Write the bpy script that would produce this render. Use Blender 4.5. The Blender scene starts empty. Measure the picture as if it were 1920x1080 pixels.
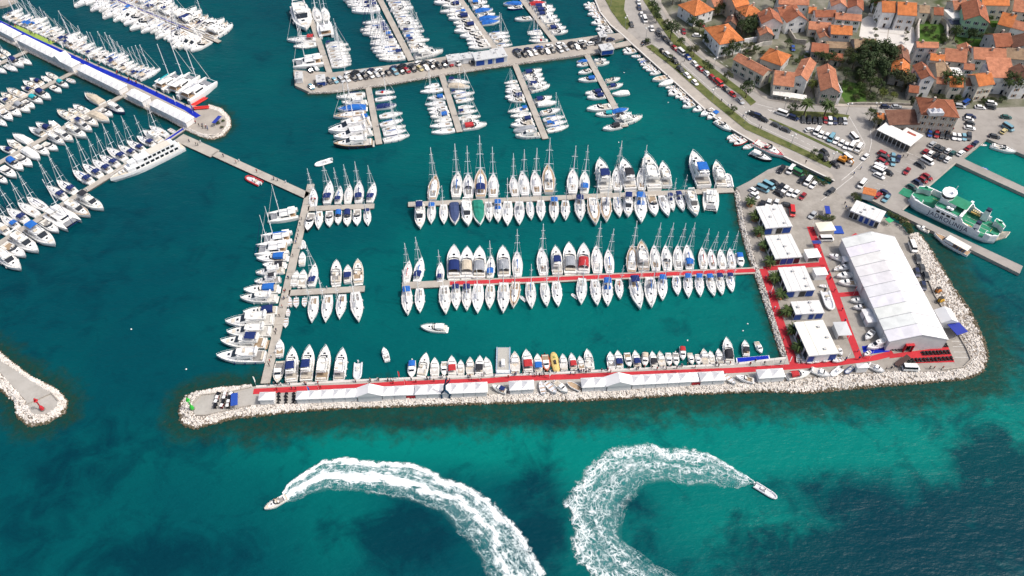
import bpy, math, random
import numpy as np
from mathutils import Vector, Matrix
from mathutils.geometry import tessellate_polygon

# ------------------------------------------------------------------ camera, sky, sun, exposure
SC = bpy.context.scene
COL = SC.collection
FPX, CAMH, PITCH = 1493.0, 200.0, math.radians(48.0)
cd = bpy.data.cameras.new('camera'); cam = bpy.data.objects.new('camera', cd); COL.objects.link(cam)
cd.sensor_width = 36.0; cd.lens = FPX / 1920.0 * 36.0; cd.clip_end = 8000.0; cd.clip_start = 1.0
cam.location = (0, 0, CAMH); cam.rotation_euler = (math.radians(90) - PITCH, 0, 0)
SC.camera = cam
SUN_EL, SUN_AZ = math.radians(56), math.radians(100)      # azimuth clockwise from +Y (away from the camera)
world = bpy.data.worlds.new('World'); SC.world = world; world.use_nodes = True
wn = world.node_tree.nodes; wl = world.node_tree.links
sky = wn.new('ShaderNodeTexSky'); sky.sky_type = 'NISHITA'; sky.sun_disc = False
sky.sun_elevation = SUN_EL; sky.sun_rotation = SUN_AZ; sky.air_density = 1.0; sky.dust_density = 6.0
wl.new(sky.outputs[0], wn['Background'].inputs[0]); wn['Background'].inputs[1].default_value = 0.15
sd = bpy.data.lights.new('sun', 'SUN'); sd.energy = 2.4; sd.angle = math.radians(3.0); sd.color = (1.0, 0.96, 0.9)
so = bpy.data.objects.new('sun', sd); COL.objects.link(so)
sdir = Vector((math.sin(SUN_AZ) * math.cos(SUN_EL), math.cos(SUN_AZ) * math.cos(SUN_EL), math.sin(SUN_EL)))
so.rotation_euler = sdir.to_track_quat('Z', 'Y').to_euler(); so.location = (0, 200, 150)
SC.view_settings.view_transform = 'Standard'; SC.view_settings.look = 'None'
SC.view_settings.exposure = 0.15; SC.view_settings.gamma = 1.0
SC.render.engine = 'CYCLES'
SC.cycles.max_bounces = 4; SC.cycles.diffuse_bounces = 2; SC.cycles.glossy_bounces = 2
SC.cycles.transparent_max_bounces = 6; SC.cycles.use_denoising = True
SC.cycles.caustics_reflective = False; SC.cycles.caustics_refractive = False

random.seed(7); np.random.seed(7)
SP, CP = math.sin(PITCH), math.cos(PITCH)
def G(u, v, z=0.0):
    """the point at height z seen at photo pixel (u, v)"""
    dx, dy = (u - 960.0) / FPX, (v - 540.0) / FPX
    t = (CAMH - z) / (SP + dy * CP)
    return Vector((dx * t, t * (CP - dy * SP), z))
LZ = 1.25                                                 # height of the quays above the water
def GP(pts, z=LZ): return [G(u, v, z) for u, v in pts]
def R(a): return math.radians(a)
def rnd(a, b): return random.uniform(a, b)

# ------------------------------------------------------------------ mesh building
class MB:
    def __init__(s): s.v = []; s.f = []; s.m = []
    def add(s, vs, fs, m=0):
        o = len(s.v); s.v += [tuple(p) for p in vs]
        for f in fs: s.f.append([i + o for i in f]); s.m.append(m)
        return s
    def box(s, x0, x1, y0, y1, z0, z1, m=0):
        return s.add([(x0,y0,z0),(x1,y0,z0),(x1,y1,z0),(x0,y1,z0),(x0,y0,z1),(x1,y0,z1),(x1,y1,z1),(x0,y1,z1)],
                     [(0,3,2,1),(4,5,6,7),(0,1,5,4),(1,2,6,5),(2,3,7,6),(3,0,4,7)], m)
    def taper(s, x0, x1, y0, y1, z0, z1, ix0, ix1, iy, m=0):
        """box whose top is drawn in by ix0 / ix1 at the two x ends and iy at both sides"""
        return s.add([(x0,y0,z0),(x1,y0,z0),(x1,y1,z0),(x0,y1,z0),(x0+ix0,y0+iy,z1),(x1-ix1,y0+iy,z1),(x1-ix1,y1-iy,z1),(x0+ix0,y1-iy,z1)],
                     [(0,3,2,1),(4,5,6,7),(0,1,5,4),(1,2,6,5),(2,3,7,6),(3,0,4,7)], m)
    def tube(s, p0, p1, r0, r1=None, n=6, m=0, caps=True):
        p0, p1 = Vector(p0), Vector(p1); r1 = r0 if r1 is None else r1
        d = (p1 - p0).normalized(); a = d.orthogonal().normalized(); b = d.cross(a)
        vs = []
        for p, r in ((p0, r0), (p1, r1)):
            for i in range(n):
                t = 2 * math.pi * i / n; vs.append(p + a * (r * math.cos(t)) + b * (r * math.sin(t)))
        fs = [(i, (i+1) % n, n + (i+1) % n, n + i) for i in range(n)]
        if caps: fs += [tuple(range(n-1, -1, -1)), tuple(range(n, 2*n))]
        return s.add(vs, fs, m)
    def path(s, pts, r, n=5, m=0):
        for a, b in zip(pts[:-1], pts[1:]): s.tube(a, b, r, r, n, m)
        return s
    def loft(s, secs, cap0=True, cap1=True, m=0, closed=True):
        k = len(secs[0]); vs = [p for c in secs for p in c]; fs = []
        for i in range(len(secs) - 1):
            for j in range(k if closed else k - 1):
                j2 = (j + 1) % k; fs.append((i*k+j, i*k+j2, (i+1)*k+j2, (i+1)*k+j))
        if cap0: fs.append(tuple(range(k-1, -1, -1)))
        if cap1: fs.append(tuple((len(secs)-1)*k + j for j in range(k)))
        return s.add(vs, fs, m)
    def prism(s, poly, z0, z1, m=0, top=True, bottom=False, side=None):
        """vertical sides round a flat polygon of any outline"""
        poly = [(p[0], p[1]) for p in poly]
        ar = sum(a[0]*b[1]-b[0]*a[1] for a, b in zip(poly, poly[1:]+poly[:1]))
        if ar < 0: poly = poly[::-1]
        n = len(poly)
        s.add([(x,y,z0) for x,y in poly] + [(x,y,z1) for x,y in poly], [(i,(i+1)%n,n+(i+1)%n,n+i) for i in range(n)], m if side is None else side)
        if top: s.flat(poly, z1, m)
        return s
    def flat(s, poly, z, m=0):
        vs = [Vector((p[0], p[1], z)) for p in poly]
        tri = tessellate_polygon([vs]); out = []
        for t in tri:
            a, b, c = (vs[i] for i in t)
            out.append(tuple(t) if (b-a).cross(c-a).z > 0 else (t[0], t[2], t[1]))
        return s.add(vs, out, m)
    def mesh(s, name, *mats, smooth=False):
        me = bpy.data.meshes.new(name); me.from_pydata(s.v, [], s.f)
        for m in mats: me.materials.append(m)
        if len(mats) > 1: me.polygons.foreach_set('material_index', s.m)
        if smooth: me.polygons.foreach_set('use_smooth', [True] * len(me.polygons))
        me.update(); return me
    def build(s, name, *mats, parent=None, color=None, smooth=False): return obj(name, s.mesh(name, *mats, smooth=smooth), parent, color)

def obj(name, me, parent=None, color=None, loc=None, rz=None, sc=None):
    o = bpy.data.objects.new(name, me); COL.objects.link(o)
    if parent is not None: o.parent = parent
    if color is not None: o.color = (color[0], color[1], color[2], 1.0)
    if loc is not None: o.location = loc
    if rz is not None: o.rotation_euler = (0, 0, rz)
    if sc is not None: o.scale = sc
    return o
def tag(o, label=None, cat=None, group=None, kind=None):
    if label: o['label'] = label
    if cat: o['category'] = cat
    if group: o['group'] = group
    if kind: o['kind'] = kind
    return o
def empty(name, loc=(0,0,0), rz=0.0, label=None, cat=None, group=None, sc=None):
    o = obj(name, None, None, None, loc, rz, sc); o.empty_display_size = 0.5
    return tag(o, label, cat, group)
def struct(name, mb, *mats): return tag(mb.build(name, *mats), kind='structure')

ORD = ('first second third fourth fifth sixth seventh eighth ninth tenth eleventh twelfth thirteenth fourteenth fifteenth sixteenth '
       'seventeenth eighteenth nineteenth twentieth twenty-first twenty-second twenty-third twenty-fourth twenty-fifth twenty-sixth '
       'twenty-seventh twenty-eighth twenty-ninth thirtieth thirty-first thirty-second thirty-third thirty-fourth thirty-fifth').split()

# ------------------------------------------------------------------ materials
MATS = {}
def nodes(name, rough=0.6, spec=0.4, metal=0.0):
    m = bpy.data.materials.new(name); m.use_nodes = True
    nt = m.node_tree; b = nt.nodes['Principled BSDF']
    b.inputs['Roughness'].default_value = rough; b.inputs['Metallic'].default_value = metal
    b.inputs['Specular IOR Level'].default_value = spec
    MATS[name] = m
    return m, nt, b
def nd(nt, t, **kw):
    n = nt.nodes.new('ShaderNode' + t)
    for k, v in kw.items():
        if k in n.inputs: n.inputs[k].default_value = v
        else: setattr(n, k, v)
    return n
def mixc(nt, fac, a, b, mode='MIX'):
    n = nt.nodes.new('ShaderNodeMix'); n.data_type = 'RGBA'; n.blend_type = mode
    for sock, val in ((n.inputs[0], fac), (n.inputs[6], a), (n.inputs[7], b)):
        if isinstance(val, bpy.types.NodeSocket): nt.links.new(val, sock)
        elif isinstance(val, (int, float)): sock.default_value = val
        else: sock.default_value = (val[0], val[1], val[2], 1)
    return n.outputs[2]
def ramp(nt, src, lo, hi, a=0.0, b=1.0):
    n = nt.nodes.new('ShaderNodeMapRange'); n.inputs[1].default_value = lo; n.inputs[2].default_value = hi
    n.inputs[3].default_value = a; n.inputs[4].default_value = b; nt.links.new(src, n.inputs[0]); return n.outputs[0]
def math_(nt, op, a, b=0.0):
    n = nt.nodes.new('ShaderNodeMath'); n.operation = op
    for s, v in ((n.inputs[0], a), (n.inputs[1], b)):
        if isinstance(v, bpy.types.NodeSocket): nt.links.new(v, s)
        else: s.default_value = v
    return n.outputs[0]
def noise(nt, scale, detail=3.0, rough=0.55, co='Object', vec=None, dist=0.0):
    n = nd(nt, 'TexNoise', Scale=scale, Detail=detail, Roughness=rough, Distortion=dist)
    if vec is None: vec = nd(nt, 'TexCoord').outputs[co]
    nt.links.new(vec, n.inputs['Vector']); return n.outputs['Fac']
def bump(nt, b, h, strength=0.3, dist=0.1):
    n = nd(nt, 'Bump', Strength=strength, Distance=dist); nt.links.new(h, n.inputs['Height']); nt.links.new(n.outputs[0], b.inputs['Normal'])
def tinted(name, rough, spec=0.4, var=0.12, scale=1.5, metal=0.0, bmp=0.0, bscale=6.0):
    """paint, canvas, plaster ...: the object's own colour, a little uneven"""
    m, nt, b = nodes(name, rough, spec, metal)
    oc = nd(nt, 'ObjectInfo').outputs['Color']
    f = noise(nt, scale, 4.0, 0.6)
    dark = mixc(nt, 1.0, oc, (1 - var * 2.2,) * 3, 'MULTIPLY')
    nt.links.new(mixc(nt, ramp(nt, f, 0.42, 0.75), oc, dark), b.inputs['Base Color'])
    if bmp: bump(nt, b, noise(nt, bscale, 3.0), bmp, 0.05)
    return m
def plain(name, c1, c2, scale, rough, spec=0.3, bmp=0.0, bscale=None, co='Object', detail=5.0, lo=0.35, hi=0.7):
    m, nt, b = nodes(name, rough, spec)
    f = noise(nt, scale, detail, 0.6, co)
    c = mixc(nt, ramp(nt, f, lo, hi), c1, c2); g = noise(nt, scale * 5.3, 4.0, 0.7, co)
    nt.links.new(mixc(nt, ramp(nt, g, 0.5, 0.8, 0, 0.55), c, mixc(nt, 1.0, c, (0.66, 0.66, 0.67), 'MULTIPLY')), b.inputs['Base Color'])
    if bmp: bump(nt, b, noise(nt, bscale or scale * 4, 3.0, 0.6, co), bmp, 0.1)
    return m
gel = tinted('gelcoat', 0.32, 0.5, 0.05, 0.7)
canvas = tinted('canvas', 0.85, 0.2, 0.14, 1.2, bmp=0.35, bscale=3.0)
paint = tinted('car_paint', 0.3, 0.55, 0.05, 1.5)
plaster = tinted('plaster', 0.9, 0.2, 0.14, 0.45, bmp=0.2, bscale=4.0)
fabric = tinted('tent_fabric', 0.65, 0.3, 0.08, 0.35, bmp=0.5, bscale=0.7)
plastic = tinted('plastic', 0.5, 0.4, 0.08, 2.0)
metal = tinted('painted_metal', 0.4, 0.5, 0.08, 2.0)
alu, _nt, _b = nodes('mast_alloy', 0.4, 0.5, 0.0); _b.inputs['Base Color'].default_value = (0.84, 0.85, 0.86, 1)
rubber, _nt, _b = nodes('rubber', 0.8, 0.2); _b.inputs['Base Color'].default_value = (0.02, 0.02, 0.022, 1)
glass, _nt, _b = nodes('dark_glass', 0.08, 0.6); _b.inputs['Base Color'].default_value = (0.012, 0.018, 0.026, 1)
teak = plain('teak', (0.33, 0.21, 0.12), (0.46, 0.33, 0.21), 2.5, 0.75)
# ------------------------------------------------------------------ sea
HEAD_OUT = [(472,722),(452,724),(415,726),(371,734),(352,740),(341,753),(335,768),(337,788),(344,798),(365,805),(384,799),(440,785),(477,781)]
HEAD_IN  = [(474,725),(458,729),(437,733),(400,737),(377,740),(366,746),(361,757),(362,770),(367,780),(385,780),(400,775),(438,765),(471,760)]
SOUTH_OUT = [(477,781),(560,772),(655,766),(805,761),(960,756),(1085,752),(1185,747),(1285,740),(1435,735),(1515,737),(1640,726),(1740,718),(1815,711),(1844,697),(1853,668),(1846,640),(1832,607),(1815,575),(1790,543),(1765,500),(1742,462),(1722,436)]
SOUTH_IN  = [(471,760),(555,756),(665,750),(800,744),(960,737),(1095,733),(1200,727),(1310,721),(1440,716),(1522,706),(1652,696),(1720,697),(1765,696),(1806,690),(1821,675),(1813,654),(1803,632),(1791,615),(1771,580),(1752,552),(1727,500),(1704,440)]
BASIN_OUT = [(1376,358),(1385,422),(1400,477),(1424,545),(1440,595),(1463,668)]
BASIN_IN  = [(1386,357),(1398,422),(1413,476),(1437,545),(1453,595),(1476,668)]
LEFT_OUT = [(-40,640),(0,660),(32,687),(60,707),(107,730),(127,752),(122,775),(87,795),(55,800),(32,782),(30,757),(0,731),(-40,712)]
LEFT_IN  = [(-40,662),(0,677),(25,691),(60,715),(97,737),(109,750),(107,762),(92,774),(70,779),(54,774),(49,752),(0,698),(-40,684)]
PIERA_OUT = [(0,73),(55,100),(140,141),(235,186),(240,190),(320,228),(352,247),(375,257),(397,263),(421,256),(434,238),(432,220),(415,203),(392,196)]
PIERA_IN  = [(-2,67),(57,94),(142,135),(237,180),(243,184),(322,222),(355,240),(377,250),(397,254),(414,249),(424,236),(423,222),(410,209),(390,202)]
CARS_OUT = [(577,177),(620,176),(730,161),(830,143),(960,124),(1057,111),(1106,104),(1142,99),(1155,90),(1153,81)]
CARS_IN  = [(579,172),(620,171),(730,156),(830,138),(960,119),(1057,107),(1106,100),(1139,95),(1150,88),(1150,81)]
ROCKS = [('rubble_mound_head', HEAD_OUT, HEAD_IN, 1.0), ('rubble_mound_seaward', SOUTH_OUT, SOUTH_IN, 1.0), ('rubble_mound_basin', BASIN_OUT, BASIN_IN, 0.8),
         ('rubble_mound_entrance', LEFT_OUT, LEFT_IN, 1.0), ('rubble_mound_pier', PIERA_OUT, PIERA_IN, 0.65), ('rubble_mound_car_pier', CARS_OUT, CARS_IN, 0.6)]

def field(nx, ny, blobs):
    a = np.zeros_like(nx)
    for u, v, ru, rv, s in blobs:
        c = G(u, v); rx = (G(u + ru, v) - c).length; ry = (G(u, v - rv) - c).length
        a = a + s * np.exp(-(((nx - c.x) / rx) ** 2 + ((ny - c.y) / ry) ** 2))
    return a
def make_sea():
    x0, x1, y0, y1, st = -340.0, 340.0, 45.0, 440.0, 1.3
    xs = np.arange(x0, x1 + st, st); ys = np.arange(y0, y1 + st, st)
    X, Y = np.meshgrid(xs, ys); nx, ny = X.ravel(), Y.ravel()
    def dist(polys):
        d = np.full(nx.shape, 1e9)
        for pl in polys:
            w = GP(pl, 0.0)
            for a, b in zip(w[:-1], w[1:]):
                ex, ey = b.x - a.x, b.y - a.y; L2 = ex * ex + ey * ey + 1e-9
                t = np.clip(((nx - a.x) * ex + (ny - a.y) * ey) / L2, 0, 1)
                d = np.minimum(d, np.hypot(nx - a.x - t * ex, ny - a.y - t * ey))
        return d
    dw = dist([SOUTH_OUT]); dn = dist([HEAD_OUT, LEFT_OUT]); dq = dist([PIERA_OUT, BASIN_OUT, CARS_OUT])
    shelf = np.maximum(np.clip(1.25 - dw / 13.0, 0, 1), np.maximum(np.clip(1.15 - dn / 8.0, 0, 1), 0.85 * np.clip(1.1 - dq / 4.5, 0, 1)))
    sand = field(nx, ny, [(1150,815,520,60,.9),(1500,820,300,60,.7),(1840,740,150,170,.8),(1700,860,200,60,.35),(1350,980,170,110,.75),(820,840,300,60,.5),(640,1000,110,120,.38),(1100,960,80,160,.5),
                          (1090,620,420,130,.42),(820,480,320,200,.22),(1300,420,300,200,.25),(1250,200,200,160,.25),(900,260,260,120,.2),(1860,380,120,70,.85),(1900,310,80,60,.8),
                          (400,900,260,100,.22),(500,200,140,120,.12),(1690,560,400,60,.2),(1490,1010,90,60,.5)])
    weed = field(nx, ny, [(1760,1025,250,75,.8),(1600,930,100,45,.5),(1885,890,80,110,.85),(1770,925,80,40,.5),(750,1000,95,65,1.0),(290,1050,160,60,.7),(120,880,150,60,.5),
                          (1010,890,45,60,.55),(1010,1010,60,80,.9),(1200,960,50,45,.5),(1395,1000,40,50,.3),(1880,600,70,60,.6),(40,480,260,120,.35),(60,1000,120,80,.3),(1560,1060,200,60,.8),
                          (400,830,160,25,.45),(930,790,600,14,.5)])
    V = np.stack([nx, ny, np.zeros_like(nx)], 1); W, H = len(xs), len(ys)
    idx = np.arange(W * H).reshape(H, W)
    F = np.stack([idx[:-1, :-1], idx[:-1, 1:], idx[1:, 1:], idx[1:, :-1]], -1).reshape(-1, 4).tolist()
    n = len(V); B = 4000.0; X1, Y1 = xs[-1], ys[-1]
    ext = np.array([(-B,-B,0),(B,-B,0),(B,B,0),(-B,B,0)]); V = np.vstack([V, ext])
    c = [idx[0,0], idx[0,-1], idx[-1,-1], idx[-1,0]]
    F += [[n, n+1, int(c[1]), int(c[0])], [n+1, n+2, int(c[2]), int(c[1])], [n+2, n+3, int(c[3]), int(c[2])], [n+3, n, int(c[0]), int(c[3])]]
    me = bpy.data.meshes.new('sea'); me.from_pydata(V.tolist(), [], F)
    chop = field(nx, ny, [(1750,960,260,110,1.0),(1640,870,200,40,.5),(1880,420,90,60,.7),(1900,620,80,80,.6),(400,1000,120,60,.3)])
    for nm, a in (('sand', sand), ('weed', weed), ('shelf', shelf), ('chop', chop)):
        at = me.attributes.new(nm, 'FLOAT', 'POINT'); at.data.foreach_set('value', np.concatenate([a, np.zeros(4)]).astype(np.float32))
    m, nt, b = nodes('sea_water', 0.3, 0.1); b.inputs['IOR'].default_value = 1.33
    A = lambda nm: nd(nt, 'Attribute', attribute_name=nm).outputs['Fac']
    co = nd(nt, 'TexCoord').outputs['Object']
    big = noise(nt, 0.02, 4.0, 0.6, vec=co); mid = noise(nt, 0.09, 5.0, 0.65, vec=co, dist=0.6)
    deep, tur, dark, rock, weedc = (0.0005, 0.049, 0.065), (0.0006, 0.150, 0.130), (0.0005, 0.026, 0.042), (0.020, 0.034, 0.020), (0.003, 0.042, 0.036)
    s = math_(nt, 'ADD', A('sand'), ramp(nt, big, 0.3, 0.7, -0.14, 0.16))
    c1 = mixc(nt, ramp(nt, s, 0.0, 1.0), deep, tur)
    w = math_(nt, 'MULTIPLY', ramp(nt, math_(nt, 'ADD', A('weed'), ramp(nt, mid, 0.25, 0.75, -0.55, 0.55)), 0.12, 0.7), 0.85)
    c2 = mixc(nt, w, c1, dark)
    fine = noise(nt, 0.6, 5.0, 0.75, vec=co)
    stones = mixc(nt, ramp(nt, fine, 0.4, 0.66), weedc, rock)
    stones = mixc(nt, ramp(nt, fine, 0.62, 0.78), stones, (0.085, 0.10, 0.062))
    sh = ramp(nt, math_(nt, 'ADD', A('shelf'), ramp(nt, noise(nt, 0.22, 4.0, 0.65, vec=co), 0.3, 0.7, -0.35, 0.25)), 0.25, 0.85, 0.0, 0.9)
    mp = nd(nt, 'Mapping'); mp.inputs['Rotation'].default_value = (0, 0, R(28)); mp.inputs['Scale'].default_value = (0.45, 1.0, 1.0)
    nt.links.new(co, mp.inputs['Vector'])
    h = math_(nt, 'ADD', noise(nt, 0.42, 4.0, 0.62, vec=mp.outputs[0]), math_(nt, 'MULTIPLY', noise(nt, 0.11, 2.0, 0.5, vec=mp.outputs[0]), 1.6))
    h = math_(nt, 'ADD', h, math_(nt, 'MULTIPLY', noise(nt, 1.1, 3.0, 0.6, vec=mp.outputs[0]), 0.45))
    bump(nt, b, h, 0.6, 0.7)
    mp2 = nd(nt, 'Mapping'); mp2.inputs['Rotation'].default_value = (0, 0, R(20)); mp2.inputs['Scale'].default_value = (0.35, 1.0, 1.0); nt.links.new(co, mp2.inputs['Vector'])
    caps = math_(nt, 'MULTIPLY', ramp(nt, noise(nt, 0.55, 5.0, 0.7, vec=mp2.outputs[0], dist=0.5), 0.67, 0.76), ramp(nt, math_(nt, 'ADD', A('chop'), ramp(nt, noise(nt, 0.05, 2.0, 0.5, vec=co), 0.4, 0.7, -0.6, 0.3)), 0.3, 0.8, 0.0, 0.14))
    nt.links.new(mixc(nt, caps, mixc(nt, sh, c2, stones), (0.34, 0.42, 0.44)), b.inputs['Base Color'])
    me.materials.append(m)
    o = obj('sea', me); tag(o, kind='structure')
make_sea()

# ------------------------------------------------------------------ land
concrete = plain('quay_concrete', (0.40, 0.365, 0.32), (0.30, 0.275, 0.245), 0.12, 0.92, 0.2, 0.25, 1.5)
tarmac = plain('worn_tarmac', (0.33, 0.31, 0.285), (0.25, 0.232, 0.212), 0.09, 0.92, 0.2, 0.2, 2.0)
asphalt = plain('asphalt', (0.29, 0.275, 0.255), (0.35, 0.33, 0.305), 0.15, 0.92, 0.2, 0.2, 2.0)
yard = plain('yard_gravel', (0.34, 0.318, 0.285), (0.245, 0.226, 0.20), 0.25, 0.95, 0.2, 0.3, 1.2)
pale = plain('pale_concrete', (0.40, 0.385, 0.355), (0.33, 0.315, 0.285), 0.2, 0.9, 0.2, 0.2, 1.5)
paving = plain('pale_paving', (0.60, 0.58, 0.55), (0.52, 0.50, 0.47), 0.3, 0.85, 0.25, 0.2, 1.0)
soil = plain('garden_soil', (0.06, 0.078, 0.032), (0.25, 0.235, 0.20), 0.11, 0.95, 0.1, 0.4, 0.6)
turf = plain('turf', (0.065, 0.09, 0.025), (0.15, 0.155, 0.06), 0.35, 0.95, 0.15, 0.5, 3.0)
lawn_m = plain('lawn_grass', (0.04, 0.10, 0.016), (0.08, 0.135, 0.03), 0.5, 0.95, 0.15, 0.4, 3.0)
white_line = plain('line_paint', (0.70, 0.69, 0.66), (0.45, 0.44, 0.42), 0.8, 0.8)
yellow_line = plain('yellow_paint', (0.62, 0.46, 0.10), (0.5, 0.4, 0.15), 0.8, 0.8)
red_felt = plain('red_felt', (0.50, 0.042, 0.052), (0.40, 0.036, 0.045), 0.22, 0.95, 0.1, 0.3, 2.0)
blue_felt = plain('blue_felt', (0.010, 0.030, 0.40), (0.008, 0.022, 0.30), 0.5, 0.95, 0.1, 0.3, 2.0)
green_felt = plain('green_felt', (0.30, 0.40, 0.09), (0.22, 0.32, 0.07), 0.8, 0.95, 0.1, 0.3, 2.0)

PROM = [(1060,-500),(1110,-90),(1113,-40),(1116,0),(1125,22),(1145,47),(1167,65),(1185,82),(1250,140),(1335,217),(1374,243),(1415,267),(1470,293),(1515,315),(1565,339)]
MAIN = PROM + [(1556,346),(1480,312),(1466,309),(1440,318),(1406,339),(1380,352)] + BASIN_IN + [(1375,682),(1115,695),(960,702),(755,709),(660,713),(480,724)] + HEAD_IN[:-1] + SOUTH_IN + \
       [(1690,422),(1655,404),(1614,389),(1600,364),(1606,361),(1680,399),(1912,513),(1918,499),(1692,394),(1746,345),(1792,305),(1960,382),(1960,369),(1806,297),(1851,260),(1960,308),(2300,470),(2900,470),(2900,-500)]
mb = MB(); mb.prism(GP(MAIN), -1.5, LZ, 0, side=1)
struct('quay_ground', mb, tarmac, concrete)
PIERA = [(-60,12),(0,38),(62,66),(175,118),(265,156),(350,196),(390,202)] + [(410,209),(423,222),(424,236),(414,249),(397,254),(377,250),(355,240),(322,222),(243,184),(142,135),(57,94),(-2,67),(-60,38)]
mb = MB(); mb.prism(GP(PIERA), -1.5, LZ, 0); struct('exhibition_pier_ground', mb, concrete)
PIERC = [(550,131),(622,136),(755,119),(840,105),(960,88),(1036,78),(1115,67),(1175,60),(1180,68),(1152,76)] + CARS_IN[::-1] + [(553,160)]
mb = MB(); mb.prism(GP(PIERC), -1.5, LZ, 0); struct('car_pier_ground', mb, concrete)
mb = MB(); mb.prism(GP([(1150,82),(1187,74),(1192,82),(1152,90)]), LZ - 0.6, LZ - 0.02, 0); struct('car_pier_bridge', mb, concrete)
mb = MB(); mb.prism(GP(LEFT_IN), -1.5, LZ, 0); struct('entrance_mole_ground', mb, pale)
mb = MB(); mb.prism(GP([(-60,-40),(34,-40),(30,0),(10,10),(-60,22)]), -1.5, LZ, 0); struct('corner_pier_ground', mb, concrete)

LAY = [0]
def sheet(name, pts, m, z=None):
    if z is None: LAY[0] += 1; z = LZ + 0.006 + 0.004 * (LAY[0] % 12)
    mb = MB(); mb.flat(GP(pts, z), z); return struct(name, mb, m)
def strip_pts(pts, half, z=LZ):
    """a band of constant width (metres) along photo points"""
    w = GP(pts, z); L, Rr = [], []
    for i, p in enumerate(w):
        d = (w[min(i+1, len(w)-1)] - w[max(i-1, 0)]); d.z = 0; d.normalize(); n = Vector((-d.y, d.x, 0))
        L.append(p + n * half); Rr.append(p - n * half)
    return L, Rr
def band(name, pts, width, m, z, h=None):
    L, Rr = strip_pts(pts, width / 2, z); mb = MB(); n = len(L)
    if h is None:
        mb.add([(p.x,p.y,z) for p in L + Rr], [(n+i, n+i+1, i+1, i) for i in range(n-1)])
    else:
        mb.loft([[(r.x,r.y,z),(r.x,r.y,z+h),(l.x,l.y,z+h),(l.x,l.y,z)] for l, r in zip(L, Rr)])
    return mb.build(name, m)
def sband(*a, **k): return tag(band(*a, **k), kind='structure')

# breakwater top, boatyard, town
sheet('breakwater_paving', [(474,725),(437,733),(400,737),(377,740),(366,746),(361,757),(362,770),(367,780),(385,780),(438,765),(471,760),(665,750),(960,737),(1310,721),(1440,716),(1522,706),(1476,668),(1375,682),(960,702),(755,709),(480,724)], pale, LZ + 0.004)
sheet('boatyard_ground', [(1476,668),(1453,595),(1413,476),(1390,380),(1425,330),(1470,318),(1560,356),(1595,380),(1614,395),(1660,410),(1704,442),(1752,552),(1803,632),(1821,675),(1806,690),(1765,696),(1652,696),(1522,706)], yard, LZ + 0.004)
sheet('town_ground', [(1200,-500),(1236,-90),(1240,5),(1272,55),(1318,98),(1362,127),(1412,162),(1442,180),(1500,190),(1560,194),(1722,199),(1760,205),(1800,205),(1920,200),(2400,200),(2900,300),(2900,-500)], soil, LZ + 0.008)
sheet('avenue', [(1172,-90),(1172,0),(1170,20),(1183,48),(1205,74),(1222,82),(1272,117),(1345,182),(1405,231),(1487,269),(1562,304),(1590,322),(1625,345),(1650,330),(1610,290),(1625,270),(1640,235),(1620,205),(1560,205),(1500,200),(1440,188),(1408,168),(1357,132),(1313,103),(1263,58),(1234,2),(1225,-90)], asphalt, LZ + 0.012)
sheet('side_street', [(1500,196),(1560,200),(1725,203),(1728,213),(1660,215),(1640,212),(1500,206)], asphalt, LZ + 0.02)
sheet('promenade', PROM + [(1560,326),(1480,282),(1397,244),(1332,191),(1260,127),(1211,88),(1186,66),(1160,44),(1144,22),(1134,0),(1130,-90),(1090,-500)], concrete, LZ + 0.016)
sheet('house_pavement', [(1236,-90),(1240,5),(1272,55),(1318,98),(1362,127),(1412,162),(1442,180),(1500,190),(1560,194),(1722,199),(1722,203),(1560,199),(1500,195),(1438,187),(1408,168),(1357,132),(1313,103),(1263,58),(1234,2),(1226,-90)], concrete, LZ + 0.12)
sheet('plaza', [(1616,36),(1627,30),(1672,40),(1713,51),(1718,80),(1705,110),(1691,88),(1656,91),(1645,76),(1611,68)], paving, LZ + 0.03)
sheet('lawn', [(1719,78),(1719,55),(1722,42),(1735,40),(1755,40),(1770,48),(1771,82)], lawn_m, LZ + 0.03)
sheet('town_alley', [(1499,130),(1512,100),(1505,85),(1518,78),(1524,100),(1520,140),(1524,190),(1540,196),(1522,196),(1512,185)], tarmac, LZ + 0.026)
sheet('town_lane', [(1768,52),(1775,20),(1790,-20),(1802,-20),(1788,30),(1784,60),(1774,80)], tarmac, LZ + 0.026)
sheet('garden_lawn', [(1580,150),(1620,160),(1625,190),(1585,192),(1578,180)], lawn_m, LZ + 0.026)
sheet('yard_lawn', [(1790,62),(1848,70),(1870,78),(1868,88),(1800,86),(1790,78)], lawn_m, LZ + 0.026)
sheet('hill_garden', [(1850,20),(1890,26),(1880,48),(1860,52),(1852,40)], lawn_m, LZ + 0.03)
for i, (nm, pts) in enumerate((('verge', [(1133,-90),(1172,-90),(1172,0),(1170,18),(1183,46),(1176,56),(1165,46),(1147,22),(1135,0)]),
                ('verge', [(1211,87),(1260,125),(1332,189),(1397,242),(1480,279),(1557,315),(1563,306),(1487,270),(1405,232),(1345,183),(1272,118),(1222,83)]),
                ('median', [(1204,-60),(1206,0),(1222,25),(1245,58),(1262,82),(1303,115),(1340,144),(1388,178),(1408,198),(1418,191),(1394,170),(1352,138),(1325,118),(1285,85),(1252,50),(1228,14),(1218,0),(1215,-60)]),
                ('median', [(1441,223),(1482,243),(1550,275),(1582,290),(1586,288),(1552,271),(1484,239),(1445,222)]),
                ('palm_verge', [(1479,212),(1481,207),(1560,211),(1593,216),(1588,224),(1490,220)]))):
    mb = MB(); mb.prism(GP(pts, LZ + 0.13), LZ, LZ + 0.13 + 0.002 * i, 0, side=1); struct(nm, mb, turf, concrete)
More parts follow.
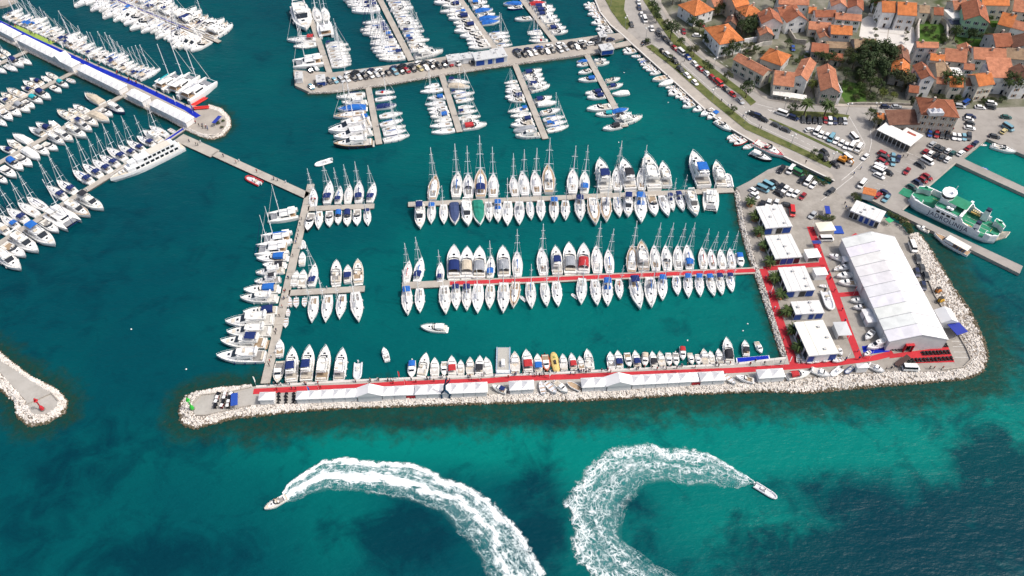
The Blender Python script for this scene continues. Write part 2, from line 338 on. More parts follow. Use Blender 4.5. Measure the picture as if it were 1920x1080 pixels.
def line(pts, w=0.16, z=LZ + 0.05, m=None): return sband('road_marking', pts, w, m or white_line, z)
for a, b, n in (((1240,65),(1300,118),9), ((1300,118),(1400,205),14), ((1420,222),(1560,292),12), ((1262,50),(1420,165),16), ((1195,15),(1216,60),5)):
    for i in range(n):
        t0, t1 = i / n, (i + 0.5) / n
        line([(a[0]+(b[0]-a[0])*t0, a[1]+(b[1]-a[1])*t0), (a[0]+(b[0]-a[0])*t1, a[1]+(b[1]-a[1])*t1)], 0.22)
for pts in ([(1225,82),(1275,116),(1348,180),(1408,229),(1490,267),(1560,299)], [(1268,60),(1320,103),(1410,165),(1445,186)], [(1416,194),(1460,206),(1478,212)], [(1592,218),(1605,240),(1622,270),(1618,284),(1611,292)],
            [(1632,240),(1634,268),(1630,285)], [(1600,330),(1575,350),(1540,376)], [(1620,300),(1600,320),(1578,338)], [(1650,262),(1690,282),(1712,290)]): line(pts, 0.2)
for i in range(8):
    line([(1440 + i*5, 205 + i*1.0), (1446 + i*5, 209 + i*1.0)], 0.4, LZ + 0.054)
for i in range(9): line([(1640+i*4.6, 352-i*8.0),(1655+i*4.6, 356-i*8.0)] , 0.14)
for i in range(7): line([(1680+i*9, 320-i*7),(1690+i*9, 324-i*7)], 0.14)
for i in range(16): line([(1573+i*5.6, 452+i*13),(1592+i*5.6, 452+i*13)], 0.16, LZ + 0.05)
for i in range(13): line([(1700+i*8.2, 460+i*15.5),(1716+i*8.2, 460+i*15.5)], 0.16, LZ + 0.05)
for i in range(4): line([(1785+i*1.5, 640+i*10),(1812+i*2, 640+i*10)], 0.16, LZ + 0.05)
sband('plaza_joint', [(1668,44),(1661,90)], 0.5, concrete, LZ + 0.036); sband('plaza_joint', [(1650,60),(1700,66)], 0.35, concrete, LZ + 0.04); sband('plaza_joint', [(1648,80),(1700,84)], 0.35, concrete, LZ + 0.044)
sband('quay_coping', [(480,725),(660,714),(755,710),(960,703),(1115,696),(1375,683),(1474,671)], 0.8, paving, LZ + 0.01, 0.10)
sband('quay_coping', PROM[3:] , 0.7, paving, LZ + 0.02, 0.10)
sband('quay_coping', [(1692,394),(1746,345),(1792,305)], 0.7, concrete, LZ + 0.01, 0.10)
sband('car_park_wall', [(1511,244),(1560,267),(1610,291),(1619,282)], 0.35, concrete, LZ, 0.8)
sband('yard_kerb', [(1704,444),(1752,554),(1790,617),(1812,655),(1820,675),(1806,689),(1765,694)], 0.3, concrete, LZ, 0.5)
for a, b in (((362,757),(377,741)), ((377,741),(437,734)), ((437,734),(472,726)), ((367,779),(385,779)), ((385,779),(471,760)), ((52,758),(97,738)), ((97,738),(109,752))):
    sband('mole_kerb', [a, b], 0.25, concrete, LZ, 0.35)

# carpets laid out for the show
def carpet(pts, w, m, label, z): tag(band('carpet', pts, w, m, z), label, 'carpet')
carpet([(475,734),(577,728.5),(660,725.5),(755,719.5),(915,714),(960,710),(1115,704.5),(1300,697),(1375,694.5),(1440,690.5),(1480,688),(1560,682),(1640,671),(1675,662)], 2.0, red_felt, 'long red carpet running the length of the breakwater tents', LZ + 0.03)
carpet([(1431,504),(1450,560),(1459,592),(1467,615),(1478,647),(1489,685)], 2.6, red_felt, 'red carpet along the basin edge beside the row of palms', LZ + 0.034)
carpet([(1519,425),(1542,490),(1566,550),(1590,618),(1612,674)], 2.4, red_felt, 'red carpet between the blue and white cabins and the display boats', LZ + 0.038)
carpet([(1432,504),(1480,500),(1545,495)], 2.0, red_felt, 'short red carpet crossing between the cabins and palms', LZ + 0.042)
carpet([(1573,553),(1622,549)], 1.9, red_felt, 'short red carpet leading to the side of the big tent', LZ + 0.044)
tag(MB().add([tuple(p) for p in GP([(1668,664),(1778,650),(1790,679),(1718,681),(1702,668),(1668,672)], LZ + 0.046)], [(0,5,4,3,2,1)]).build('carpet', red_felt), 'wide red carpet in front of the big tent entrance', 'carpet')
tag(MB().add([tuple(p) for p in GP([(1585,449),(1592,462),(1612,441),(1604,437)], LZ + 0.046)], [(0,1,2,3)]).build('carpet', red_felt), 'small red carpet behind the far corner of the big tent', 'carpet')
tag(MB().add([tuple(p) for p in GP([(1616,649),(1620,665),(1668,659),(1664,645)], LZ + 0.05)], [(0,1,2,3)]).build('carpet', blue_felt), 'blue carpet under the motor yacht beside the big tent', 'carpet')
carpet([(-20,32),(62,73),(175,125),(265,163),(350,204),(372,219)], 2.3, blue_felt, 'long blue carpet along the exhibition pier', LZ + 0.03)
carpet([(25,49),(60,64),(98,82)], 2.6, green_felt, 'lime green carpet beside the blue carpet on the pier', LZ + 0.026)

# ------------------------------------------------------------------ rubble mounds
stone, nt, b = nodes('pale_limestone', 0.9, 0.2)
oc = nd(nt, 'TexCoord').outputs['Object']
f = noise(nt, 0.9, 3.0, 0.6, vec=oc); f2 = noise(nt, 0.25, 2.0, 0.5, vec=oc)
c = mixc(nt, ramp(nt, f, 0.3, 0.7), (0.70, 0.66, 0.61), (0.43, 0.40, 0.36)); c = mixc(nt, ramp(nt, f2, 0.45, 0.7, 0, 0.5), c, (0.76, 0.72, 0.675))
nt.links.new(c, b.inputs['Base Color']); bump(nt, b, noise(nt, 3.0, 3.0, vec=oc), 0.5, 0.1)
wet = plain('algae_stone', (0.075, 0.06, 0.034), (0.15, 0.125, 0.08), 0.7, 0.7, 0.3, 0.5, 3.0)
rubble = plain('rubble_core', (0.27, 0.23, 0.195), (0.17, 0.145, 0.12), 0.6, 0.95, 0.2, 0.6, 2.0)
PHI = (1 + 5 ** 0.5) / 2
ICO_V = np.array([(-1,PHI,0),(1,PHI,0),(-1,-PHI,0),(1,-PHI,0),(0,-1,PHI),(0,1,PHI),(0,-1,-PHI),(0,1,-PHI),(PHI,0,-1),(PHI,0,1),(-PHI,0,-1),(-PHI,0,1)]) / 1.9
ICO_F = [(0,11,5),(0,5,1),(0,1,7),(0,7,10),(0,10,11),(1,5,9),(5,11,4),(11,10,2),(10,7,6),(7,1,8),(3,9,4),(3,4,2),(3,2,6),(3,6,8),(3,8,9),(4,9,5),(2,4,11),(6,2,10),(8,6,7),(9,8,1)]
def resample(w, n):
    p = np.array([(q.x, q.y) for q in w]); d = np.r_[0, np.cumsum(np.hypot(*np.diff(p, axis=0).T))]
    t = np.linspace(0, d[-1], n); return np.stack([np.interp(t, d, p[:,0]), np.interp(t, d, p[:,1])], 1), d[-1]
def rocks(name, out, inn, size):
    n = 160; o, L = resample(GP(out, 0), n); i, _ = resample(GP(inn, LZ), n)
    mb = MB(); k = 5
    prof = [LZ - 0.15, LZ - 0.25, 0.55, 0.1, -1.2]; tt = [0.0, 0.3, 0.7, 1.0, 1.18]
    mb.loft([[(i[q][0]+(o[q][0]-i[q][0])*t, i[q][1]+(o[q][1]-i[q][1])*t, z) for t, z in zip(tt, prof)] for q in range(n)], False, False, closed=False)
    wid = float(np.mean(np.hypot(*(o - i).T))); size *= 0.58; cnt = int(L * wid / (0.46 * size * size))
    r = random.Random(len(name))
    for _ in range(min(cnt, 24000)):
        s = r.random() * (n - 1.001); q = int(s); fr = s - q; t = r.random() * 1.05 + 0.05
        e = r.gauss(0, 0.05)
        a = i[q] + (i[q+1] - i[q]) * fr; c = o[q] + (o[q+1] - o[q]) * fr; p = a + (c - a) * t
        z = float(np.interp(t, tt, prof)) + r.uniform(-0.05, 0.22) * size
        sc = size * r.uniform(0.34, 0.92)
        v = ICO_V * (sc * np.array([r.uniform(.7,1.15), r.uniform(.6,1.0), r.uniform(.5,.9)])) * np.random.uniform(0.68, 1.28, (12, 1))
        an = r.random() * 6.28; ca, sa = math.cos(an), math.sin(an)
        v = np.stack([v[:,0]*ca - v[:,1]*sa + p[0], v[:,0]*sa + v[:,1]*ca + p[1], v[:,2] + z], 1)
        mb.add(v.tolist(), ICO_F, 2 if t + e > 0.88 else 1)
    ob = mb.build(name, rubble, stone, wet); tag(ob, kind='stuff'); ob['label'] = {'rubble_mound_head': 'pale limestone boulders round the breakwater head', 'rubble_mound_seaward': 'pale limestone boulders along the seaward side of the breakwater', 'rubble_mound_basin': 'pale boulders lining the basin beside the palms',
        'rubble_mound_entrance': 'pale boulders round the small entrance mole', 'rubble_mound_pier': 'pale boulders edging the exhibition pier', 'rubble_mound_car_pier': 'pale boulders edging the pier of parked cars'}[name]
    ob['category'] = 'boulders'
for a in ROCKS: rocks(*a)

# ------------------------------------------------------------------ pontoons
pont_m = plain('pontoon_deck', (0.42, 0.39, 0.345), (0.33, 0.305, 0.27), 0.35, 0.9, 0.2, 0.2, 2.0)
fender_m, _n, _b2 = nodes('pontoon_side', 0.8, 0.2); _b2.inputs['Base Color'].default_value = (0.10, 0.095, 0.09, 1)
def pontoon(a, b, width, label, z=0.75, felt=None, fw=1.8):
    p, q = G(a[0], a[1], z), G(b[0], b[1], z); d = q - p; L = d.length
    t = empty('pontoon', (p.x, p.y, 0), math.atan2(d.y, d.x), label, 'pontoon')
    n = max(1, round(L / 12.0)); s = L / n
    for k in range(n):
        mb = MB(); mb.box(k*s + 0.04, (k+1)*s - 0.04, -width/2, width/2, z - 0.22, z, 0); mb.box(k*s + 0.3, (k+1)*s - 0.3, -width/2 + 0.12, width/2 - 0.12, -0.6, z - 0.22, 1)
        mb.build('section', pont_m, fender_m, parent=t)
    for k in range(max(1, n // 2)):                        # service pedestals
        x = (k + 0.5) * L / max(1, n // 2)
        MB().box(x - 0.14, x + 0.14, width/2 - 0.4, width/2 - 0.12, z, z + 1.1).build('pedestal', metal, parent=t, color=(0.55, 0.57, 0.6))
    if felt is not None:
        MB().box(felt[1] * L, felt[2] * L, -fw/2, fw/2, z + 0.004, z + 0.02).build('runner', felt[0], parent=t)
    return t
pontoon((765,383),(1376,356), 2.6, 'long bare concrete pontoon with yachts moored on both sides')
pontoon((754,535),(1432,506), 3.0, 'long pontoon covered by a red carpet runner', felt=(red_felt, 0.13, 1.0), fw=1.7)
pontoon((583,345),(497,719), 2.8, 'trunk pontoon joining the two short fingers to the breakwater')
pontoon((577,391),(702,386), 2.6, 'upper short finger off the trunk pontoon')
pontoon((541,549),(684,541), 2.6, 'lower short finger off the trunk pontoon')
pontoon((402,287),(577,367), 3.4, 'angled walkway between the pier head and the trunk pontoon')
pontoon((335,257),(403,288), 5.0, 'wide landing stage below the exhibition pier head')
for a, b, w, l in (((577,17),(618,136),2.6,'first finger above the car pier, by the catamarans'), ((709,-8),(771,113),2.8,'second finger above the car pier, lined with sailboats'), ((858,-8),(929,92),2.8,'third finger above the car pier, ending by the blue-panelled sheds'), ((974,-8),(1042,79),2.8,'fourth finger above the car pier, closest to the promenade'),
                   ((688,150),(711,270),2.6,'first finger below the car pier'), ((827,136),(862,247),2.6,'second finger below the car pier, ending by the red-lettered boat'), ((963,114),(1023,260),2.6,'third finger below the car pier'), ((1098,98),(1173,237),2.6,'fourth finger below the car pier, nearest the promenade'),
                   ((58,92),(-8,122),2.4,'uppermost finger below the exhibition pier'), ((137,135),(-8,208),2.4,'second finger below the exhibition pier, beside a teal-covered boat'), ((231,178),(-8,308),2.4,'third finger below the exhibition pier'), ((310,264),(-8,460),2.6,'finger carrying the big white excursion ship')):
    pontoon(a, b, w, l)
pontoon((374,221),(310,264), 2.4, 'gangway with a blue carpet below the exhibition pier head', felt=(blue_felt, 0.0, 1.0), fw=1.0)
pontoon((216,-2),(412,78), 2.2, 'upper pontoon with a narrow blue runner down its middle', felt=(blue_felt, 0.0, 0.72), fw=0.8)
pontoon((1793,301),(1800,304), 2.0, 'short landing step at the foot of the harbour pier') if False else None
t = empty('floating_stage', (0,0,0), 0, 'blue-topped floating stage with a white rim at the quay', 'stage')
P = GP([(1382,684),(1380,671),(1442,666),(1446,679)], 0.6); P2 = [p.lerp((P[0]+P[1]+P[2]+P[3])/4, 0.06) for p in P]
MB().prism(P, -0.3, 0.6).build('float', gel, parent=t, color=(0.75,0.77,0.8)); MB().prism(P2, 0.6, 0.63).build('deck', blue_felt, parent=t)
# ------------------------------------------------------------------ boats (bow towards +X, waterline z = 0)
PAL = {'w': (0.80,0.80,0.78), 'n': (0.014,0.03,0.13), 'b': (0.02,0.13,0.46), 'g': (0.30,0.32,0.35), 'r': (0.42,0.035,0.04), 'k': (0.03,0.032,0.04), 't': (0.42,0.31,0.20),
       'e': (0.55,0.48,0.38), 'q': (0.02,0.33,0.38), 'a': (0.02,0.22,0.16), 'y': (0.62,0.47,0.14), 'o': (0.55,0.11,0.03), 'd': (0.05,0.075,0.17), 's': (0.58,0.60,0.63)}
CN = {'w': 'white', 'n': 'navy', 'b': 'blue', 'g': 'grey', 'r': 'dark red', 'k': 'black', 't': 'tan', 'e': 'beige', 'q': 'teal', 'a': 'green', 'y': 'yellow', 'o': 'orange', 'd': 'slate blue', 's': 'silver'}
def hb_prof(t, kind):
    if kind == 'sail': return (0.70 + 0.30 * math.sin(min(t / 0.45, 1) * math.pi / 2)) * (1 - max(0, (t - 0.45) / 0.55) ** 1.9)
    if kind == 'motor': return (0.90 + 0.10 * math.sin(min(t / 0.4, 1) * math.pi / 2)) * (1 - max(0, (t - 0.45) / 0.55) ** 2.6)
    return (0.82 + 0.18 * math.sin(min(t / 0.5, 1) * math.pi / 2)) * (1 - max(0, (t - 0.5) / 0.5) ** 2.2)
def hull_parts(L, B, fs, fb, kind, ns=11, keel=-0.35, rim=0.07):
    h, d = MB(), MB(); secs, deck = [], []
    for i in range(ns):
        t = i / (ns - 1); x = -L/2 + L * t; hb = max(0.03, B/2 * hb_prof(t, kind)); z = fs + (fb - fs) * t ** 2
        fl = 0.90 if t < 0.6 else 0.90 - 0.35 * (t - 0.6) / 0.4; xs = x - (0.0 if t < 0.7 else (t - 0.7) / 0.3 * 0.05 * L)
        secs.append([(x, hb, z + rim), (x, hb * 0.99, z * 0.55), (xs, hb * fl, 0.0), (xs, hb * fl * 0.6, keel), (xs, -hb * fl * 0.6, keel), (xs, -hb * fl, 0.0), (x, -hb * 0.99, z * 0.55), (x, -hb, z + rim)])
        deck.append([(x + (0.05 if i == 0 else -0.08 if i == ns-1 else 0), -max(hb - 0.10, 0.02), z + 0.02), (x + (0.05 if i == 0 else -0.08 if i == ns-1 else 0), 0, z + 0.07), (x + (0.05 if i == 0 else -0.08 if i == ns-1 else 0), max(hb - 0.10, 0.02), z + 0.02)])
    h.loft(secs, True, False, closed=False); d.loft(deck, False, False, closed=False)
    # transom and rim thickness
    inn = [[(p[0][0] - (0.1 if k == ns-1 else 0), max(p[0][1] - 0.10, 0.01), p[0][2]) , (p[0][0] - (0.1 if k == ns-1 else 0), max(p[0][1] - 0.10, 0.01), p[0][2] - rim - 0.05)] for k, p in enumerate(secs)]
    for s in (1, -1):
        h.loft([[(p[0][0], s*p[0][1], p[0][2]), (q[0][0], s*q[0][1], q[0][2]), (q[1][0], s*q[1][1], q[1][2])] for p, q in zip(secs, inn)], False, False, closed=False)
    return h, d
def dome(mb, x0, x1, w0, w1, z0, h0, h1, n=7, m=0, open_end=True):
    """arched canvas from x0 (height h0) to x1 (height h1)"""
    def arc(x, w, h): return [(x, w/2 * math.cos(math.pi * k / (n-1)), z0 + h * math.sin(math.pi * k / (n-1)) ** 0.6) for k in range(n)]
    return mb.loft([arc(x0, w0, h0), arc((x0+x1)/2, (w0+w1)/2, max(h0, h1) * 0.97), arc(x1, w1, h1)], False, False, m, closed=False)
def rail(mb, L, B, fs, fb, kind, t0, t1, h=0.6, n=7, r=0.022):
    for s in (1, -1):
        top = []
        for i in range(n):
            t = t0 + (t1 - t0) * i / (n - 1); x = -L/2 + L*t; y = s * max(0.0, B/2 * hb_prof(t, kind) - 0.08); z = fs + (fb - fs) * t*t
            top.append((x, y, z + h)); mb.tube((x, y, z), (x, y, z + h), r, r, 4)
        mb.path(top, r, 4)
    return mb
def ring(mb, pts, h, th, z):
    """low wall of thickness th round a closed outline"""
    n = len(pts); cx = sum(p[0] for p in pts)/n; cy = sum(p[1] for p in pts)/n
    inn = [(p[0] + (cx - p[0]) * th, p[1] + (cy - p[1]) * th) for p in pts]
    secs = [[(p[0],p[1],z),(p[0],p[1],z+h),(q[0],q[1],z+h),(q[0],q[1],z)] for p, q in zip(pts, inn)]
    return mb.loft(secs + [secs[0]], False, False, closed=False)
PROTO = {}
def proto(key, L, B, parts): PROTO[key] = (L, B, parts)

def mk_sail(key, variant):
    L, B, fs, fb = 12.0, 3.9, 1.05, 1.35
    h, d = hull_parts(L, B, fs, fb, 'sail')
    P = [('hull', h.mesh('sail_hull', gel, smooth=False), 'hull', None), ('deck', d.mesh('sail_deck', gel), 'deck', None)]
    c = MB(); z = 1.12
    c.loft([[(x, w, z), (x, w*0.86, z+hh), (x, 0, z+hh+0.08), (x, -w*0.86, z+hh), (x, -w, z)] for x, w, hh in ((-1.5,1.2,0.48),(0.4,1.22,0.46),(2.2,0.95,0.36),(3.4,0.5,0.14))], True, True)
    P.append(('coachroof', c.mesh('coachroof', gel), 'cabin', None)); ci = len(P) - 1
    w = MB()
    for s in (1, -1): w.add([(-1.2,s*1.185,z+.12),(1.8,s*1.02,z+.12),(1.7,s*0.94,z+.30),(-1.2,s*1.07,z+.36)], [(0,1,2,3) if s < 0 else (3,2,1,0)])
    P.append(('cabin_window', w.mesh('cabin_window', glass), None, ci))
    P.append(('hatch', MB().box(0.9,1.5,-.3,.3,z+.44,z+.54).mesh('hatch', glass), None, ci)); P.append(('hatch', MB().box(4.0,4.55,-.27,.27,1.25,1.34).mesh('fore_hatch', glass), None, None))
    ck = MB(); pts = [(-5.3,1.15),(-1.55,1.3),(-1.55,-1.3),(-5.3,-1.15)]
    ring(ck, pts, 0.30, 0.26, 1.1); P.append(('cockpit_coaming', ck.mesh('coaming', gel), 'cabin', None))
    P.append(('cockpit_floor', MB().box(-5.1,-1.7,-1.0,1.0,1.1,1.14).mesh('cockpit_floor', gel), 'cockpit', None))
    wh = MB()
    for k in range(10):
        a, b2 = 2*math.pi*k/10, 2*math.pi*(k+1)/10
        wh.tube((-4.4, .42*math.cos(a), 1.85+.42*math.sin(a)), (-4.4, .42*math.cos(b2), 1.85+.42*math.sin(b2)), .03, .03, 4)
    wh.box(-4.4,-4.2,-.12,.12,1.14,1.95); P.append(('steering_wheel', wh.mesh('steering_wheel', metal), 'alu', None))
    P.append(('cockpit_table', MB().box(-3.4,-2.5,-.2,.2,1.14,1.6).mesh('cockpit_table', teak), None, None))
    P.append(('sprayhood', dome(MB(), -2.2, -0.9, 2.5, 2.2, 1.35, 1.05, 0.35).mesh('sprayhood', canvas), 'hood', None))
    bm = dome(MB(), -5.2, -2.7, 2.7, 2.7, 2.75, 0.35, 0.35, 6)
    for s in (1, -1):
        for x in (-5.0, -2.9): bm.tube((x, s*1.3, 1.2), (x, s*1.33, 2.8), .025, .025, 4)
    P.append(('bimini', bm.mesh('bimini', canvas), 'bimini', None))
    ms = MB(); mx, mz = 0.75, 16.6 if variant == 0 else 14.6
    ms.tube((mx,0,1.2),(mx-0.18,0,mz),0.14,0.10,6); ms.box(mx-0.5,mx+0.1,-.04,.04,mz,mz+.15)
    P.append(('mast', ms.mesh('mast', alu), None, None)); mi = len(P) - 1
    for z1, hw in (((5.8,1.35),(10.6,1.05),(14.0,0.65))[:3 if variant == 0 else 2]):
        sp = MB()
        for s in (1, -1): sp.tube((mx-0.08,0,z1),(mx-0.35,s*hw,z1+0.12),.07,.05,4)
        P.append(('spreader', sp.mesh('spreader', alu), None, mi))
    bo = MB(); bo.tube((mx-0.1,0,2.5),(mx-4.9,0,2.6),.1,.09,6); P.append(('boom', bo.mesh('boom', alu), None, mi))
    sc = MB(); sc.loft([[(x, 0.20*math.cos(a)*w2, 2.72+0.26*math.sin(a)*w2) for a in (0,1.05,2.1,3.14,4.19,5.24)] for x, w2 in ((mx-0.2,1.0),(mx-2.4,0.85),(mx-4.7,0.5))])
    P.append(('sail_cover', sc.mesh('sail_cover', canvas), 'sail', mi))
    st = MB(); st.tube((5.75,0,1.5),(mx-0.1,0,mz-1.0),.09,.04,5); P.append(('furled_jib', st.mesh('furled_jib', canvas), 'jib', None))
    sh = MB()
    for s in (1,-1):
        sh.path([(mx-0.5,s*1.75,1.2),(mx-0.3,s*1.35,5.9),(mx-0.2,0,mz-0.6)],.016,3)
    sh.tube((-5.7,0,1.2),(mx-0.2,0,mz),.016,.016,3); P.append(('rigging', sh.mesh('rigging', alu), None, mi))
    P.append(('guard_rail', rail(MB(), L, B, fs, fb, 'sail', 0.02, 0.98, 0.6, 9, 0.02).mesh('guard_rail', alu), None, None))
    fd = MB()
    for s in (1,-1):
        for x in (-2.6, 0.4): fd.tube((x, s*(1.98), 0.25), (x, s*1.98, 0.95), .13, .13, 6)
    P.append(('fender', fd.mesh('fender', plastic), 'fender', None))
    proto(key, L, B, P)
mk_sail('S', 0); mk_sail('s', 1)

def mk_cat():
    L, B = 13.0, 7.2; P = []
    hm = MB()
    def one(sy):
        h, d = hull_parts(L, 1.9, 1.5, 1.7, 'sail'); m = MB()
        m.add([(x, y + sy*2.6, z) for x, y, z in h.v], h.f); m.add([(x, y + sy*2.6, z) for x, y, z in d.v], d.f); return m
    for s in (1, -1): P.append(('float_hull', one(s).mesh('float_hull', gel), 'hull', None))
    P.append(('bridge_deck', MB().box(-5.6, 2.6, -2.7, 2.7, 0.9, 1.75).mesh('bridge_deck', gel), 'deck', None))
    P.append(('trampoline', MB().box(2.6, 5.0, -1.9, 1.9, 1.45, 1.5).mesh('trampoline', canvas), 'net', None))
    c = MB(); c.loft([[(x,w,1.75),(x-.1,w*.84,1.75+hh),(x-.1,-w*.84,1.75+hh),(x,-w,1.75)] for x, w, hh in ((-3.2,2.5,1.15),(0.5,2.5,1.1),(2.4,1.6,0.5))]); P.append(('saloon', c.mesh('saloon', gel), 'cabin', None)); ci = len(P)-1
    w = MB()
    for s in (1,-1): w.add([(-2.8,s*2.45,2.1),(0.6,s*2.44,2.1),(0.6,s*2.2,2.62),(-2.8,s*2.22,2.66)], [(0,1,2,3) if s < 0 else (3,2,1,0)])
    w.add([(0.75,-2.1,2.35),(2.25,-1.4,2.08),(2.25,1.4,2.08),(0.75,2.1,2.35),(0.55,-1.95,2.8),(2.15,-1.2,2.3),(2.15,1.2,2.3),(0.55,1.95,2.8)], [(4,5,6,7),(0,1,5,4),(3,7,6,2),(1,2,6,5)])
    P.append(('saloon_window', w.mesh('saloon_window', glass), None, ci))
    P.append(('cockpit_floor', MB().box(-5.5,-3.3,-2.3,2.3,1.75,1.8).mesh('cat_cockpit', teak), None, None))
    P.append(('hardtop', MB().box(-5.6,-2.6,-2.2,2.2,3.35,3.5).box(-5.5,-5.4,-2.1,-2.0,1.8,3.35).box(-5.5,-5.4,2.0,2.1,1.8,3.35).mesh('hardtop', gel), 'bimini', None))
    ms = MB(); ms.tube((1.0,0,1.7),(0.8,0,19.0),.17,.12,6); P.append(('mast', ms.mesh('cat_mast', alu), None, None)); mi = len(P)-1
    sp = MB()
    for s in (1,-1): sp.tube((0.9,0,9),(0.6,s*1.3,9.1),.07,.05,4)
    P.append(('spreader', sp.mesh('cat_spreader', alu), None, mi))
    bo = MB(); bo.loft([[(x, .3*math.cos(a)*w2, 4.4+.3*math.sin(a)*w2) for a in (0,1.05,2.1,3.14,4.19,5.24)] for x, w2 in ((0.8,1),(-2.5,.9),(-5.0,.6))]); P.append(('boom', bo.mesh('cat_boom', canvas), 'sail', mi))
    st = MB(); st.tube((6.0,0,1.8),(0.85,0,17.5),.09,.05,5); st.tube((6.1,-2.4,1.7),(6.1,2.4,1.7),.1,.1,5); P.append(('furled_jib', st.mesh('cat_jib', canvas), 'jib', None))
    proto('K', L, B, P)
mk_cat()

def mk_motor():
    L, B, fs, fb = 14.0, 4.3, 1.35, 1.95
    h, d = hull_parts(L, B, fs, fb, 'motor'); P = [('hull', h.mesh('motor_hull', gel), 'hull', None), ('deck', d.mesh('motor_deck', gel), 'deck', None)]
    P.append(('cockpit_floor', MB().box(-6.6,-3.7,-1.8,1.8,1.40,1.46).mesh('motor_cockpit', canvas), 'cockpit', None))
    P.append(('swim_platform', MB().box(-7.6,-7.0,-1.8,1.8,0.3,0.42).mesh('swim_platform', canvas), 'cockpit', None))
    P.append(('cockpit_sofa', MB().box(-6.5,-6.0,-1.5,1.5,1.46,1.9).mesh('cockpit_sofa', canvas), 'sofa', None))
    c = MB(); c.loft([[(x,w,1.5),(x,w*.95,1.5+hh*.6),(x,w*.80,1.5+hh),(x,-w*.80,1.5+hh),(x,-w*.95,1.5+hh*.6),(x,-w,1.5)] for x, w, hh in ((-3.8,1.75,1.75),(0.6,1.75,1.75),(2.3,1.45,0.95),(4.6,0.75,0.42))])
    P.append(('superstructure', c.mesh('superstructure', gel), 'cabin', None)); ci = len(P)-1
    w = MB(); w.add([(0.75,-1.38,3.24),(2.35,-1.16,2.5),(2.35,1.16,2.5),(0.75,1.38,3.24),(0.8,-1.34,3.30),(2.4,-1.12,2.55),(2.4,1.12,2.55),(0.8,1.34,3.30)], [(4,5,6,7),(0,1,5,4),(1,2,6,5),(2,3,7,6),(3,0,4,7)])
    P.append(('windscreen', w.mesh('windscreen', glass), None, ci)); sw = MB()
    for s in (1,-1): sw.add([(-3.2,s*1.74,2.05),(1.2,s*1.70,2.05),(0.4,s*1.60,2.75),(-3.2,s*1.62,2.75)], [(0,1,2,3) if s < 0 else (3,2,1,0)])
    P.append(('side_window', sw.mesh('side_window', glass), None, ci))
    P.append(('flybridge', ring(MB().box(-5.2,0.4,-1.55,1.55,3.27,3.36), [(-5.2,1.5),(-1.0,1.55),(0.9,0.9),(0.9,-0.9),(-1.0,-1.55),(-5.2,-1.5)], 0.5, 0.10, 3.36).mesh('flybridge', gel), 'cabin', None)); fi = len(P)-1
    P.append(('helm_seat', MB().box(-1.6,-0.9,-1.0,0.2,3.36,3.9).mesh('helm_seat', canvas), 'sofa', fi)); P.append(('lounge_seat', MB().box(-4.4,-3.0,0.3,1.3,3.36,3.75).mesh('lounge_seat', canvas), 'sofa', fi))
    ar = MB()
    for s in (1,-1): ar.loft([[(-4.9,s*1.5,3.4),(-4.4,s*1.5,3.4),(-4.4,s*1.38,3.4),(-4.9,s*1.38,3.4)],[(-5.2,s*1.2,4.7),(-4.8,s*1.2,4.7),(-4.8,s*1.1,4.7),(-5.2,s*1.1,4.7)]])
    ar.box(-5.25,-4.75,-1.25,1.25,4.7,4.85); P.append(('radar_arch', ar.mesh('radar_arch', gel), 'cabin', fi))
    bm = dome(MB(), -4.6, -1.3, 2.9, 2.7, 5.0, 0.25, 0.2, 6)
    for s in (1,-1): bm.tube((-1.5,s*1.3,3.4),(-1.5,s*1.3,5.05),.03,.03,4)
    P.append(('bimini', bm.mesh('fly_bimini', canvas), 'bimini', None))
    P.append(('hatch', MB().box(3.0,3.6,-.35,.35,2.3,2.42).mesh('motor_hatch', glass), None, ci))
    P.append(('sunpad', MB().box(3.9,5.2,-.7,.7,1.85,2.02).mesh('sunpad', canvas), 'sunpad', None))
    P.append(('bow_rail', rail(MB(), L, B, fs, fb, 'motor', 0.35, 0.99, 0.75, 8, 0.028).mesh('bow_rail', alu), None, None))
    fd = MB()
    for s in (1,-1):
        for x in (-4.5,-1.5,1.5): fd.tube((x,s*2.22,.35),(x,s*2.22,1.1),.16,.16,6)
    P.append(('fender', fd.mesh('motor_fender', plastic), 'fender', None))
    proto('M', L, B, P)
    # express cruiser
    L, B, fs, fb = 10.0, 3.3, 1.05, 1.45
    h, d = hull_parts(L, B, fs, fb, 'motor'); P = [('hull', h.mesh('cruiser_hull', gel), 'hull', None), ('deck', d.mesh('cruiser_deck', gel), 'deck', None)]
    c = MB(); c.loft([[(x,w,1.15),(x,w*.85,1.15+hh),(x,-w*.85,1.15+hh),(x,-w,1.15)] for x, w, hh in ((-0.2,1.35,0.75),(1.2,1.2,0.62),(3.3,0.55,0.22))]); P.append(('cuddy', c.mesh('cuddy', gel), 'cabin', None)); ci = len(P)-1
    w = MB()
    w.loft([[(-1.6,s*1.38,1.2 if k==0 else 1.85) for s in (1,)] + [(0.5 if k==0 else 0.05,1.15,1.8 if k==0 else 2.35),(0.95 if k==0 else 0.4,0.0,1.85 if k==0 else 2.42),(0.5 if k==0 else 0.05,-1.15,1.8 if k==0 else 2.35),(-1.6,-1.38,1.2 if k==0 else 1.85)] for k in (0,1)], False, False, closed=False)
    P.append(('windscreen', w.mesh('cruiser_windscreen', glass), None, ci))
    P.append(('cockpit_floor', MB().box(-4.5,-0.3,-1.25,1.25,1.10,1.16).mesh('cruiser_cockpit', canvas), 'cockpit', None))
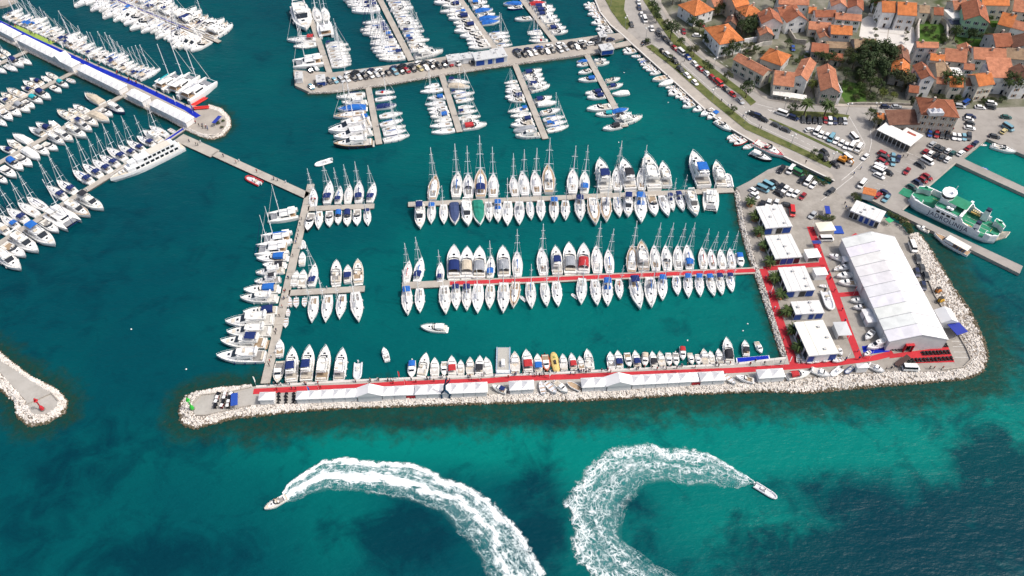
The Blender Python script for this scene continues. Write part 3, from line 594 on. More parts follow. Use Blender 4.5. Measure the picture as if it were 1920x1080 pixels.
    P.append(('cockpit_sofa', MB().box(-4.4,-3.7,-1.2,1.2,1.16,1.6).box(-3.72,-2.2,-1.2,-0.7,1.16,1.6).mesh('cruiser_sofa', canvas), 'sofa', None)); P.append(('helm_seat', MB().box(-1.4,-0.8,0.2,1.0,1.16,1.9).mesh('cruiser_helm_seat', canvas), 'sofa', None))
    P.append(('swim_platform', MB().box(-5.5,-5.0,-1.3,1.3,.28,.38).mesh('cruiser_platform', gel), 'cabin', None))
    P.append(('bimini', dome(MB(), -4.0, -0.6, 2.7, 2.5, 1.75, 1.25, 1.0, 7).mesh('cockpit_canopy', canvas), 'bimini', None))
    P.append(('hatch', MB().box(1.4,1.95,-.28,.28,1.72,1.80).mesh('cruiser_hatch', glass), None, ci))
    P.append(('bow_rail', rail(MB(), L, B, fs, fb, 'motor', 0.45, 0.99, 0.55, 7, 0.024).mesh('cruiser_rail', alu), None, None))
    cv = MB(); cv.loft([[(x,w,1.2),(x,w*.7,1.2+hh*.75),(x,0,1.2+hh),(x,-w*.7,1.2+hh*.75),(x,-w,1.2)] for x, w, hh in ((-5.0,1.55,0.5),(-3.0,1.68,1.1),(-0.3,1.68,1.35),(2.0,1.35,0.8),(4.7,0.2,0.32))]); P.append(('boat_cover', cv.mesh('boat_cover', canvas), 'cover', None))
    proto('E', L, B, P)
    # small cabin boat
    L, B, fs, fb = 6.5, 2.4, 0.75, 1.1
    h, d = hull_parts(L, B, fs, fb, 'open'); P = [('hull', h.mesh('cabin_boat_hull', gel), 'hull', None), ('deck', d.mesh('cabin_boat_deck', gel), 'deck', None)]
    c = MB(); c.loft([[(x,w,.8),(x,w*.85,.8+hh),(x,-w*.85,.8+hh),(x,-w,.8)] for x, w, hh in ((-0.4,0.95,1.0),(0.7,0.92,0.95),(1.2,0.8,0.5),(2.3,0.35,0.35))]); P.append(('cabin', c.mesh('cabin', gel), 'cabin', None)); ci = len(P)-1
    P.append(('cabin_window', MB().add([(.74,-.74,1.72),(1.2,-.64,1.34),(1.2,.64,1.34),(.74,.74,1.72),(.78,-.7,1.76),(1.24,-.62,1.38),(1.24,.62,1.38),(.78,.7,1.76)], [(4,5,6,7),(0,1,5,4),(1,2,6,5),(2,3,7,6),(3,0,4,7)]).mesh('cabin_boat_window', glass), None, ci))
    P.append(('cockpit_floor', MB().box(-2.9,-0.5,-.9,.9,.8,.85).mesh('cabin_boat_floor', canvas), 'cockpit', None))
    P.append(('bench', MB().box(-2.9,-2.4,-.85,.85,.85,1.15).mesh('cabin_boat_bench', canvas), 'sofa', None))
    P.append(('bimini', dome(MB(), -2.4, -0.3, 1.9, 1.9, 1.9, .3, .3, 6).tube((-1.4,.9,.8),(-1.4,.95,2.0),.025,.025,4).tube((-1.4,-.9,.8),(-1.4,-.95,2.0),.025,.025,4).mesh('cabin_boat_bimini', canvas), 'bimini', None))
    P.append(('outboard', MB().taper(-3.75,-3.3,-.2,.2,.5,1.25,.05,.08,.04).box(-3.55,-3.4,-.06,.06,-.4,.5).mesh('outboard', plastic), 'engine', None))
    P.append(('bow_rail', rail(MB(), L, B, fs, fb, 'open', 0.55, 0.99, 0.45, 6, 0.022).mesh('cabin_boat_rail', alu), None, None))
    proto('C', L, B, P)
    # open dinghy
    L, B, fs, fb = 5.0, 1.9, 0.5, 0.75
    h, d = hull_parts(L, B, fs, fb, 'open', rim=0.22); P = [('hull', h.mesh('dinghy_hull', gel), 'hull', None), ('floor', d.mesh('dinghy_floor', gel), 'deck', None)]
    for x, w in ((-1.7,.75),(-.3,.85),(1.1,.7)): P.append(('thwart', MB().box(x-.18,x+.18,-w,w,.62,.68).mesh('thwart', teak), None, None))
    P.append(('outboard', MB().taper(-2.85,-2.5,-.17,.17,.5,1.1,.04,.06,.03).box(-2.7,-2.6,-.05,.05,-.3,.5).mesh('dinghy_outboard', plastic), 'engine', None))
    proto('D', L, B, P)
    # rigid inflatable
    L, B = 6.5, 2.6; tb = MB(); pth = []
    for k in range(17):
        t = k / 16; a = -math.pi/2 + math.pi * t
        pth.append((-3.2 + 4.4 * min(1, t / 0.32), -1.0) if t < 0.32 else ((1.2 + 1.9 * math.cos((t-.32)/.36*math.pi - math.pi/2), 1.0 * math.sin((t-.32)/.36*math.pi - math.pi/2)) if t <= 0.68 else (1.2 - 4.4 * (t-.68)/.32, 1.0)))
    secs = []
    for k, p in enumerate(pth):
        a, b2 = pth[max(0,k-1)], pth[min(16,k+1)]; dd = Vector((b2[0]-a[0], b2[1]-a[1])).normalized(); nn = Vector((-dd.y, dd.x)); r = .27
        secs.append([(p[0]+nn.x*r*math.cos(q), p[1]+nn.y*r*math.cos(q), .45 + r*math.sin(q)) for q in [2*math.pi*j/8 for j in range(8)]])
    tb.loft(secs); P = [('tube', tb.mesh('rib_tube', plastic), 'hull', None)]
    P.append(('floor', MB().flat([(-3.0,-.9),(1.3,-.9),(2.7,-.3),(2.7,.3),(1.3,.9),(-3.0,.9)], .38).prism([(-3.0,-.8),(1.3,-.8),(2.8,0),(1.3,.8),(-3.0,.8)], -.25, .36).mesh('rib_floor', plastic), 'deck', None))
    P.append(('console', MB().taper(-.6,.1,-.4,.4,.38,1.25,.15,.25,.06).mesh('console', gel), 'cabin', None)); P.append(('helm_seat', MB().box(-1.5,-.95,-.45,.45,.38,.95).mesh('rib_seat', canvas), 'sofa', None))
    P.append(('outboard', MB().taper(-3.7,-3.2,-.22,.22,.5,1.35,.05,.08,.04).box(-3.5,-3.35,-.06,.06,-.4,.5).mesh('rib_outboard', plastic), 'engine', None))
    proto('R', L, B, P)
mk_motor()
NOUN = {'S': 'sailboat', 's': 'sailboat', 'K': 'sailing catamaran', 'M': 'motor yacht', 'E': 'cabin cruiser', 'C': 'cabin boat', 'D': 'open dinghy', 'R': 'inflatable boat'}
BNAME = {'S': 'sailboat', 's': 'sailboat', 'K': 'catamaran', 'M': 'motor_yacht', 'E': 'cabin_cruiser', 'C': 'cabin_boat', 'D': 'dinghy', 'R': 'inflatable_boat'}
GROUPN = {'S': 'moored sailboats', 'K': 'moored catamarans', 'M': 'moored motor yachts', 'E': 'moored cabin cruisers', 'C': 'small cabin boats', 'D': 'open dinghies', 'R': 'inflatable boats'}
def spawn(root, parts, cols, skip=()):
    made = []
    for nm, me, ck, pi in parts:
        if nm in skip or (pi is not None and made[pi] is None): made.append(None); continue
        o = bpy.data.objects.new(nm, me); COL.objects.link(o); o.parent = root if pi is None else made[pi]
        if nm == 'fender': o['kind'] = 'stuff'
        c = cols.get(ck, (0.8,0.8,0.79)); o.color = (c[0], c[1], c[2], 1); made.append(o)
    return made
BR = random.Random(11)
def boat(kind, bow, stern, opts='', where='', zd=1.1, z0=0.0, beam=1.0, label=None, group=None):
    key = kind
    if kind == 'S' and BR.random() < 0.4: key = 's'
    L0, B0, parts = PROTO[key]
    b, s = G(bow[0], bow[1], z0 + zd), G(stern[0], stern[1], z0 + zd); d = b - s; d.z = 0; L = max(3.0, d.length)
    o = {opts[i]: opts[i+1] for i in range(0, len(opts) - 1, 2)}
    v = BR.uniform(0.74, 0.86); wh = (v, v, v * BR.uniform(0.95, 1.0))
    cols = {'hull': PAL[o['u']] if 'u' in o else wh, 'deck': PAL[o['d']] if 'd' in o else BR.choice([tuple(x * 0.97 for x in wh), tuple(x * 0.9 for x in wh), (0.62,0.62,0.61), (0.67,0.66,0.63)]), 'cabin': wh, 'cockpit': BR.choice([(0.33,0.25,0.17),(0.46,0.42,0.36),(0.52,0.51,0.48),(0.28,0.27,0.26),(0.60,0.59,0.56)]), 'hood': PAL[o.get('h', 'w')],
            'bimini': PAL[o.get('m', 'w')], 'sail': PAL[o.get('s', BR.choice('wwwwnb') if kind == 'S' else 'w')], 'jib': PAL[o.get('j', BR.choice('wwwn'))], 'fender': PAL[BR.choice('wwnn')], 'alu': (0.6,0.62,0.65),
            'net': (0.25,0.26,0.28), 'sofa': BR.choice([(0.7,0.68,0.63),(0.55,0.5,0.42),(0.75,0.74,0.72)]), 'sunpad': BR.choice([(0.7,0.68,0.64),(0.6,0.55,0.47)]), 'cover': PAL[o.get('c', 'w')], 'engine': PAL[BR.choice('kkws')]}
    if kind in 'RD': cols['deck'] = PAL[o.get('d', 's')]
    skip = set()
    if kind == 'S':
        if 'h' not in o: skip.add('sprayhood')
        if 'm' not in o: skip.add('bimini')
        if BR.random() < 0.5: skip.add('cockpit_table')
    elif kind in 'MEC' and 'm' not in o: skip.add('bimini')
    if kind == 'E':
        if 'c' in o: skip |= {'windscreen', 'cockpit_sofa', 'helm_seat', 'bimini', 'hatch', 'cockpit_floor'}
        else: skip.add('boat_cover')
    if kind == 'C' and BR.random() < .4: skip.add('outboard')
    if kind == 'S' and o.get('h', '') in ('n', 'b') and 'm' not in o: skip.discard('bimini'); cols['bimini'] = PAL[o['h']]
    k = L / L0; kb = k * beam * (0.94 if kind == 'S' else 1.0) * (1.0 if L > 9 else 1.08)
    if label is None:
        f = []
        hullc = CN[o['u']] if 'u' in o else 'white'
        if 'c' in o: f.append(CN[o['c']] + (' cover'))
        if 'h' in o: f.append(CN[o['h']] + ' sprayhood')
        if 'm' in o: f.append(CN[o['m']] + (' canopy' if kind in 'EC' else ' bimini'))
        if 'd' in o and len(f) < 2 and kind not in 'RD': f.append(CN[o['d']] + ' deck')
        if 's' in o and len(f) < 2: f.append(CN[o['s']] + ' sail cover')
        label = hullc + ' ' + NOUN[kind] + (' with ' + f[0] if f else '') + where
        if len(label.split()) > 16: label = hullc + ' ' + NOUN[kind] + where
    r = empty(BNAME[kind], ((b.x + s.x)/2, (b.y + s.y)/2, z0), math.atan2(d.y, d.x), label, {'S': 'sailboat', 'K': 'catamaran', 'M': 'yacht', 'R': 'inflatable', 'D': 'dinghy'}.get(kind, 'motorboat'), group or GROUPN[kind], (k, kb, (k * 0.6 + 0.4) if kind in 'MEC' else k))
    if z0 == 0: r.rotation_euler[0] = BR.gauss(0, 0.012)
    spawn(r, parts, cols, skip); return r
def row(where, ox, oy, sc, data, start=0, z0=0.0, group=None, shr=0.0):
    """data: one boat per entry: kind bowx bowy sternx sterny [options]; where uses {} for the ordinal"""
    for i, e in enumerate(data.strip().split(';')):
        f = e.split()
        if len(f) < 5: continue
        n = [float(q) for q in f[1:5]]
        n[2] += (n[0]-n[2])*shr; n[3] += (n[1]-n[3])*shr
        boat(f[0], (ox + n[0]/sc, oy + n[1]/sc), (ox + n[2]/sc, oy + n[3]/sc), f[5] if len(f) > 5 else '', ', ' + where.format(ORD[i + start]), z0=z0, group=group)
def rowgen(where, p0, p1, n, off, kinds, opts, jit=0.12, start=0, beam=1.0):
    """n boats with sterns from p0 to p1 (photo pixels) and bows at the given offset"""
    for i in range(n):
        t = (i + 0.5 + BR.uniform(-.12, .12)) / n; s = (p0[0] + (p1[0]-p0[0])*t, p0[1] + (p1[1]-p0[1])*t); q = 1 + BR.uniform(-jit*1.6, jit)
        boat(BR.choice(kinds), (s[0] + off[0]*q, s[1] + off[1]*q + BR.uniform(-.6,.6)), s, BR.choice(opts), ', ' + where.format(ORD[i + start]), beam=beam)

T = lambda c, r: (480*c, 270*r, 4.0)
# the two long pontoons of the middle basin
row('{} from the free end above the bare pontoon', *T(1,1), 'S 1350 235 1320 415 dt; S 1515 215 1500 400 hg; S 1590 225 1595 405 hk; S 1685 190 1685 400 dthn; S 1780 225 1780 400; S 1925 240 1945 390; S 1995 210 2020 385; S 2088 205 2110 385; S 2188 160 2198 365 hgdt; S 2375 190 2375 372; S 2465 205 2462 372 hb; M 2575 125 2625 350 mn; S 2700 180 2715 350; M 2750 125 2810 340 mk; S 2885 190 2895 345; M 2925 90 2990 340; M 3045 145 3085 315; M 3270 70 3360 320 mb; M 3445 140 3495 320; R 3535 215 3555 315')
row('{} from the free end below the bare pontoon', *T(1,1), 'M 1230 635 1230 455 mn; S 1312 595 1320 450 mb; S 1408 598 1408 450; E 1492 605 1487 445 cd; M 1590 615 1575 430; E 1680 610 1660 430 ca; S 1752 582 1742 430; S 1815 588 1812 430 hb; S 1885 612 1888 430; S 1975 605 1975 430 hg; S 2065 565 2050 430; S 2140 572 2135 420; S 2236 582 2236 415 mb; S 2322 570 2320 420; S 2435 578 2425 400 mn; S 2548 610 2520 400 dt; S 2628 585 2623 395 dthg; S 2728 548 2705 395; M 2790 548 2792 385 mn; S 2890 592 2880 385 hb; E 2995 540 2960 380; S 3095 545 3040 385 us; S 3133 500 3100 375 hn; S 3208 503 3160 365 hn; M 3305 543 3245 360')
boat('K', (960+1490/4, 270+508/4), (960+1492/4, 270+362/4), '', '', label='broad white catamaran below the quay end of the bare pontoon')
row('{} from the free end above the red carpet pontoon', *T(1,1), 'S 1150 875 1125 1035 sr; S 1245 850 1205 1030 hn; S 1385 885 1380 1030 mn; E 1485 770 1485 1005 mn; E 1585 780 1580 1000 me; E 1680 780 1672 1005 mg; S 1765 835 1755 1000 hb; E 1850 775 1862 995 mg; S 1958 805 1962 995; S 2138 780 2158 985; M 2245 775 2263 975 mn; E 2345 750 2358 970 mg; E 2457 755 2455 970 mr; S 2550 765 2562 970; S 2638 790 2655 968; S 2823 760 2818 960 usdt; M 2888 735 2910 945 dt; S 2983 760 3002 950; S 3068 760 3088 950 hk; S 3160 760 3170 945; S 3228 755 3255 940 hb; S 3343 775 3360 935 sr; S 3407 785 3432 935 sr; S 3480 785 3505 935; S 3552 780 3577 930; C 3645 920 3620 815 mb')
row('{} from the free end below the red carpet pontoon', *T(1,2), 'S 1137 203 1130 0 mb; S 1228 183 1228 0; S 1423 195 1412 -20; S 1503 162 1498 -20 mn; S 1580 170 1580 -20 mn; S 1660 190 1668 -30; S 1750 155 1760 -30; S 1853 188 1860 -40; S 1928 148 1950 -50 dt; S 2068 152 2055 -45; S 2182 138 2160 -40; S 2267 138 2250 -50; S 2438 122 2445 -75; S 2560 132 2540 -65; S 2638 136 2635 -65 hb; S 2730 82 2720 -70 sr; S 2882 160 2830 -75 mn; S 2967 148 2955 -80 hg; S 3050 92 3048 -90 mb; S 3165 52 3150 -95; S 3245 70 3238 -100 mb; S 3335 62 3320 -100 mb; S 3440 60 3395 -100 mb; S 3500 50 3470 -105 mn; S 3575 28 3550 -110 mn')
boat('R', (1074,552), (1081,557), '', '', zd=.5, label='tiny tender behind a bow below the red carpet pontoon'); boat('R', (977,556), (984,562), '', '', zd=.5, label='tiny tender between two bows below the red carpet pontoon')
# trunk pontoon and its fingers
row('{} along the upper side of the upper finger', *T(1,1), 'S 430 330 430 465 hr; S 560 280 530 445 hn; S 635 315 610 445 mn; S 705 305 685 445; S 775 280 768 440 hn; S 890 290 850 435 hn')
row('{} along the lower side of the upper finger', *T(1,1), 'E 385 655 415 515 uk; S 465 635 475 500; E 548 618 550 500; E 612 600 620 498 mb; E 682 612 688 495 mn; E 755 608 758 488; S 838 608 832 490 mn')
row('{} from the trunk on the upper side of the lower finger', *T(1,1), 'C 310 950 280 1060; C 360 945 340 1075; S 445 895 415 1065 hn; E 605 875 600 1050; C 690 910 688 1035 mn; E 765 870 768 1040 de')
row('{} from the trunk under the lower finger', *T(1,2), 'D 250 60 250 130; D 297 140 300 65; D 360 135 362 65; S 415 258 440 60 us; S 518 255 545 50; S 622 230 650 45; S 770 255 745 30')
row('{} from the top on the basin side of the trunk pontoon', *T(1,1), 'R 345 710 352 775; C 350 810 342 905; D 240 1225 235 1280; D 215 1370 225 1295; C 182 1465 175 1590')
row('{} from the top, bow outwards, left of the trunk pontoon', *T(1,1), 'K 85 555 315 515; K 35 720 270 690 sb; K -5 795 250 775; E 5 860 235 850 mb; E 50 905 220 905 mk; M 0 970 205 945; M -10 1035 180 1012 mk; E -90 1098 170 1085 mb; M -115 1158 155 1158; E -95 1265 160 1245 mn; M -225 1342 135 1320; M -215 1418 115 1405; M -260 1485 75 1495 mn; M -290 1595 70 1595')
# the quay of the breakwater
row('{} from the trunk pontoon along the breakwater quay', *T(1,2), 'C 155 708 182 545 de; M 278 455 265 705 mn; M 405 440 375 695 mn; M 530 440 490 700; M 655 460 620 695; R 755 680 765 550 us; C 1165 670 1170 540 mb; E 1278 490 1240 665; C 1340 525 1340 665; C 1410 655 1412 545; C 1468 510 1472 655 mr; C 1535 540 1535 655; C 1605 520 1605 650 de; C 1680 510 1672 650 mk; C 1725 520 1750 650')
row('{} beyond the grey barge along the breakwater quay', *T(2,2), 'C 20 480 25 635 de; C 105 465 125 630 mr; C 190 495 200 630 mb; C 265 622 245 495 uodo; C 380 495 393 615; C 443 490 465 610 mr; C 505 510 530 615; E 560 460 590 610; C 735 480 750 605; C 790 470 810 600 mn; C 885 590 862 480; C 920 470 945 595 mn; C 998 585 1000 480 me; C 1050 475 1070 590 mk; C 1105 475 1135 590 de; C 1185 580 1172 480; C 1235 580 1228 480; C 1285 535 1278 435 mr; C 1355 570 1335 480 de; C 1405 572 1390 490; C 1435 455 1455 575 de; C 1485 470 1510 570; C 1545 455 1570 565; E 1605 375 1635 560 mk; C 1745 390 1760 505 mk; C 1875 485 1835 395')
boat('C', (719,651), (726,675), '', '', label='small white boat adrift in the middle of the basin'); boat('E', (789,612.5), (838,616), 'mw', '', label='white pilot boat under way in the middle of the basin')
boat('R', (590,310), (622,300), '', '', zd=.5, label='white inflatable boat under way near the trunk pontoon'); boat('R', (461,331), (489,345), 'ur', '', zd=.5, label='red inflatable boat beside the angled walkway')
# exhibition pier
UP = "{} from the frame's edge above the exhibition pier"
rowgen(UP, (2,31), (265,150), 31, (36,-17), 'SSSSSM', ['', '', 'hk', 'hn', 'me', 'hb', 'hg', 'mn', 'dt', ''], 0.16)
boat('K', (338,139), (296,166), 'sq', '', label='white catamaran with a teal sail, third from the pier head'); boat('K', (366,141), (322,174), '', '', label='middle white catamaran of three near the pier head'); boat('K', (398,152), (344,188), 'mw', '', label='large white catamaran beside the red inflatables')
rowgen('{} above the upper pontoon with the blue runner', (226,1), (400,72), 20, (40,-23), 'SSMME', ['', '', 'hn', 'mn', '', 'hg', 'dt'], 0.14)
rowgen('{} below the upper pontoon with the blue runner', (180,-14), (398,78), 25, (-40,22), 'SSEMS', ['', '', '', 'mn', 'hb', ''], 0.14)
rowgen('{} in the row at the upper edge, left of the blue runner', (150,-12), (190,-2), 3, (-2,10), 'E', [''], 0.1)
# left fingers (eight-fold crops)
row('{} along the uppermost finger on the left', 0, 0, 8.0, 'S 480 960 270 860; E 355 1000 130 880 mn; S 265 1060 50 960; S 100 1085 -120 1000; E 10 740 130 810; E -80 790 60 850; S -120 860 10 920', shr=0.09)
row('{} from the pier on the upper side of the second left finger', 0, 135, 8.0, 'E 690 10 850 85; C 620 65 755 130; E 450 95 640 170 mn; E 350 140 580 235; E 320 225 500 285 mn; E 110 260 390 365 de; E 20 320 250 425 de; C 5 385 145 460 mn; E -110 430 40 520', shr=0.09)
row('{} from the pier under the second left finger', 0, 135, 8.0, 'D 1130 150 995 90; E 1025 220 850 130 mq; E 920 295 750 200; E 760 405 540 270 mn; E 640 455 430 360 mq; E 515 535 330 420; E 450 595 220 470 mg; E 315 655 90 510; E 185 720 -10 560; S 100 800 -70 690', shr=0.09)
row('{} from the pier on the upper side of the third left finger', 0, 135, 8.0, 'E 1280 330 1560 480 ce; E 1100 500 1330 605; E 1030 555 1230 670 de; E 865 580 1140 720 de; C 735 735 885 830; E 545 770 800 890 mn; E 445 840 690 955 mg; E 200 940 475 1065 cw; C 110 1020 290 1110; E 0 1120 215 1200 mn; E 120 1060 330 1140 de', shr=0.09)
row('{} from the pier under the third left finger', 0, 135, 8.0, 'M 1875 615 1610 490 ud; E 1690 660 1480 545; E 1645 745 1330 605 ce; E 1475 805 1220 660 de; M 1385 885 1120 745 mn; M 1305 985 980 830; M 1105 1035 820 890; M 970 1080 720 945; E 870 1165 620 1060; E 740 1240 500 1095; E 600 1310 335 1140 cw; E 485 1410 215 1240; E 345 1470 105 1300 mb; E 245 1580 -5 1410; E 105 1660 -80 1540', shr=0.09)
row('{} from the pier on the upper side of the excursion ship finger', 0, 270, 8.0, 'S 2240 -270 2530 -120; M 2155 -190 2440 -30; S 2050 -120 2340 30 hn; S 1900 -50 2190 110 hn; S 1770 20 2060 180 hn; S 1600 60 1915 255 hn; S 1490 170 1805 340 hn; S 1385 240 1690 435 hn; S 1240 305 1545 505 hn; S 1092 400 1412 600 hn; S 855 550 1165 750 hn; S 708 630 1003 830 hn; S 405 800 718 990; S 270 885 595 1085; S 105 970 430 1175 hn; S 5 1075 295 1265 mb; S -110 1150 150 1360 me', shr=0.09)
row('{} beyond the excursion ship under its finger', 0, 270, 8.0, 'M 1560 985 1150 780 mk; M 1360 1085 955 885 dt', shr=0.09)
boat('K', (141,424), (97,397), '', '', beam=1.05, label='white catamaran, two places after the excursion ship')
row('{} beyond the catamaran under the excursion ship finger', 0, 405, 8.0, 'E 880 245 605 55 us; M 838 445 385 160 mb; M 582 545 165 275; E 388 610 15 405 us; M 318 810 -70 520', shr=0.09)
boat('D', (329,248), (316,240), '', '', label='small white dinghy above the blue carpet gangway')
# fingers above the car pier
boat('M', (574,58), (560,13), '', '', beam=1.25, label='big white motor yacht, bow down, by the first finger above the car pier')
boat('S', (538,75), (592,74), 'mr', '', label='sailboat with a red awning left of the first finger'); boat('S', (550,87), (593,82), '', '', beam=1.3, label='plain white sailboat left of the first finger, above the catamaran')
boat('K', (549,121), (606,113), '', '', label='white catamaran at the corner of the car pier')
boat('S', (590,14), (598,40), '', '', label='sailboat, bow up, right of the first finger, beside another'); boat('S', (607,14), (613,37), '', '', label='second sailboat, bow up, right of the first finger'); boat('K', (606,41), (613,68), '', '', label='catamaran, stern down, right of the first finger')
rowgen('{} right of the first finger above the car pier', (609,79), (622,126), 9, (40,-5), 'S', ['', '', 'mn', 'hg'], 0.12)
rowgen('{} from the top, left of the second upper finger', (700,-6), (714,20), 5, (-54,4), 'S', ['mn', '', 'hn'], 0.08)
rowgen('{} below the gap, left of the second upper finger', (720,36), (762,110), 11, (-50,4), 'S', ['mn', 'mb', '', '', 'hn', ''], 0.1)
rowgen('{} from the top, right of the second upper finger', (723,-4), (773,98), 17, (38,-3), 'SSSSE', ['', 'mb', '', 'mn', ''], 0.12)
boat('M', (831,96), (777,107), '', '', label='long white motor yacht at the foot of the second upper finger')
rowgen('{} from the top, left of the third upper finger', (856,-4), (922,88), 12, (-40,6), 'EEES', ['', 'mb', 'mn', '', ''], 0.14)
rowgen('{} from the top, right of the third upper finger', (876,-4), (906,48), 7, (34,-4), 'ECE', ['', 'mb', 'cb', ''], 0.14)
rowgen('{} at the foot of the third upper finger, right side', (915,60), (931,88), 4, (36,-3), 'SSE', ['', ''], 0.1)
row('{} from the top, left of the fourth upper finger', 940, 0, 8.0, 'E 30 60 300 50 cb; E 90 125 310 95 un; E 200 290 450 265; S 385 475 600 450; S 390 500 620 485; S 445 550 640 540; S 410 605 700 600 hr')
rowgen('{} from the top, right of the fourth upper finger', (986,-2), (1036,64), 10, (33,-3), 'EEC', ['', 'mn', '', 'mb', 'cr', ''], 0.16)
rowgen('{} from the top along the promenade wall above the car pier', (1113,2), (1150,60), 10, (-24,4), 'CCDE', ['', '', 'mw', ''], 0.18)
# fingers below the car pier
row('{} from the top, left of the first lower finger', 600, 150, 8.0, 'S 245 262 680 215; M 330 345 700 330; E 265 445 690 415 cb; S 200 552 690 495 dt; S 310 632 750 575 hb; M 130 782 765 650; M 210 872 770 775; M 205 975 790 935 ukdt')
row('{} from the top, right of the first lower finger', 600, 150, 8.0, 'S 1120 170 830 182 hr; S 1142 242 825 290; E 1145 372 850 402 cn; S 1238 488 890 545; S 1245 590 900 672; S 1285 680 935 750; S 1292 745 950 805; S 1342 820 948 905')
row('{} from the top, left of the second lower finger', 780, 120, 8.0, 'S 122 345 345 290; S 60 415 400 370; E 170 515 430 490 mb; S 130 602 440 570; S 165 672 470 640; E 195 735 480 690; E 215 795 490 750 mb; S 265 850 530 812; S 205 932 545 890; S 230 1025 582 980')
row('{} from the top, right of the second lower finger', 780, 120, 8.0, 'S 808 272 480 240 mn; E 812 345 490 322 ce; S 740 392 520 410 mn; S 878 418 570 485; S 872 508 598 552; S 875 622 630 640; S 922 690 630 718 mn; S 970 775 640 812; E 950 850 690 870; E 1062 898 698 952 mr')
row('{} from the top, left of the third lower finger', 940, 120, 8.0, 'S 40 275 240 240; S 60 322 262 300; S 65 368 282 348; E 60 412 300 420; E 55 495 335 472 mn; E 100 535 345 532; S 95 710 400 660 hb; S 135 778 450 740; E 200 855 462 812 mn; E 140 925 482 880; E 180 1005 505 955 cg; M 210 1080 570 1055')
row('{} from the top, right of the third lower finger', 940, 120, 8.0, 'E 608 82 330 150 mn; E 622 150 358 202; E 645 212 408 252; E 680 278 408 312 mn; M 728 322 440 392; E 760 488 500 552 mn; E 830 570 548 602 cw; E 880 680 595 735; S 955 778 628 835; S 985 850 660 908 hb; S 1012 920 688 995')
row('{} from the top, left of the fourth lower finger', 940, 0, 8.0, 'E 1130 925 1285 900 cb; E 1130 975 1290 945; E 1155 1095 1345 1040; E 1155 1198 1420 1178 mb; E 1255 1402 1512 1372 mn; E 1285 1462 1552 1432 mn; E 1280 1640 1645 1590; E 1415 1712 1682 1700 mq; E 1520 1932 1792 1880 mk')
row('{} from the top, right of the fourth lower finger', 940, 0, 8.0, 'E 1575 888 1395 895; E 1622 928 1410 955; E 1782 1170 1568 1208; E 1825 1258 1605 1308 mn; E 1660 1412 1912 1380 cw; E 1908 1630 1665 1680 cb; E 1955 1695 1700 1755 mk; M 2115 1755 1730 1845')
row('{} down the promenade wall from the car pier', 1160, 60, 8.0, 'C 60 272 200 232; C 75 315 255 262; D 190 352 330 342; D 280 405 390 382; D 310 445 420 412 db; C 325 485 470 450 mk; D 360 532 510 492; D 410 565 562 535; C 470 625 620 580; D 505 718 722 665 de; E 600 795 802 730 cw; D 705 825 845 800; D 740 885 902 842; C 745 935 952 872; C 850 975 1002 912; D 920 998 1052 962; C 965 1040 1130 1010; C 960 1120 1140 1065; C 1110 1175 1300 1110; E 1230 1245 1430 1150; C 1330 1290 1500 1200 mb; C 1450 1330 1580 1270')
row('{} along the lower promenade wall', 1320, 180, 8.0, 'E 410 515 178 365; D 345 632 490 570; D 380 675 548 612; C 450 725 630 642 ur; D 585 775 732 720; E 1018 965 705 840 ukmw; E 1195 910 755 690 dr')
row('{} in the small harbour behind the ferry', 1680, 180, 8.0, 'E 1800 840 1440 735 uw; D 1345 715 1290 708; R 1395 1075 1250 1045 ub')
row('{} under the ferry pier', *T(3,1), 'D 980 550 1072 572 utdt; C 1115 605 1215 652')
# speedboats at sea
boat('E', (496,955), (537,931), 'uwde', '', zd=.8, label='white speedboat leading the left-hand wake'); boat('R', (1457,934), (1415,908), 'us', '', zd=.5, beam=.78, label='grey inflatable speedboat leading the right-hand wake')
# boats standing ashore
row('{} of the boats ashore between the breakwater tents', *T(2,2), 'C -150 725 -40 772 mn; D 215 690 238 782; D 335 782 255 700; C 418 778 320 695; D 410 698 516 752 dt; D 1680 712 1600 640; E 1680 655 1815 690', z0=LZ + .35)
row('{} of the boats ashore in the boatyard by the breakwater', *T(3,2), 'E 318 630 150 660 mr; C 470 652 325 602; R 480 645 555 588; R 585 628 645 580 ud; C 875 622 755 562; C 735 380 795 312; D 232 490 232 540; D 272 492 270 545; D 305 548 355 535; D 360 545 405 522; D 418 540 478 515; D 488 540 570 520; C 560 500 520 425; R 480 155 430 15; C 622 85 735 92; C 642 135 748 142; C 735 492 765 470', z0=LZ + .35)
row('{} of the boats ashore beside the far end of the big tent', *T(3,1), 'C 460 822 572 862; D 498 940 556 905; C 530 932 622 905; C 516 985 640 972; C 530 1030 668 1038; D 395 1052 448 1055', z0=LZ + .35)
boat('M', (1626,651), (1660,642), '', '', z0=LZ + .5, label='white motor yacht shown on the blue carpet ashore')
print('boats', len([o for o in bpy.data.objects if o.parent is None and o.type == 'EMPTY']))
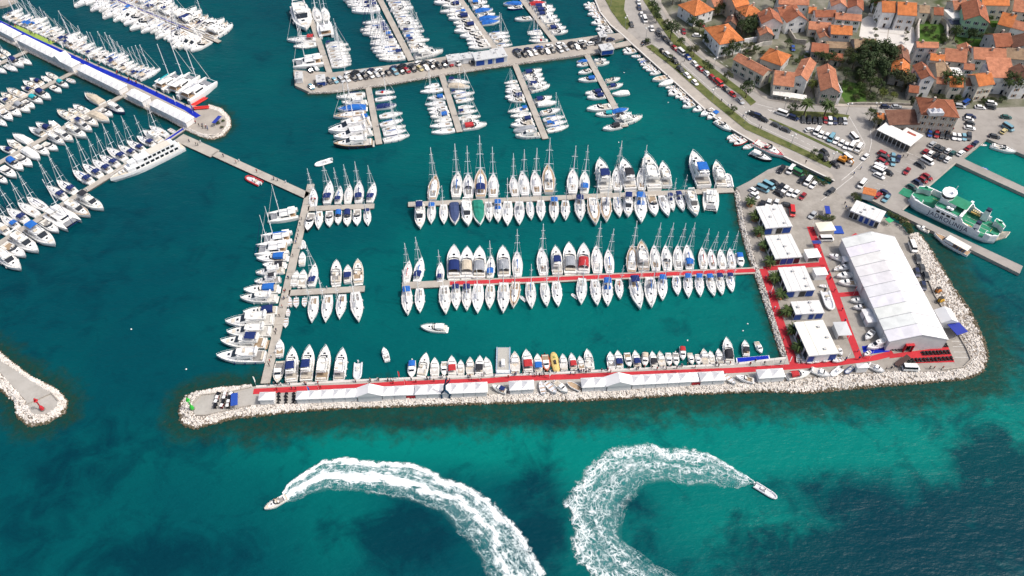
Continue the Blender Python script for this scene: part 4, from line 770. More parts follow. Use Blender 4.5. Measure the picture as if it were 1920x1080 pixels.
# ------------------------------------------------------------------ exhibition tents
WHITE = (0.73, 0.73, 0.73)
def frame3(A, B, C, z):
    """footprint from three photo corners at height z: origin, unit x, unit y, width, depth"""
    a, b, c = G(A[0],A[1],z), G(B[0],B[1],z), G(C[0],C[1],z); x = b - a; w = x.length; x.normalize(); y = Vector((-x.y, x.x, 0)); return a, x, y, w, (c - a).dot(y)
def place(name, A, B, C, z, label, cat, group=None):
    a, x, y, w, d = frame3(A, B, C, z); e = empty(name, (a.x, a.y, LZ), math.atan2(x.y, x.x), label, cat, group); return e, w, d
def tent_meshes():
    M = {}
    r = MB(); e = 0.06
    r.add([(-e,-e,0),(1+e,-e,0),(1+e,1+e,0),(-e,1+e,0),(.5,.5,1),(-e,-e,-.14),(1+e,-e,-.14),(1+e,1+e,-.14),(-e,1+e,-.14)], [(0,1,4),(1,2,4),(2,3,4),(3,0,4),(5,6,1,0),(6,7,2,1),(7,8,3,2),(8,5,0,3)])
    M['peak'] = r.mesh('tent_canopy', fabric)
    g = MB(); g.add([(-e,-e,0),(1+e,-e,0),(1+e,1+e,0),(-e,1+e,0),(.5,-e,1),(.5,1+e,1),(-e,-e,-.1),(1+e,-e,-.1),(1+e,1+e,-.1),(-e,1+e,-.1)], [(0,4,5,3),(4,1,2,5),(0,1,4),(2,3,5),(6,7,1,0),(7,8,2,1),(8,9,3,2),(9,6,0,3)])
    M['gable'] = g.mesh('gable_canopy', fabric)
    M['wall'] = MB().box(0,1,0,1,0,1).mesh('tent_wall', fabric)
    M['leg'] = MB().box(-.06,.06,-.06,.06,0,1).mesh('tent_leg', metal)
    return M
TM = tent_meshes()
def tent(A, B, C, label, eave=2.5, rise=1.5, kind='peak', group='white tents on the breakwater', col=WHITE, walls='blr'):
    e, w, d = place('tent', A, B, C, LZ + eave, label, 'tent', group)
    obj('canopy', TM[kind], e, col, (0,0,eave), None, (w, d, rise)); t = 0.05; g = 0.03
    if 'b' in walls: obj('wall', TM['wall'], e, col, (0.05,g,0), None, (w-.1, t, eave - .16))            # towards the sea
    if 'l' in walls: obj('wall', TM['wall'], e, col, (g,.12,0), None, (t, d-.2, eave - .16))
    if 'r' in walls: obj('wall', TM['wall'], e, col, (w-g-t,.12,0), None, (t, d-.2, eave - .16))
    for x in (0.15, w-.15):
        for y in (0.2, d-.15): obj('leg', TM['leg'], e, (0.7,0.7,0.72), (x,y,0), None, (1,1,eave))
    return e
# breakwater tents: eave lines of the row in photo pixels, towards the sea and towards the quay
def lerp2(pts, x):
    for (x0,y0),(x1,y1) in zip(pts[:-1], pts[1:]):
        if x <= x1 or (x1,y1) == pts[-1]: return y0 + (y1-y0)*(x-x0)/(x1-x0)
SEA_EAVE = [(484,750),(555,748.5),(668,744),(715,741.5),(913,734.5),(960,731),(1001,729),(1092,726),(1138,724),(1185,721),(1298,715),(1360,712),(1424,709),(1472,706)]
QUAY_EAVE = [(484,736),(555,734),(668,728),(715,725.5),(913,716.5),(960,715),(1001,713),(1092,709.5),(1138,707),(1185,704),(1298,699),(1360,696),(1424,693.5),(1472,690.5)]
TENT_RUNS = [(485,512,1,'p','beside the head of the red carpet'), (555,668.5,5,'p','in the first run of five'), (669.5,715,1,'g','after the first run of five'), (716,760,2,'p','after the first gabled tent'), (761,777,1,'f','with a red front'),
             (778,913,6,'p','in the run by the tube figure'), (956,1001,2,'p','standing alone between the boats ashore'), (1092,1138,2,'p','before the second gabled tent'), (1139,1185,1,'g','in the middle of the breakwater'),
             (1186,1297,5,'p','in the second run of five'), (1298,1314,1,'f','with a red front, nearer the boatyard'), (1315,1360,2,'p','before the last boats ashore'), (1424,1472,2,'p','nearest the boatyard corner')]
for x0, x1, n, k, wh in TENT_RUNS:
    for i in range(n):
        a, b = x0 + (x1-x0)*i/n + .15, x0 + (x1-x0)*(i+1)/n - .15
        A, B, C = (a, lerp2(SEA_EAVE, a)), (b, lerp2(SEA_EAVE, b)), (a, lerp2(QUAY_EAVE, a))
        nm = {'p': 'white peaked tent', 'g': 'white gabled tent', 'f': 'low white tent'}[k]
        lb = f'{nm}, {ORD[i]} from the left {wh}' if n > 1 else f'{nm} {wh}'
        e = tent(A, B, C, lb, 2.5 if k == 'p' else 2.9 if k == 'g' else 1.9, 1.35 if k == 'p' else 1.9 if k == 'g' else 0.5, 'gable' if k == 'g' else 'peak')
        if k == 'f': obj('front_panel', TM['wall'], e, (0.5,0.02,0.03), (0.05,-.04,0), None, (2.6,.05,1.2))
# exhibition pier tents
PW = [((-12,47),(-12,47)),]
def pier_run(p0, p1, n, wh, depth, rise=1.6, eave=2.6, kind='peak'):
    for i in range(n):
        f = lambda t: (p0[0]+(p1[0]-p0[0])*t, p0[1]+(p1[1]-p0[1])*t)
        a, b = f((i+.03)/n), f((i+.97)/n); a, b = (a[0], a[1]+4.5), (b[0], b[1]+4.5); wa, wb = G(*a, LZ+eave), G(*b, LZ+eave); y = Vector((-(wb-wa).y, (wb-wa).x, 0)).normalized() * depth; c = wa + y
        e = empty('tent', (wa.x, wa.y, LZ), math.atan2((wb-wa).y, (wb-wa).x), f'white peaked tent, {ORD[i]} from the upper end of the {wh}' if n > 1 else f'white gabled tent {wh}', 'tent', 'white tents on the exhibition pier'); w = (wb-wa).length
        obj('canopy', TM[kind], e, WHITE, (0,0,eave), None, (w, depth, rise))
        obj('wall', TM['wall'], e, WHITE, (.05,.03,0), None, (w-.1,.05,eave-.16))
        if i == 0: obj('wall', TM['wall'], e, WHITE, (.03,.1,0), None, (.05,depth-.2,eave-.16))
        if i == n-1: obj('wall', TM['wall'], e, WHITE, (w-.08,.1,0), None, (.05,depth-.2,eave-.16))
        for x in (0.15, w-.15): obj('leg', TM['leg'], e, (0.7,0.7,0.72), (x,depth-.15,0), None, (1,1,eave))
pier_run((-14,46), (24,66), 4, "row at the frame's edge", 4.3)
pier_run((30,69), (98,103), 7, 'second row on the exhibition pier', 4.3)
pier_run((99,103), (114,111), 1, 'standing higher on the exhibition pier', 4.8, 2.0, 2.8, 'gable')
pier_run((115,111.5), (134,121), 2, 'short row before the pier stairs', 4.3)
pier_run((143,125), (222,164), 8, 'third row on the exhibition pier', 4.3)
pier_run((236,171), (266,186), 3, 'row of three past the finger', 4.2)
pier_run((279,191), (348,225), 7, 'last row before the pier head', 4.2)
# big marquee
e, w, d = place('marquee', (1669,641), (1777,637), (1585,447), LZ + 4.6, 'huge white gabled marquee filling the boatyard', 'marquee')
n, H, E = 10, 4.6, 2.9
for i in range(n):
    y0, y1 = d*i/n, d*(i+1)/n
    for s in (0, 1):
        xe, xr = (-.35, w/2) if s == 0 else (w+.35, w/2)
        q = [(xe,y0+.12,H),(xr,y0+.12,H+E),(xr,y1-.12,H+E),(xe,y1-.12,H)]
        mid = [((q[0][0]+q[1][0])/2, y, (q[0][2]+q[1][2])/2 - .0) for y in (q[0][1], q[2][1])]
        mb = MB(); t = .06
        pts = [q[0], mid[0], q[1], q[2], mid[1], q[3]]
        c1 = ((q[0][0]*.75+q[1][0]*.25), (y0+y1)/2, H+E*.25+.10); c2 = ((q[0][0]*.25+q[1][0]*.75), (y0+y1)/2, H+E*.75+.10)
        f = [(0,1,6),(1,4,6),(4,5,6),(5,0,6),(1,2,7),(2,3,7),(3,4,7),(4,1,7)]
        mb.add(pts + [c1, c2], f if s == 0 else [q2[::-1] for q2 in f])
        if s == 0: mb.f = [list(reversed(q2)) for q2 in mb.f]
        mb.f = [list(reversed(q2)) for q2 in mb.f]
        mb.build('roof_panel', fabric, parent=e, color=tuple(x*rnd(.95,1.03) for x in (0.74,0.74,0.75)))
rb = MB()
for i in range(n + 1):
    y = d*i/n; rb.tube((-.35,y,H+.03),(w/2,y,H+E+.03),.11,.11,4); rb.tube((w+.35,y,H+.03),(w/2,y,H+E+.03),.11,.11,4)
o = rb.build('roof_rib', metal, parent=e, color=(0.54,0.55,0.57)); o['kind'] = 'stuff'
for i in range(n):
    for x in (0.0, w-.08): MB().box(x,x+.08,d*i/n+.05,d*(i+1)/n-.05,0,H).build('wall_panel', fabric, parent=e, color=(0.68,0.68,0.68))
dx0, dx1 = w*.31, w*.43
for nm, pts in (('front_wall', [(0,0),(dx0,0),(dx0,3.0),(dx1,3.0),(dx1,0),(w,0),(w,H),(w/2,H+E-.08),(0,H)]), ('back_wall', [(0,0),(w,0),(w,H),(w/2,H+E-.08),(0,H)])):
    y = 0.06 if nm == 'front_wall' else d - .12; mb = MB()
    vs = [Vector((p[0], p[1], 0)) for p in pts]; tri = tessellate_polygon([vs]); k = len(pts)
    mb.add([(p[0],y,p[1]) for p in pts] + [(p[0],y+.06,p[1]) for p in pts], [tuple(t) for t in tri] + [tuple(q+k for q in t) for t in tri] + [(i,(i+1)%k,k+(i+1)%k,k+i) for i in range(k)])
    mb.build(nm, fabric, parent=e, color=(0.74,0.74,0.73))
MB().box(dx0-.25,dx0-.05,-.9,.0,0,3.2).box(dx1+.05,dx1+.25,-.9,.0,0,3.2).box(dx0-.25,dx1+.25,-.9,.0,3.2,3.4).build('entrance_porch', fabric, parent=e, color=(0.5,0.03,0.04))
MB().box(dx0,dx1,.14,12,.05,.07).build('entrance_carpet', red_felt, parent=e)
tent((1766,604.5), (1795,603), (1755,582), 'white gabled tent joined to the right side of the marquee', 3.2, 1.6, 'gable', None)
tent((1516,483), (1539,481), (1513,468), 'white box tent with a red counter between cabins and carpet', 2.6, .5, 'peak', None, walls='lr')
tent((1531,515.5), (1552,514), (1526.5,503), 'white box tent beside the carpet crossing', 2.8, .5, 'peak', None)
tent((1538,433), (1566,431), (1533,418), 'cream box tent at the far end of the red carpet', 2.6, .5, 'peak', None, (0.7,0.66,0.56))
tent((1622,592), (1637,591), (1615,580), 'upper of two white box tents along the marquee', 2.4, .4, 'peak', None)
tent((1628,604), (1650,603), (1622,593), 'lower of two white box tents along the marquee', 2.6, .4, 'peak', None)
tent((1609,690), (1629,689), (1608,682), 'small white tent standing by the boulders of the boatyard', 2.5, .9, 'peak', None)
tent((1573,628), (1596,627), (1566,605), 'grey canopy tent beside the large white cabin', 2.6, .3, 'peak', None, (0.50,0.52,0.53), 'l')
tent((1584,490), (1600,489), (1582,481), 'small white canopy against the far wall of the marquee', 2.4, .3, 'peak', None, walls='l')
# ------------------------------------------------------------------ cabins of the boatyard
panel_blue = (0.012,0.06,0.30)
def cabin(A, B, C, h, label, front, seams=5, roofc=(0.66,0.66,0.645), side=(0.62,0.64,0.66)):
    e, w, d = place('exhibition_cabin', A, B, C, LZ + h, label, 'cabin', 'flat-roofed cabins of the boatyard')
    MB().box(0,w,0,d,0,h-.14).build('wall', plaster, parent=e, color=side)
    for i in range(seams):
        x0, x1 = -.15 + (w+.3)*i/seams, -.15 + (w+.3)*(i+1)/seams
        MB().box(x0+.03,x1-.03,-.25,d+.15,h-.14,h + .05*(i % 2)).build('roof_panel', metal, parent=e, color=roofc)
    MB().box(-.25,w+.25,-.35,-.28,h-.35,h+.12).build('fascia', metal, parent=e, color=(0.75,0.76,0.77))
    for x0, x1, kind in front:
        c, nm, m = {'b': (panel_blue, 'blue_panel', plastic), 'g': ((0,0,0), 'window', glass), 'w': ((0.75,0.76,0.77), 'white_panel', plastic), 'd': ((0.3,0.1,0.08), 'door', plastic)}[kind]
        o = MB().box(w*x0,w*x1,-.1,-.02,.25,h-.45).build(nm, m, parent=e, color=c)
    for k in range(4): MB().box(-.08,-.02,d*(k+.15)/4,d*(k+.85)/4,.9,h-.6).build('window', glass, parent=e)
    for k in range(3):
        ux = w*rnd(.08,.82)
        MB().box(ux, ux+.8, d*(k+.3)/3, d*(k+.3)/3+.7, h+.06, h+.55).build('roof_unit', metal, parent=e, color=(0.5,0.5,0.5))
    return e
cabin((1436,427),(1485,423),(1425,387), 3.6, 'white-roofed cabin with two blue corner panels, nearest the car park', [(.0,.27,'b'),(.30,.42,'w'),(.45,.66,'g'),(.70,1.0,'b')], 6)
cabin((1454,484),(1503,480),(1442,442), 3.6, 'white-roofed cabin with two blue windows between white frames', [(.02,.22,'g'),(.25,.47,'b'),(.5,.72,'b'),(.76,.97,'g')], 6)
cabin((1477,545),(1528,542),(1462,502), 3.6, 'white-roofed cabin with a blue front beside the carpet crossing', [(.0,.28,'b'),(.31,.45,'w'),(.48,.7,'g'),(.73,1.0,'b')], 6)
cabin((1492,588),(1545,585),(1485,566), 3.4, 'shallow white-roofed cabin with a blue front', [(.0,.24,'b'),(.28,.48,'w'),(.52,.68,'b'),(.76,1.0,'b')], 5)
cabin((1517,666),(1572,661),(1499,604), 4.2, 'largest flat white cabin with dinghies in front', [(.02,.22,'b'),(.26,.72,'w'),(.75,.98,'b')], 3, (0.74,0.73,0.66))
e = cabin((1595,394),(1650,416),(1610,377), 3.4, 'white ticket office with three blue panels above the ferry canal', [(.02,.14,'g'),(.17,.30,'g'),(.36,.48,'b'),(.54,.66,'b'),(.72,.84,'b'),(.88,.98,'g')], 6)
e['group'] = ''; del e['group']
# sheds on the car pier
def shed(A, B, C, h, label, n): return cabin(A, B, C, h, label, n, 3, (0.55,0.56,0.56))
shed((840,114),(865,110.5),(840,103), 2.8, 'first grey shed in the row on the car pier', [(.1,.9,'w')]); shed((866,110),(890,107),(866,100), 2.8, 'second grey shed in the row on the car pier', [(.1,.9,'w')])
shed((891,113),(925,108),(891,98), 3.2, 'shed with two blue panels on the car pier', [(.05,.5,'b'),(.7,.95,'b')]); shed((926,108),(951,104),(926,91), 3.2, 'shed with one wide blue panel on the car pier', [(.15,.75,'b')])
shed((1128,94),(1151,91),(1127,83), 2.8, 'small shed with a blue front at the landward tip of the car pier', [(.05,.95,'b')]); shed((593,153),(610,151),(592,141), 2.6, 'small blue-fronted kiosk at the corner of the car pier', [(.05,.95,'b')])
shed((1125,68.5),(1138,67),(1124,60), 2.6, 'tiny grey hut at the promenade end of the car pier', [(.2,.8,'g')]); shed((553,147),(566,146),(552,135), 2.6, 'white hut at the seaward corner of the car pier', [(.2,.8,'w')])
# ------------------------------------------------------------------ town
def tile_mat(name, axis):
    m, nt, b = nodes(name, 0.85, 0.2)
    oc = nd(nt, 'ObjectInfo').outputs['Color']; co = nd(nt, 'TexCoord').outputs['Object']
    f = noise(nt, 0.5, 5.0, 0.7, vec=co); g = noise(nt, 3.0, 3.0, 0.7, vec=co)
    c = mixc(nt, ramp(nt, f, 0.38, 0.66, 0, 0.85), oc, mixc(nt, 1.0, oc, (0.55,0.5,0.5), 'MULTIPLY')); c = mixc(nt, ramp(nt, g, 0.5, 0.75, 0, 0.5), c, mixc(nt, 1.0, oc, (1.25,1.2,1.15), 'MULTIPLY'))
    nt.links.new(c, b.inputs['Base Color'])
    w = nd(nt, 'TexWave', Scale=1.05, Distortion=0.6); w.bands_direction = axis; nt.links.new(co, w.inputs['Vector']); bump(nt, b, w.outputs['Fac'], 0.7, 0.12)
    return m
tiles_x, tiles_y = tile_mat('roof_tiles_x', 'X'), tile_mat('roof_tiles_y', 'Y')
masonry = tinted('stone_masonry', 0.95, 0.15, 0.25, 1.6, bmp=0.6, bscale=2.5)
wmb = MB(); wmb.box(-.5,.5,-.05,.0,0,1,0); wmb.box(-.40,.40,-.06,-.052,.06,.94,1); WIN = wmb.mesh('window', plastic, glass)
wmb = MB(); wmb.box(-.5,.5,-.06,.0,0,1,0); SHUT = wmb.mesh('shutter', plastic)
RC = {'o': (0.58,0.20,0.07), 'p': (0.50,0.215,0.125), 'r': (0.36,0.135,0.075), 'b': (0.22,0.11,0.075), 't': (0.36,0.255,0.165), 'w': (0.72,0.71,0.68), 'g': (0.35,0.35,0.34), 'd': (0.04,0.05,0.08)}
WC = {'w': (0.80,0.80,0.79), 'c': (0.72,0.67,0.57), 's': (0.50,0.46,0.41), 'g': (0.62,0.61,0.59), 'e': (0.64,0.54,0.42), 'n': (0.36,0.60,0.40), 'S': (0.60,0.55,0.48)}
HR = random.Random(5); FOOT = []
def house(A, B, C, h, roof, rc, wc, label, win=True, rise=None, chim=True, ov=.35):
    e, w, d = place('house', A, B, C, LZ + h, label, 'house', 'houses of the old town')
    wm = masonry if wc in 'sS' else plaster; sh = 0.85 + HR.random() * 0.2; wcol = tuple(x * sh for x in WC[wc]); rs = 0.88 + HR.random() * .24; rcol = tuple(x * rs for x in RC[rc])
    if d < 0.5: d = 4.0
    FOOT.append((e.matrix_basis.copy().inverted(), w, d))
    rise = rise if rise is not None else 0.30 * (d if roof == 'g' else w if roof == 'd' else min(w, d))
    mb = MB()
    if roof == 'd': mb.add([(0,0,0),(w,0,0),(w,d,0),(0,d,0),(0,0,h),(w,0,h),(w,d,h),(0,d,h),(w/2,0,h+rise),(w/2,d,h+rise)], [(0,1,5,8,4),(1,2,6,5),(2,3,7,9,6),(3,0,4,7)])
    elif roof == 'g': mb.add([(0,0,0),(w,0,0),(w,d,0),(0,d,0),(0,0,h),(w,0,h),(w,d,h),(0,d,h),(0,d/2,h+rise),(w,d/2,h+rise)], [(0,1,5,4),(1,2,6,9,5),(2,3,7,6),(3,0,4,8,7)])
    else: mb.box(0,w,0,d,0,h-(.02 if roof != 'f' else .02))
    mb.build('wall', wm, parent=e, color=wcol)
    t = .16; rm = MB(); k = ov * 2 * rise / (w if roof == 'd' else d if roof == 'g' else min(w, d))
    def slab(q):
        up = [(p[0],p[1],p[2]+t) for p in q]; n = len(q); rm.add(list(q) + up, [tuple(range(n-1,-1,-1)), tuple(range(n,2*n))] + [(i,(i+1)%n,n+(i+1)%n,n+i) for i in range(n)])
    if roof == 'g':
        slab([(-ov,-ov,h-k),(w+ov,-ov,h-k),(w+ov,d/2,h+rise),(-ov,d/2,h+rise)]); slab([(w+ov,d+ov,h-k),(-ov,d+ov,h-k),(-ov,d/2,h+rise),(w+ov,d/2,h+rise)])
    elif roof == 'd':
        slab([(-ov,d+ov,h-k),(-ov,-ov,h-k),(w/2,-ov,h+rise),(w/2,d+ov,h+rise)]); slab([(w+ov,-ov,h-k),(w+ov,d+ov,h-k),(w/2,d+ov,h+rise),(w/2,-ov,h+rise)])
    elif roof == 'h':
        if w >= d: r0, r1 = (d/2, d/2), (w-d/2, d/2)
        else: r0, r1 = (w/2, w/2), (w/2, d-w/2)
        r0, r1 = (*r0, h+rise), (*r1, h+rise); a, b2, c, dd = (-ov,-ov,h-k), (w+ov,-ov,h-k), (w+ov,d+ov,h-k), (-ov,d+ov,h-k)
        vs = [a,b2,c,dd,r0,r1] + [(p[0],p[1],p[2]-t) for p in (a,b2,c,dd)]
        rm.add(vs, ([(0,1,5,4),(1,2,5),(2,3,4,5),(3,0,4)] if w >= d else [(0,1,4),(1,2,5,4),(2,3,5),(3,0,4,5)]) + [(6,7,1,0),(7,8,2,1),(8,9,3,2),(9,6,0,3),(9,8,7,6)])
    elif roof == 's': slab([(-ov,-ov,h),(w+ov,-ov,h),(w+ov,d+ov,h+rise),(-ov,d+ov,h+rise)])
    else: slab([(-.1,-.1,h),(w+.1,-.1,h),(w+.1,d+.1,h),(-.1,d+.1,h)])
    ro = rm.build('roof', plaster if rc in 'wgd' else (tiles_y if roof == 'd' else tiles_x), parent=e, color=rcol)
    if roof in 'gdh':
        rg = MB()
        if roof == 'g': rg.tube((-ov,d/2,h+rise+t*.8),(w+ov,d/2,h+rise+t*.8),.16,.16,6)
        elif roof == 'd': rg.tube((w/2,-ov,h+rise+t*.8),(w/2,d+ov,h+rise+t*.8),.16,.16,6)
        else:
            rg.tube(r0,r1,.15,.15,5)
            for p, q in (((a, r0),(b2, r1),(c, r1),(dd, r0)) if w >= d else ((a, r0),(b2, r0),(c, r1),(dd, r1))): rg.tube(p,q,.14,.14,5)
        rg.build('ridge_tiles', plaster, parent=ro, color=tuple(min(1, x*1.15+.03) for x in rcol))
        if chim:
            x, y = w*HR.uniform(.25,.75), d*HR.uniform(.35,.65); MB().box(x-.35,x+.35,y-.35,y+.35,h-.2,h+rise+.9).box(x-.45,x+.45,y-.45,y+.45,h+rise+.9,h+rise+1.05).build('chimney', plaster, parent=ro, color=(0.5,0.42,0.36))
    if win:
        st = max(1, int((h + .3) / 2.9)); pal = HR.choice([(0.75,0.75,0.74),(0.03,0.12,0.08),(0.06,0.10,0.16),(0.30,0.17,0.09)])
        for s in range(st):
            z = 1.0 + s * 2.9
            n = max(1, int(w / 3.4))
            for i in range(n):
                x = w*(i+.5)/n; door = s == 0 and i == n // 2
                o = obj('door' if door else 'window', WIN, e, pal if door else (0.72,0.72,0.70), (x,0,.05 if door else z), None, (1.05,1,2.1 if door else 1.35))
                if not door and pal[0] < .5:
                    for sg in (-1,1): obj('shutter', SHUT, o, pal, (sg*.78,0,0), None, (.45,1,1))
            n = max(1, int(d / 4.0))
            for i in range(n):
                y = d*(i+.5)/n; obj('window', WIN, e, (0.72,0.72,0.70), (0,y,z), -math.pi/2, (1.0,1,1.3)); obj('window', WIN, e, (0.72,0.72,0.70), (w,y,z), math.pi/2, (1.0,1,1.3))
    return e
for a in [((1303,29),(1338,17),(1284,5),6,'h','o','w','white house with orange hipped roof nearest the promenade verge'),
 ((1350,82),(1394,74),(1321,52),7,'h','o','w','large white house with a broad orange hipped roof and balcony'),
 ((1376,111),(1431,141),(1386,100),6.5,'g','p','c','long cream terrace house beside the avenue'),
 ((1427,109),(1465,122),(1438,88),5,'h','o','g','bright orange hipped roof set diagonally behind the cream terrace'),
 ((1426,66),(1450,66),(1427,52),5,'d','p','s','small stone house with an orange gable above the white wall'),
 ((1429,44),(1467,44),(1421,25),8,'d','r','w','white gabled house with a grey-brown and orange roof'),
 ((1398,30),(1428,23),(1390,13),7.5,'h','o','e','beige house with an orange hipped roof behind the trees'),
 ((1379,13),(1404,7),(1374,-9),8,'g','o','e','tall beige house with an orange roof at the upper edge'),
 ((1464,30),(1498,24),(1459,14),6,'g','r','w','white house with a dark red-brown roof'),
 ((1476,42),(1514,38),(1471,27),6,'d','r','w','low white gabled house facing the harbour, brown roof'),
 ((1360,43),(1380,47),(1356,29),3,'d','b','s','low shed with a weathered brown tile roof in the gardens'),
 ((1461,7),(1516,9),(1458,-8),7,'g','p','w','long white house at the upper edge with dark windows'),
 ((1530,31),(1567,31),(1531,20),6,'g','r','w','white house with a narrow brown roof'),
 ((1567,35),(1614,39),(1568,25),6,'g','p','w','white row house with a narrow orange roof beside the plaza'),
 ((1560,11),(1588,13),(1556,-4),7.5,'d','p','w','left of the twin white gables above the plaza'), ((1590,15),(1618,19),(1588,-2),7.5,'d','r','w','right of the twin white gables above the plaza'),
 ((1517,54),(1556,57),(1517,41),4,'g','p','c','orange-roofed house forming the long arm of an L'), ((1538,71),(1556,71),(1538,57),4,'d','p','c','orange-roofed wing forming the short arm of an L'),
 ((1559,63),(1597,65),(1558,48),6,'g','o','g','grey-walled house with a plain orange roof left of the plaza'),
 ((1517,24),(1529,25),(1518,14),5,'g','o','c','tiny bright orange roof between white houses'),
 ((1655,22),(1679,23),(1658,4),8,'g','o','w','white house with an orange roof at the head of the plaza, left one'), ((1684,27),(1718,29),(1686,6),8,'g','o','w','white house with a bright orange roof at the head of the plaza, right one'),
 ((1522,96),(1552,99),(1523,81),4,'g','r','s','ruined stone house with a collapsing rust roof'), ((1553,90),(1600,92),(1553,78),3,'f','t','s','roofless stone ruin with grey walls'), ((1604,91),(1643,91),(1600,74),4,'g','t','s','weathered tan and rust roof below the plaza'),
 ((1557,112),(1580,114),(1557,104),3,'s','r','s','small rust lean-to roof in the ruins'),
 ((1674,113),(1706,117),(1677,91),6.5,'d','b','s','dark brown back half of the long house below the plaza'), ((1672,135),(1703,141),(1674,115),6,'d','o','s','orange front half of the long stone house below the plaza'),
 ((1540,170),(1574,173),(1531,127),7,'d','p','s','stone house with a long orange gable beside two palms'), ((1487,144),(1513,151),(1486,107),7.5,'d','p','w','white house with a long orange roof at the street corner'), ((1451,158),(1487,162),(1457,133),6,'g','p','c','cream corner house with an awning over its terrace'),
 ((1809,37),(1855,43),(1814,8),8.5,'d','r','n','house with a large pale green gable wall'), ((1786,35),(1811,33),(1790,17),5,'f','w','w','flat white terrace roof beside the green gable'), ((1783,46),(1807,47),(1785,37),4,'f','d','c','dark glazed roof beside the green gable'), ((1790,18),(1814,17),(1794,2),6.5,'g','p','c','orange-brown roof behind the white terrace'),
 ((1843,9),(1892,10),(1844,-6),8,'g','o','c','cream stone house with four dark windows at the upper edge'), ((1872,45),(1896,51),(1884,27),5,'g','o','s','bright patched orange roof near the upper right corner'), ((1893,50),(1930,60),(1900,39),5,'g','p','w','white house with an orange roof cut by the right edge'),
 ((1868,88),(1899,86),(1873,63),5.5,'g','r','g','brown and orange roof with a white ridge by the lawn'), ((1899,90),(1940,98),(1900,68),6,'d','b','g','dark brown gable roof cut by the right edge'), ((1900,20),(1945,26),(1903,2),6,'g','p','c','orange roof at the upper right corner'),
 ((1827,110),(1886,113),(1829,90),6.5,'g','p','w','long white house with four dark windows in a row'), ((1888,109),(1930,112),(1889,91),7,'g','t','s','dark stone house with a tan roof beside the long white house'),
 ((1772,113),(1811,117),(1775,92),6,'g','p','c','orange roof left of the long white house'), ((1799,100),(1826,103),(1800,86),5.5,'d','p','c','stepped orange roof above the narrow lane'),
 ((1720,88),(1759,89),(1722,79),9,'g','p','g','tall blank grey wall with a thin orange roof below the lawn'), ((1745,112),(1770,115),(1746,101),6,'g','o','w','white house with a curved bright orange roof'),
 ((1728,148),(1753,148),(1729,123),9,'d','r','w','tall narrow white house with a rust gable'), ((1758,143),(1774,143),(1758,118),5,'g','t','s','tan-roofed stone house in a narrow gap'), ((1775,137),(1786,137),(1775,114),5.5,'d','t','c','narrow cream gable beside the tan roof'), ((1787,140),(1806,141),(1787,127),5,'f','w','w','small white block with paired windows'),
 ((1757,156),(1780,158),(1757,145),5,'g','p','s','low orange roof above the round tree'), ((1782,162),(1805,163),(1783,144),6,'g','o','c','cream house with an orange roof and arched door'), ((1813,160),(1832,160),(1815,146),6,'g','b','w','white house with a rust roof and teal awning'), ((1836,161),(1864,157),(1834,138),8,'g','o','c','tall house with a bright orange roof facing the harbour'), ((1858,145),(1903,147),(1862,120),8,'s','p','w','broad pink-orange sloping roof with a skylight'),
 ((1906,152),(1945,150),(1912,130),9,'d','b','w','tall white house cut by the right edge'),
 ((1729,213),(1798,219),(1733,183),9,'h','r','S','big square stone building with rust hipped roof on the harbour square'), ((1668,234),(1722,233),(1668,215),4,'s','b','s','low wing with a weathered brown roof beside the big stone building'), ((1647,223),(1658,223),(1648,212),4,'g','o','c','tiny hut with a bright orange roof by the junction'),
 ((1725,23),(1742,24),(1726,11),6,'g','t','c','cream house with a tan roof above the walled lawn'), ((1752,27),(1768,28),(1753,15),5,'g','r','c','small brown roof left of the narrow upper lane'), ((1808,129),(1826,131),(1808,119),6,'g','p','w','white house squeezed between orange roofs'), ((1705,172),(1721,174),(1706,160),4,'g','r','s','low stone outhouse near the cypress'), ((1340,12),(1358,8),(1338,-4),5,'g','p','c','small orange roof beside the beige house at the upper edge'), ((1640,6),(1652,7),(1641,-6),5,'g','r','w','small white house half hidden by trees above the plaza')]:
    house(*a)
def t_house(A,B,C,h,l): pass
# white terrace annex, dormer, awning
e, w, d = place('terrace_annex', (1560,174),(1579,174),(1561,153), LZ + 6, 'white annex with green shutters on the stone house by the palms', 'annex'); MB().box(0,w,0,d,0,6).build('wall', plaster, parent=e, color=WC['w'])
for i in range(2): obj('shutter', WIN, e, (0.05,0.25,0.18), (w*(.3+.4*i),0,3.6), None, (1.6,1,1.7))
MB().box(-.1,w+.1,-.1,.2,6,6.5).box(-.1,.15,.2,d,6,6.5).box(w-.15,w+.1,.2,d,6,6.5).build('parapet', plaster, parent=e, color=WC['w'])
e, w, d = place('awning', (1449,176),(1512,186),(1450,170), LZ + 2.8, 'long white awning over the terrace of the cream corner house', 'awning'); MB().add([(0,0,2.5),(w,0,2.5),(w,2.6,3.1),(0,2.6,3.1),(0,0,2.42),(w,0,2.42),(w,2.6,3.02),(0,2.6,3.02)], [(0,1,2,3),(7,6,5,4),(4,5,1,0),(5,6,2,1),(6,7,3,2),(7,4,0,3)]).build('canvas', canvas, parent=e, color=(0.72,0.7,0.66))
for i in range(8): MB().box(w*(i+.1)/8,w*(i+.1)/8+.1,.1,.2,0,2.45).build('post', metal, parent=e, color=(0.6,0.6,0.6))
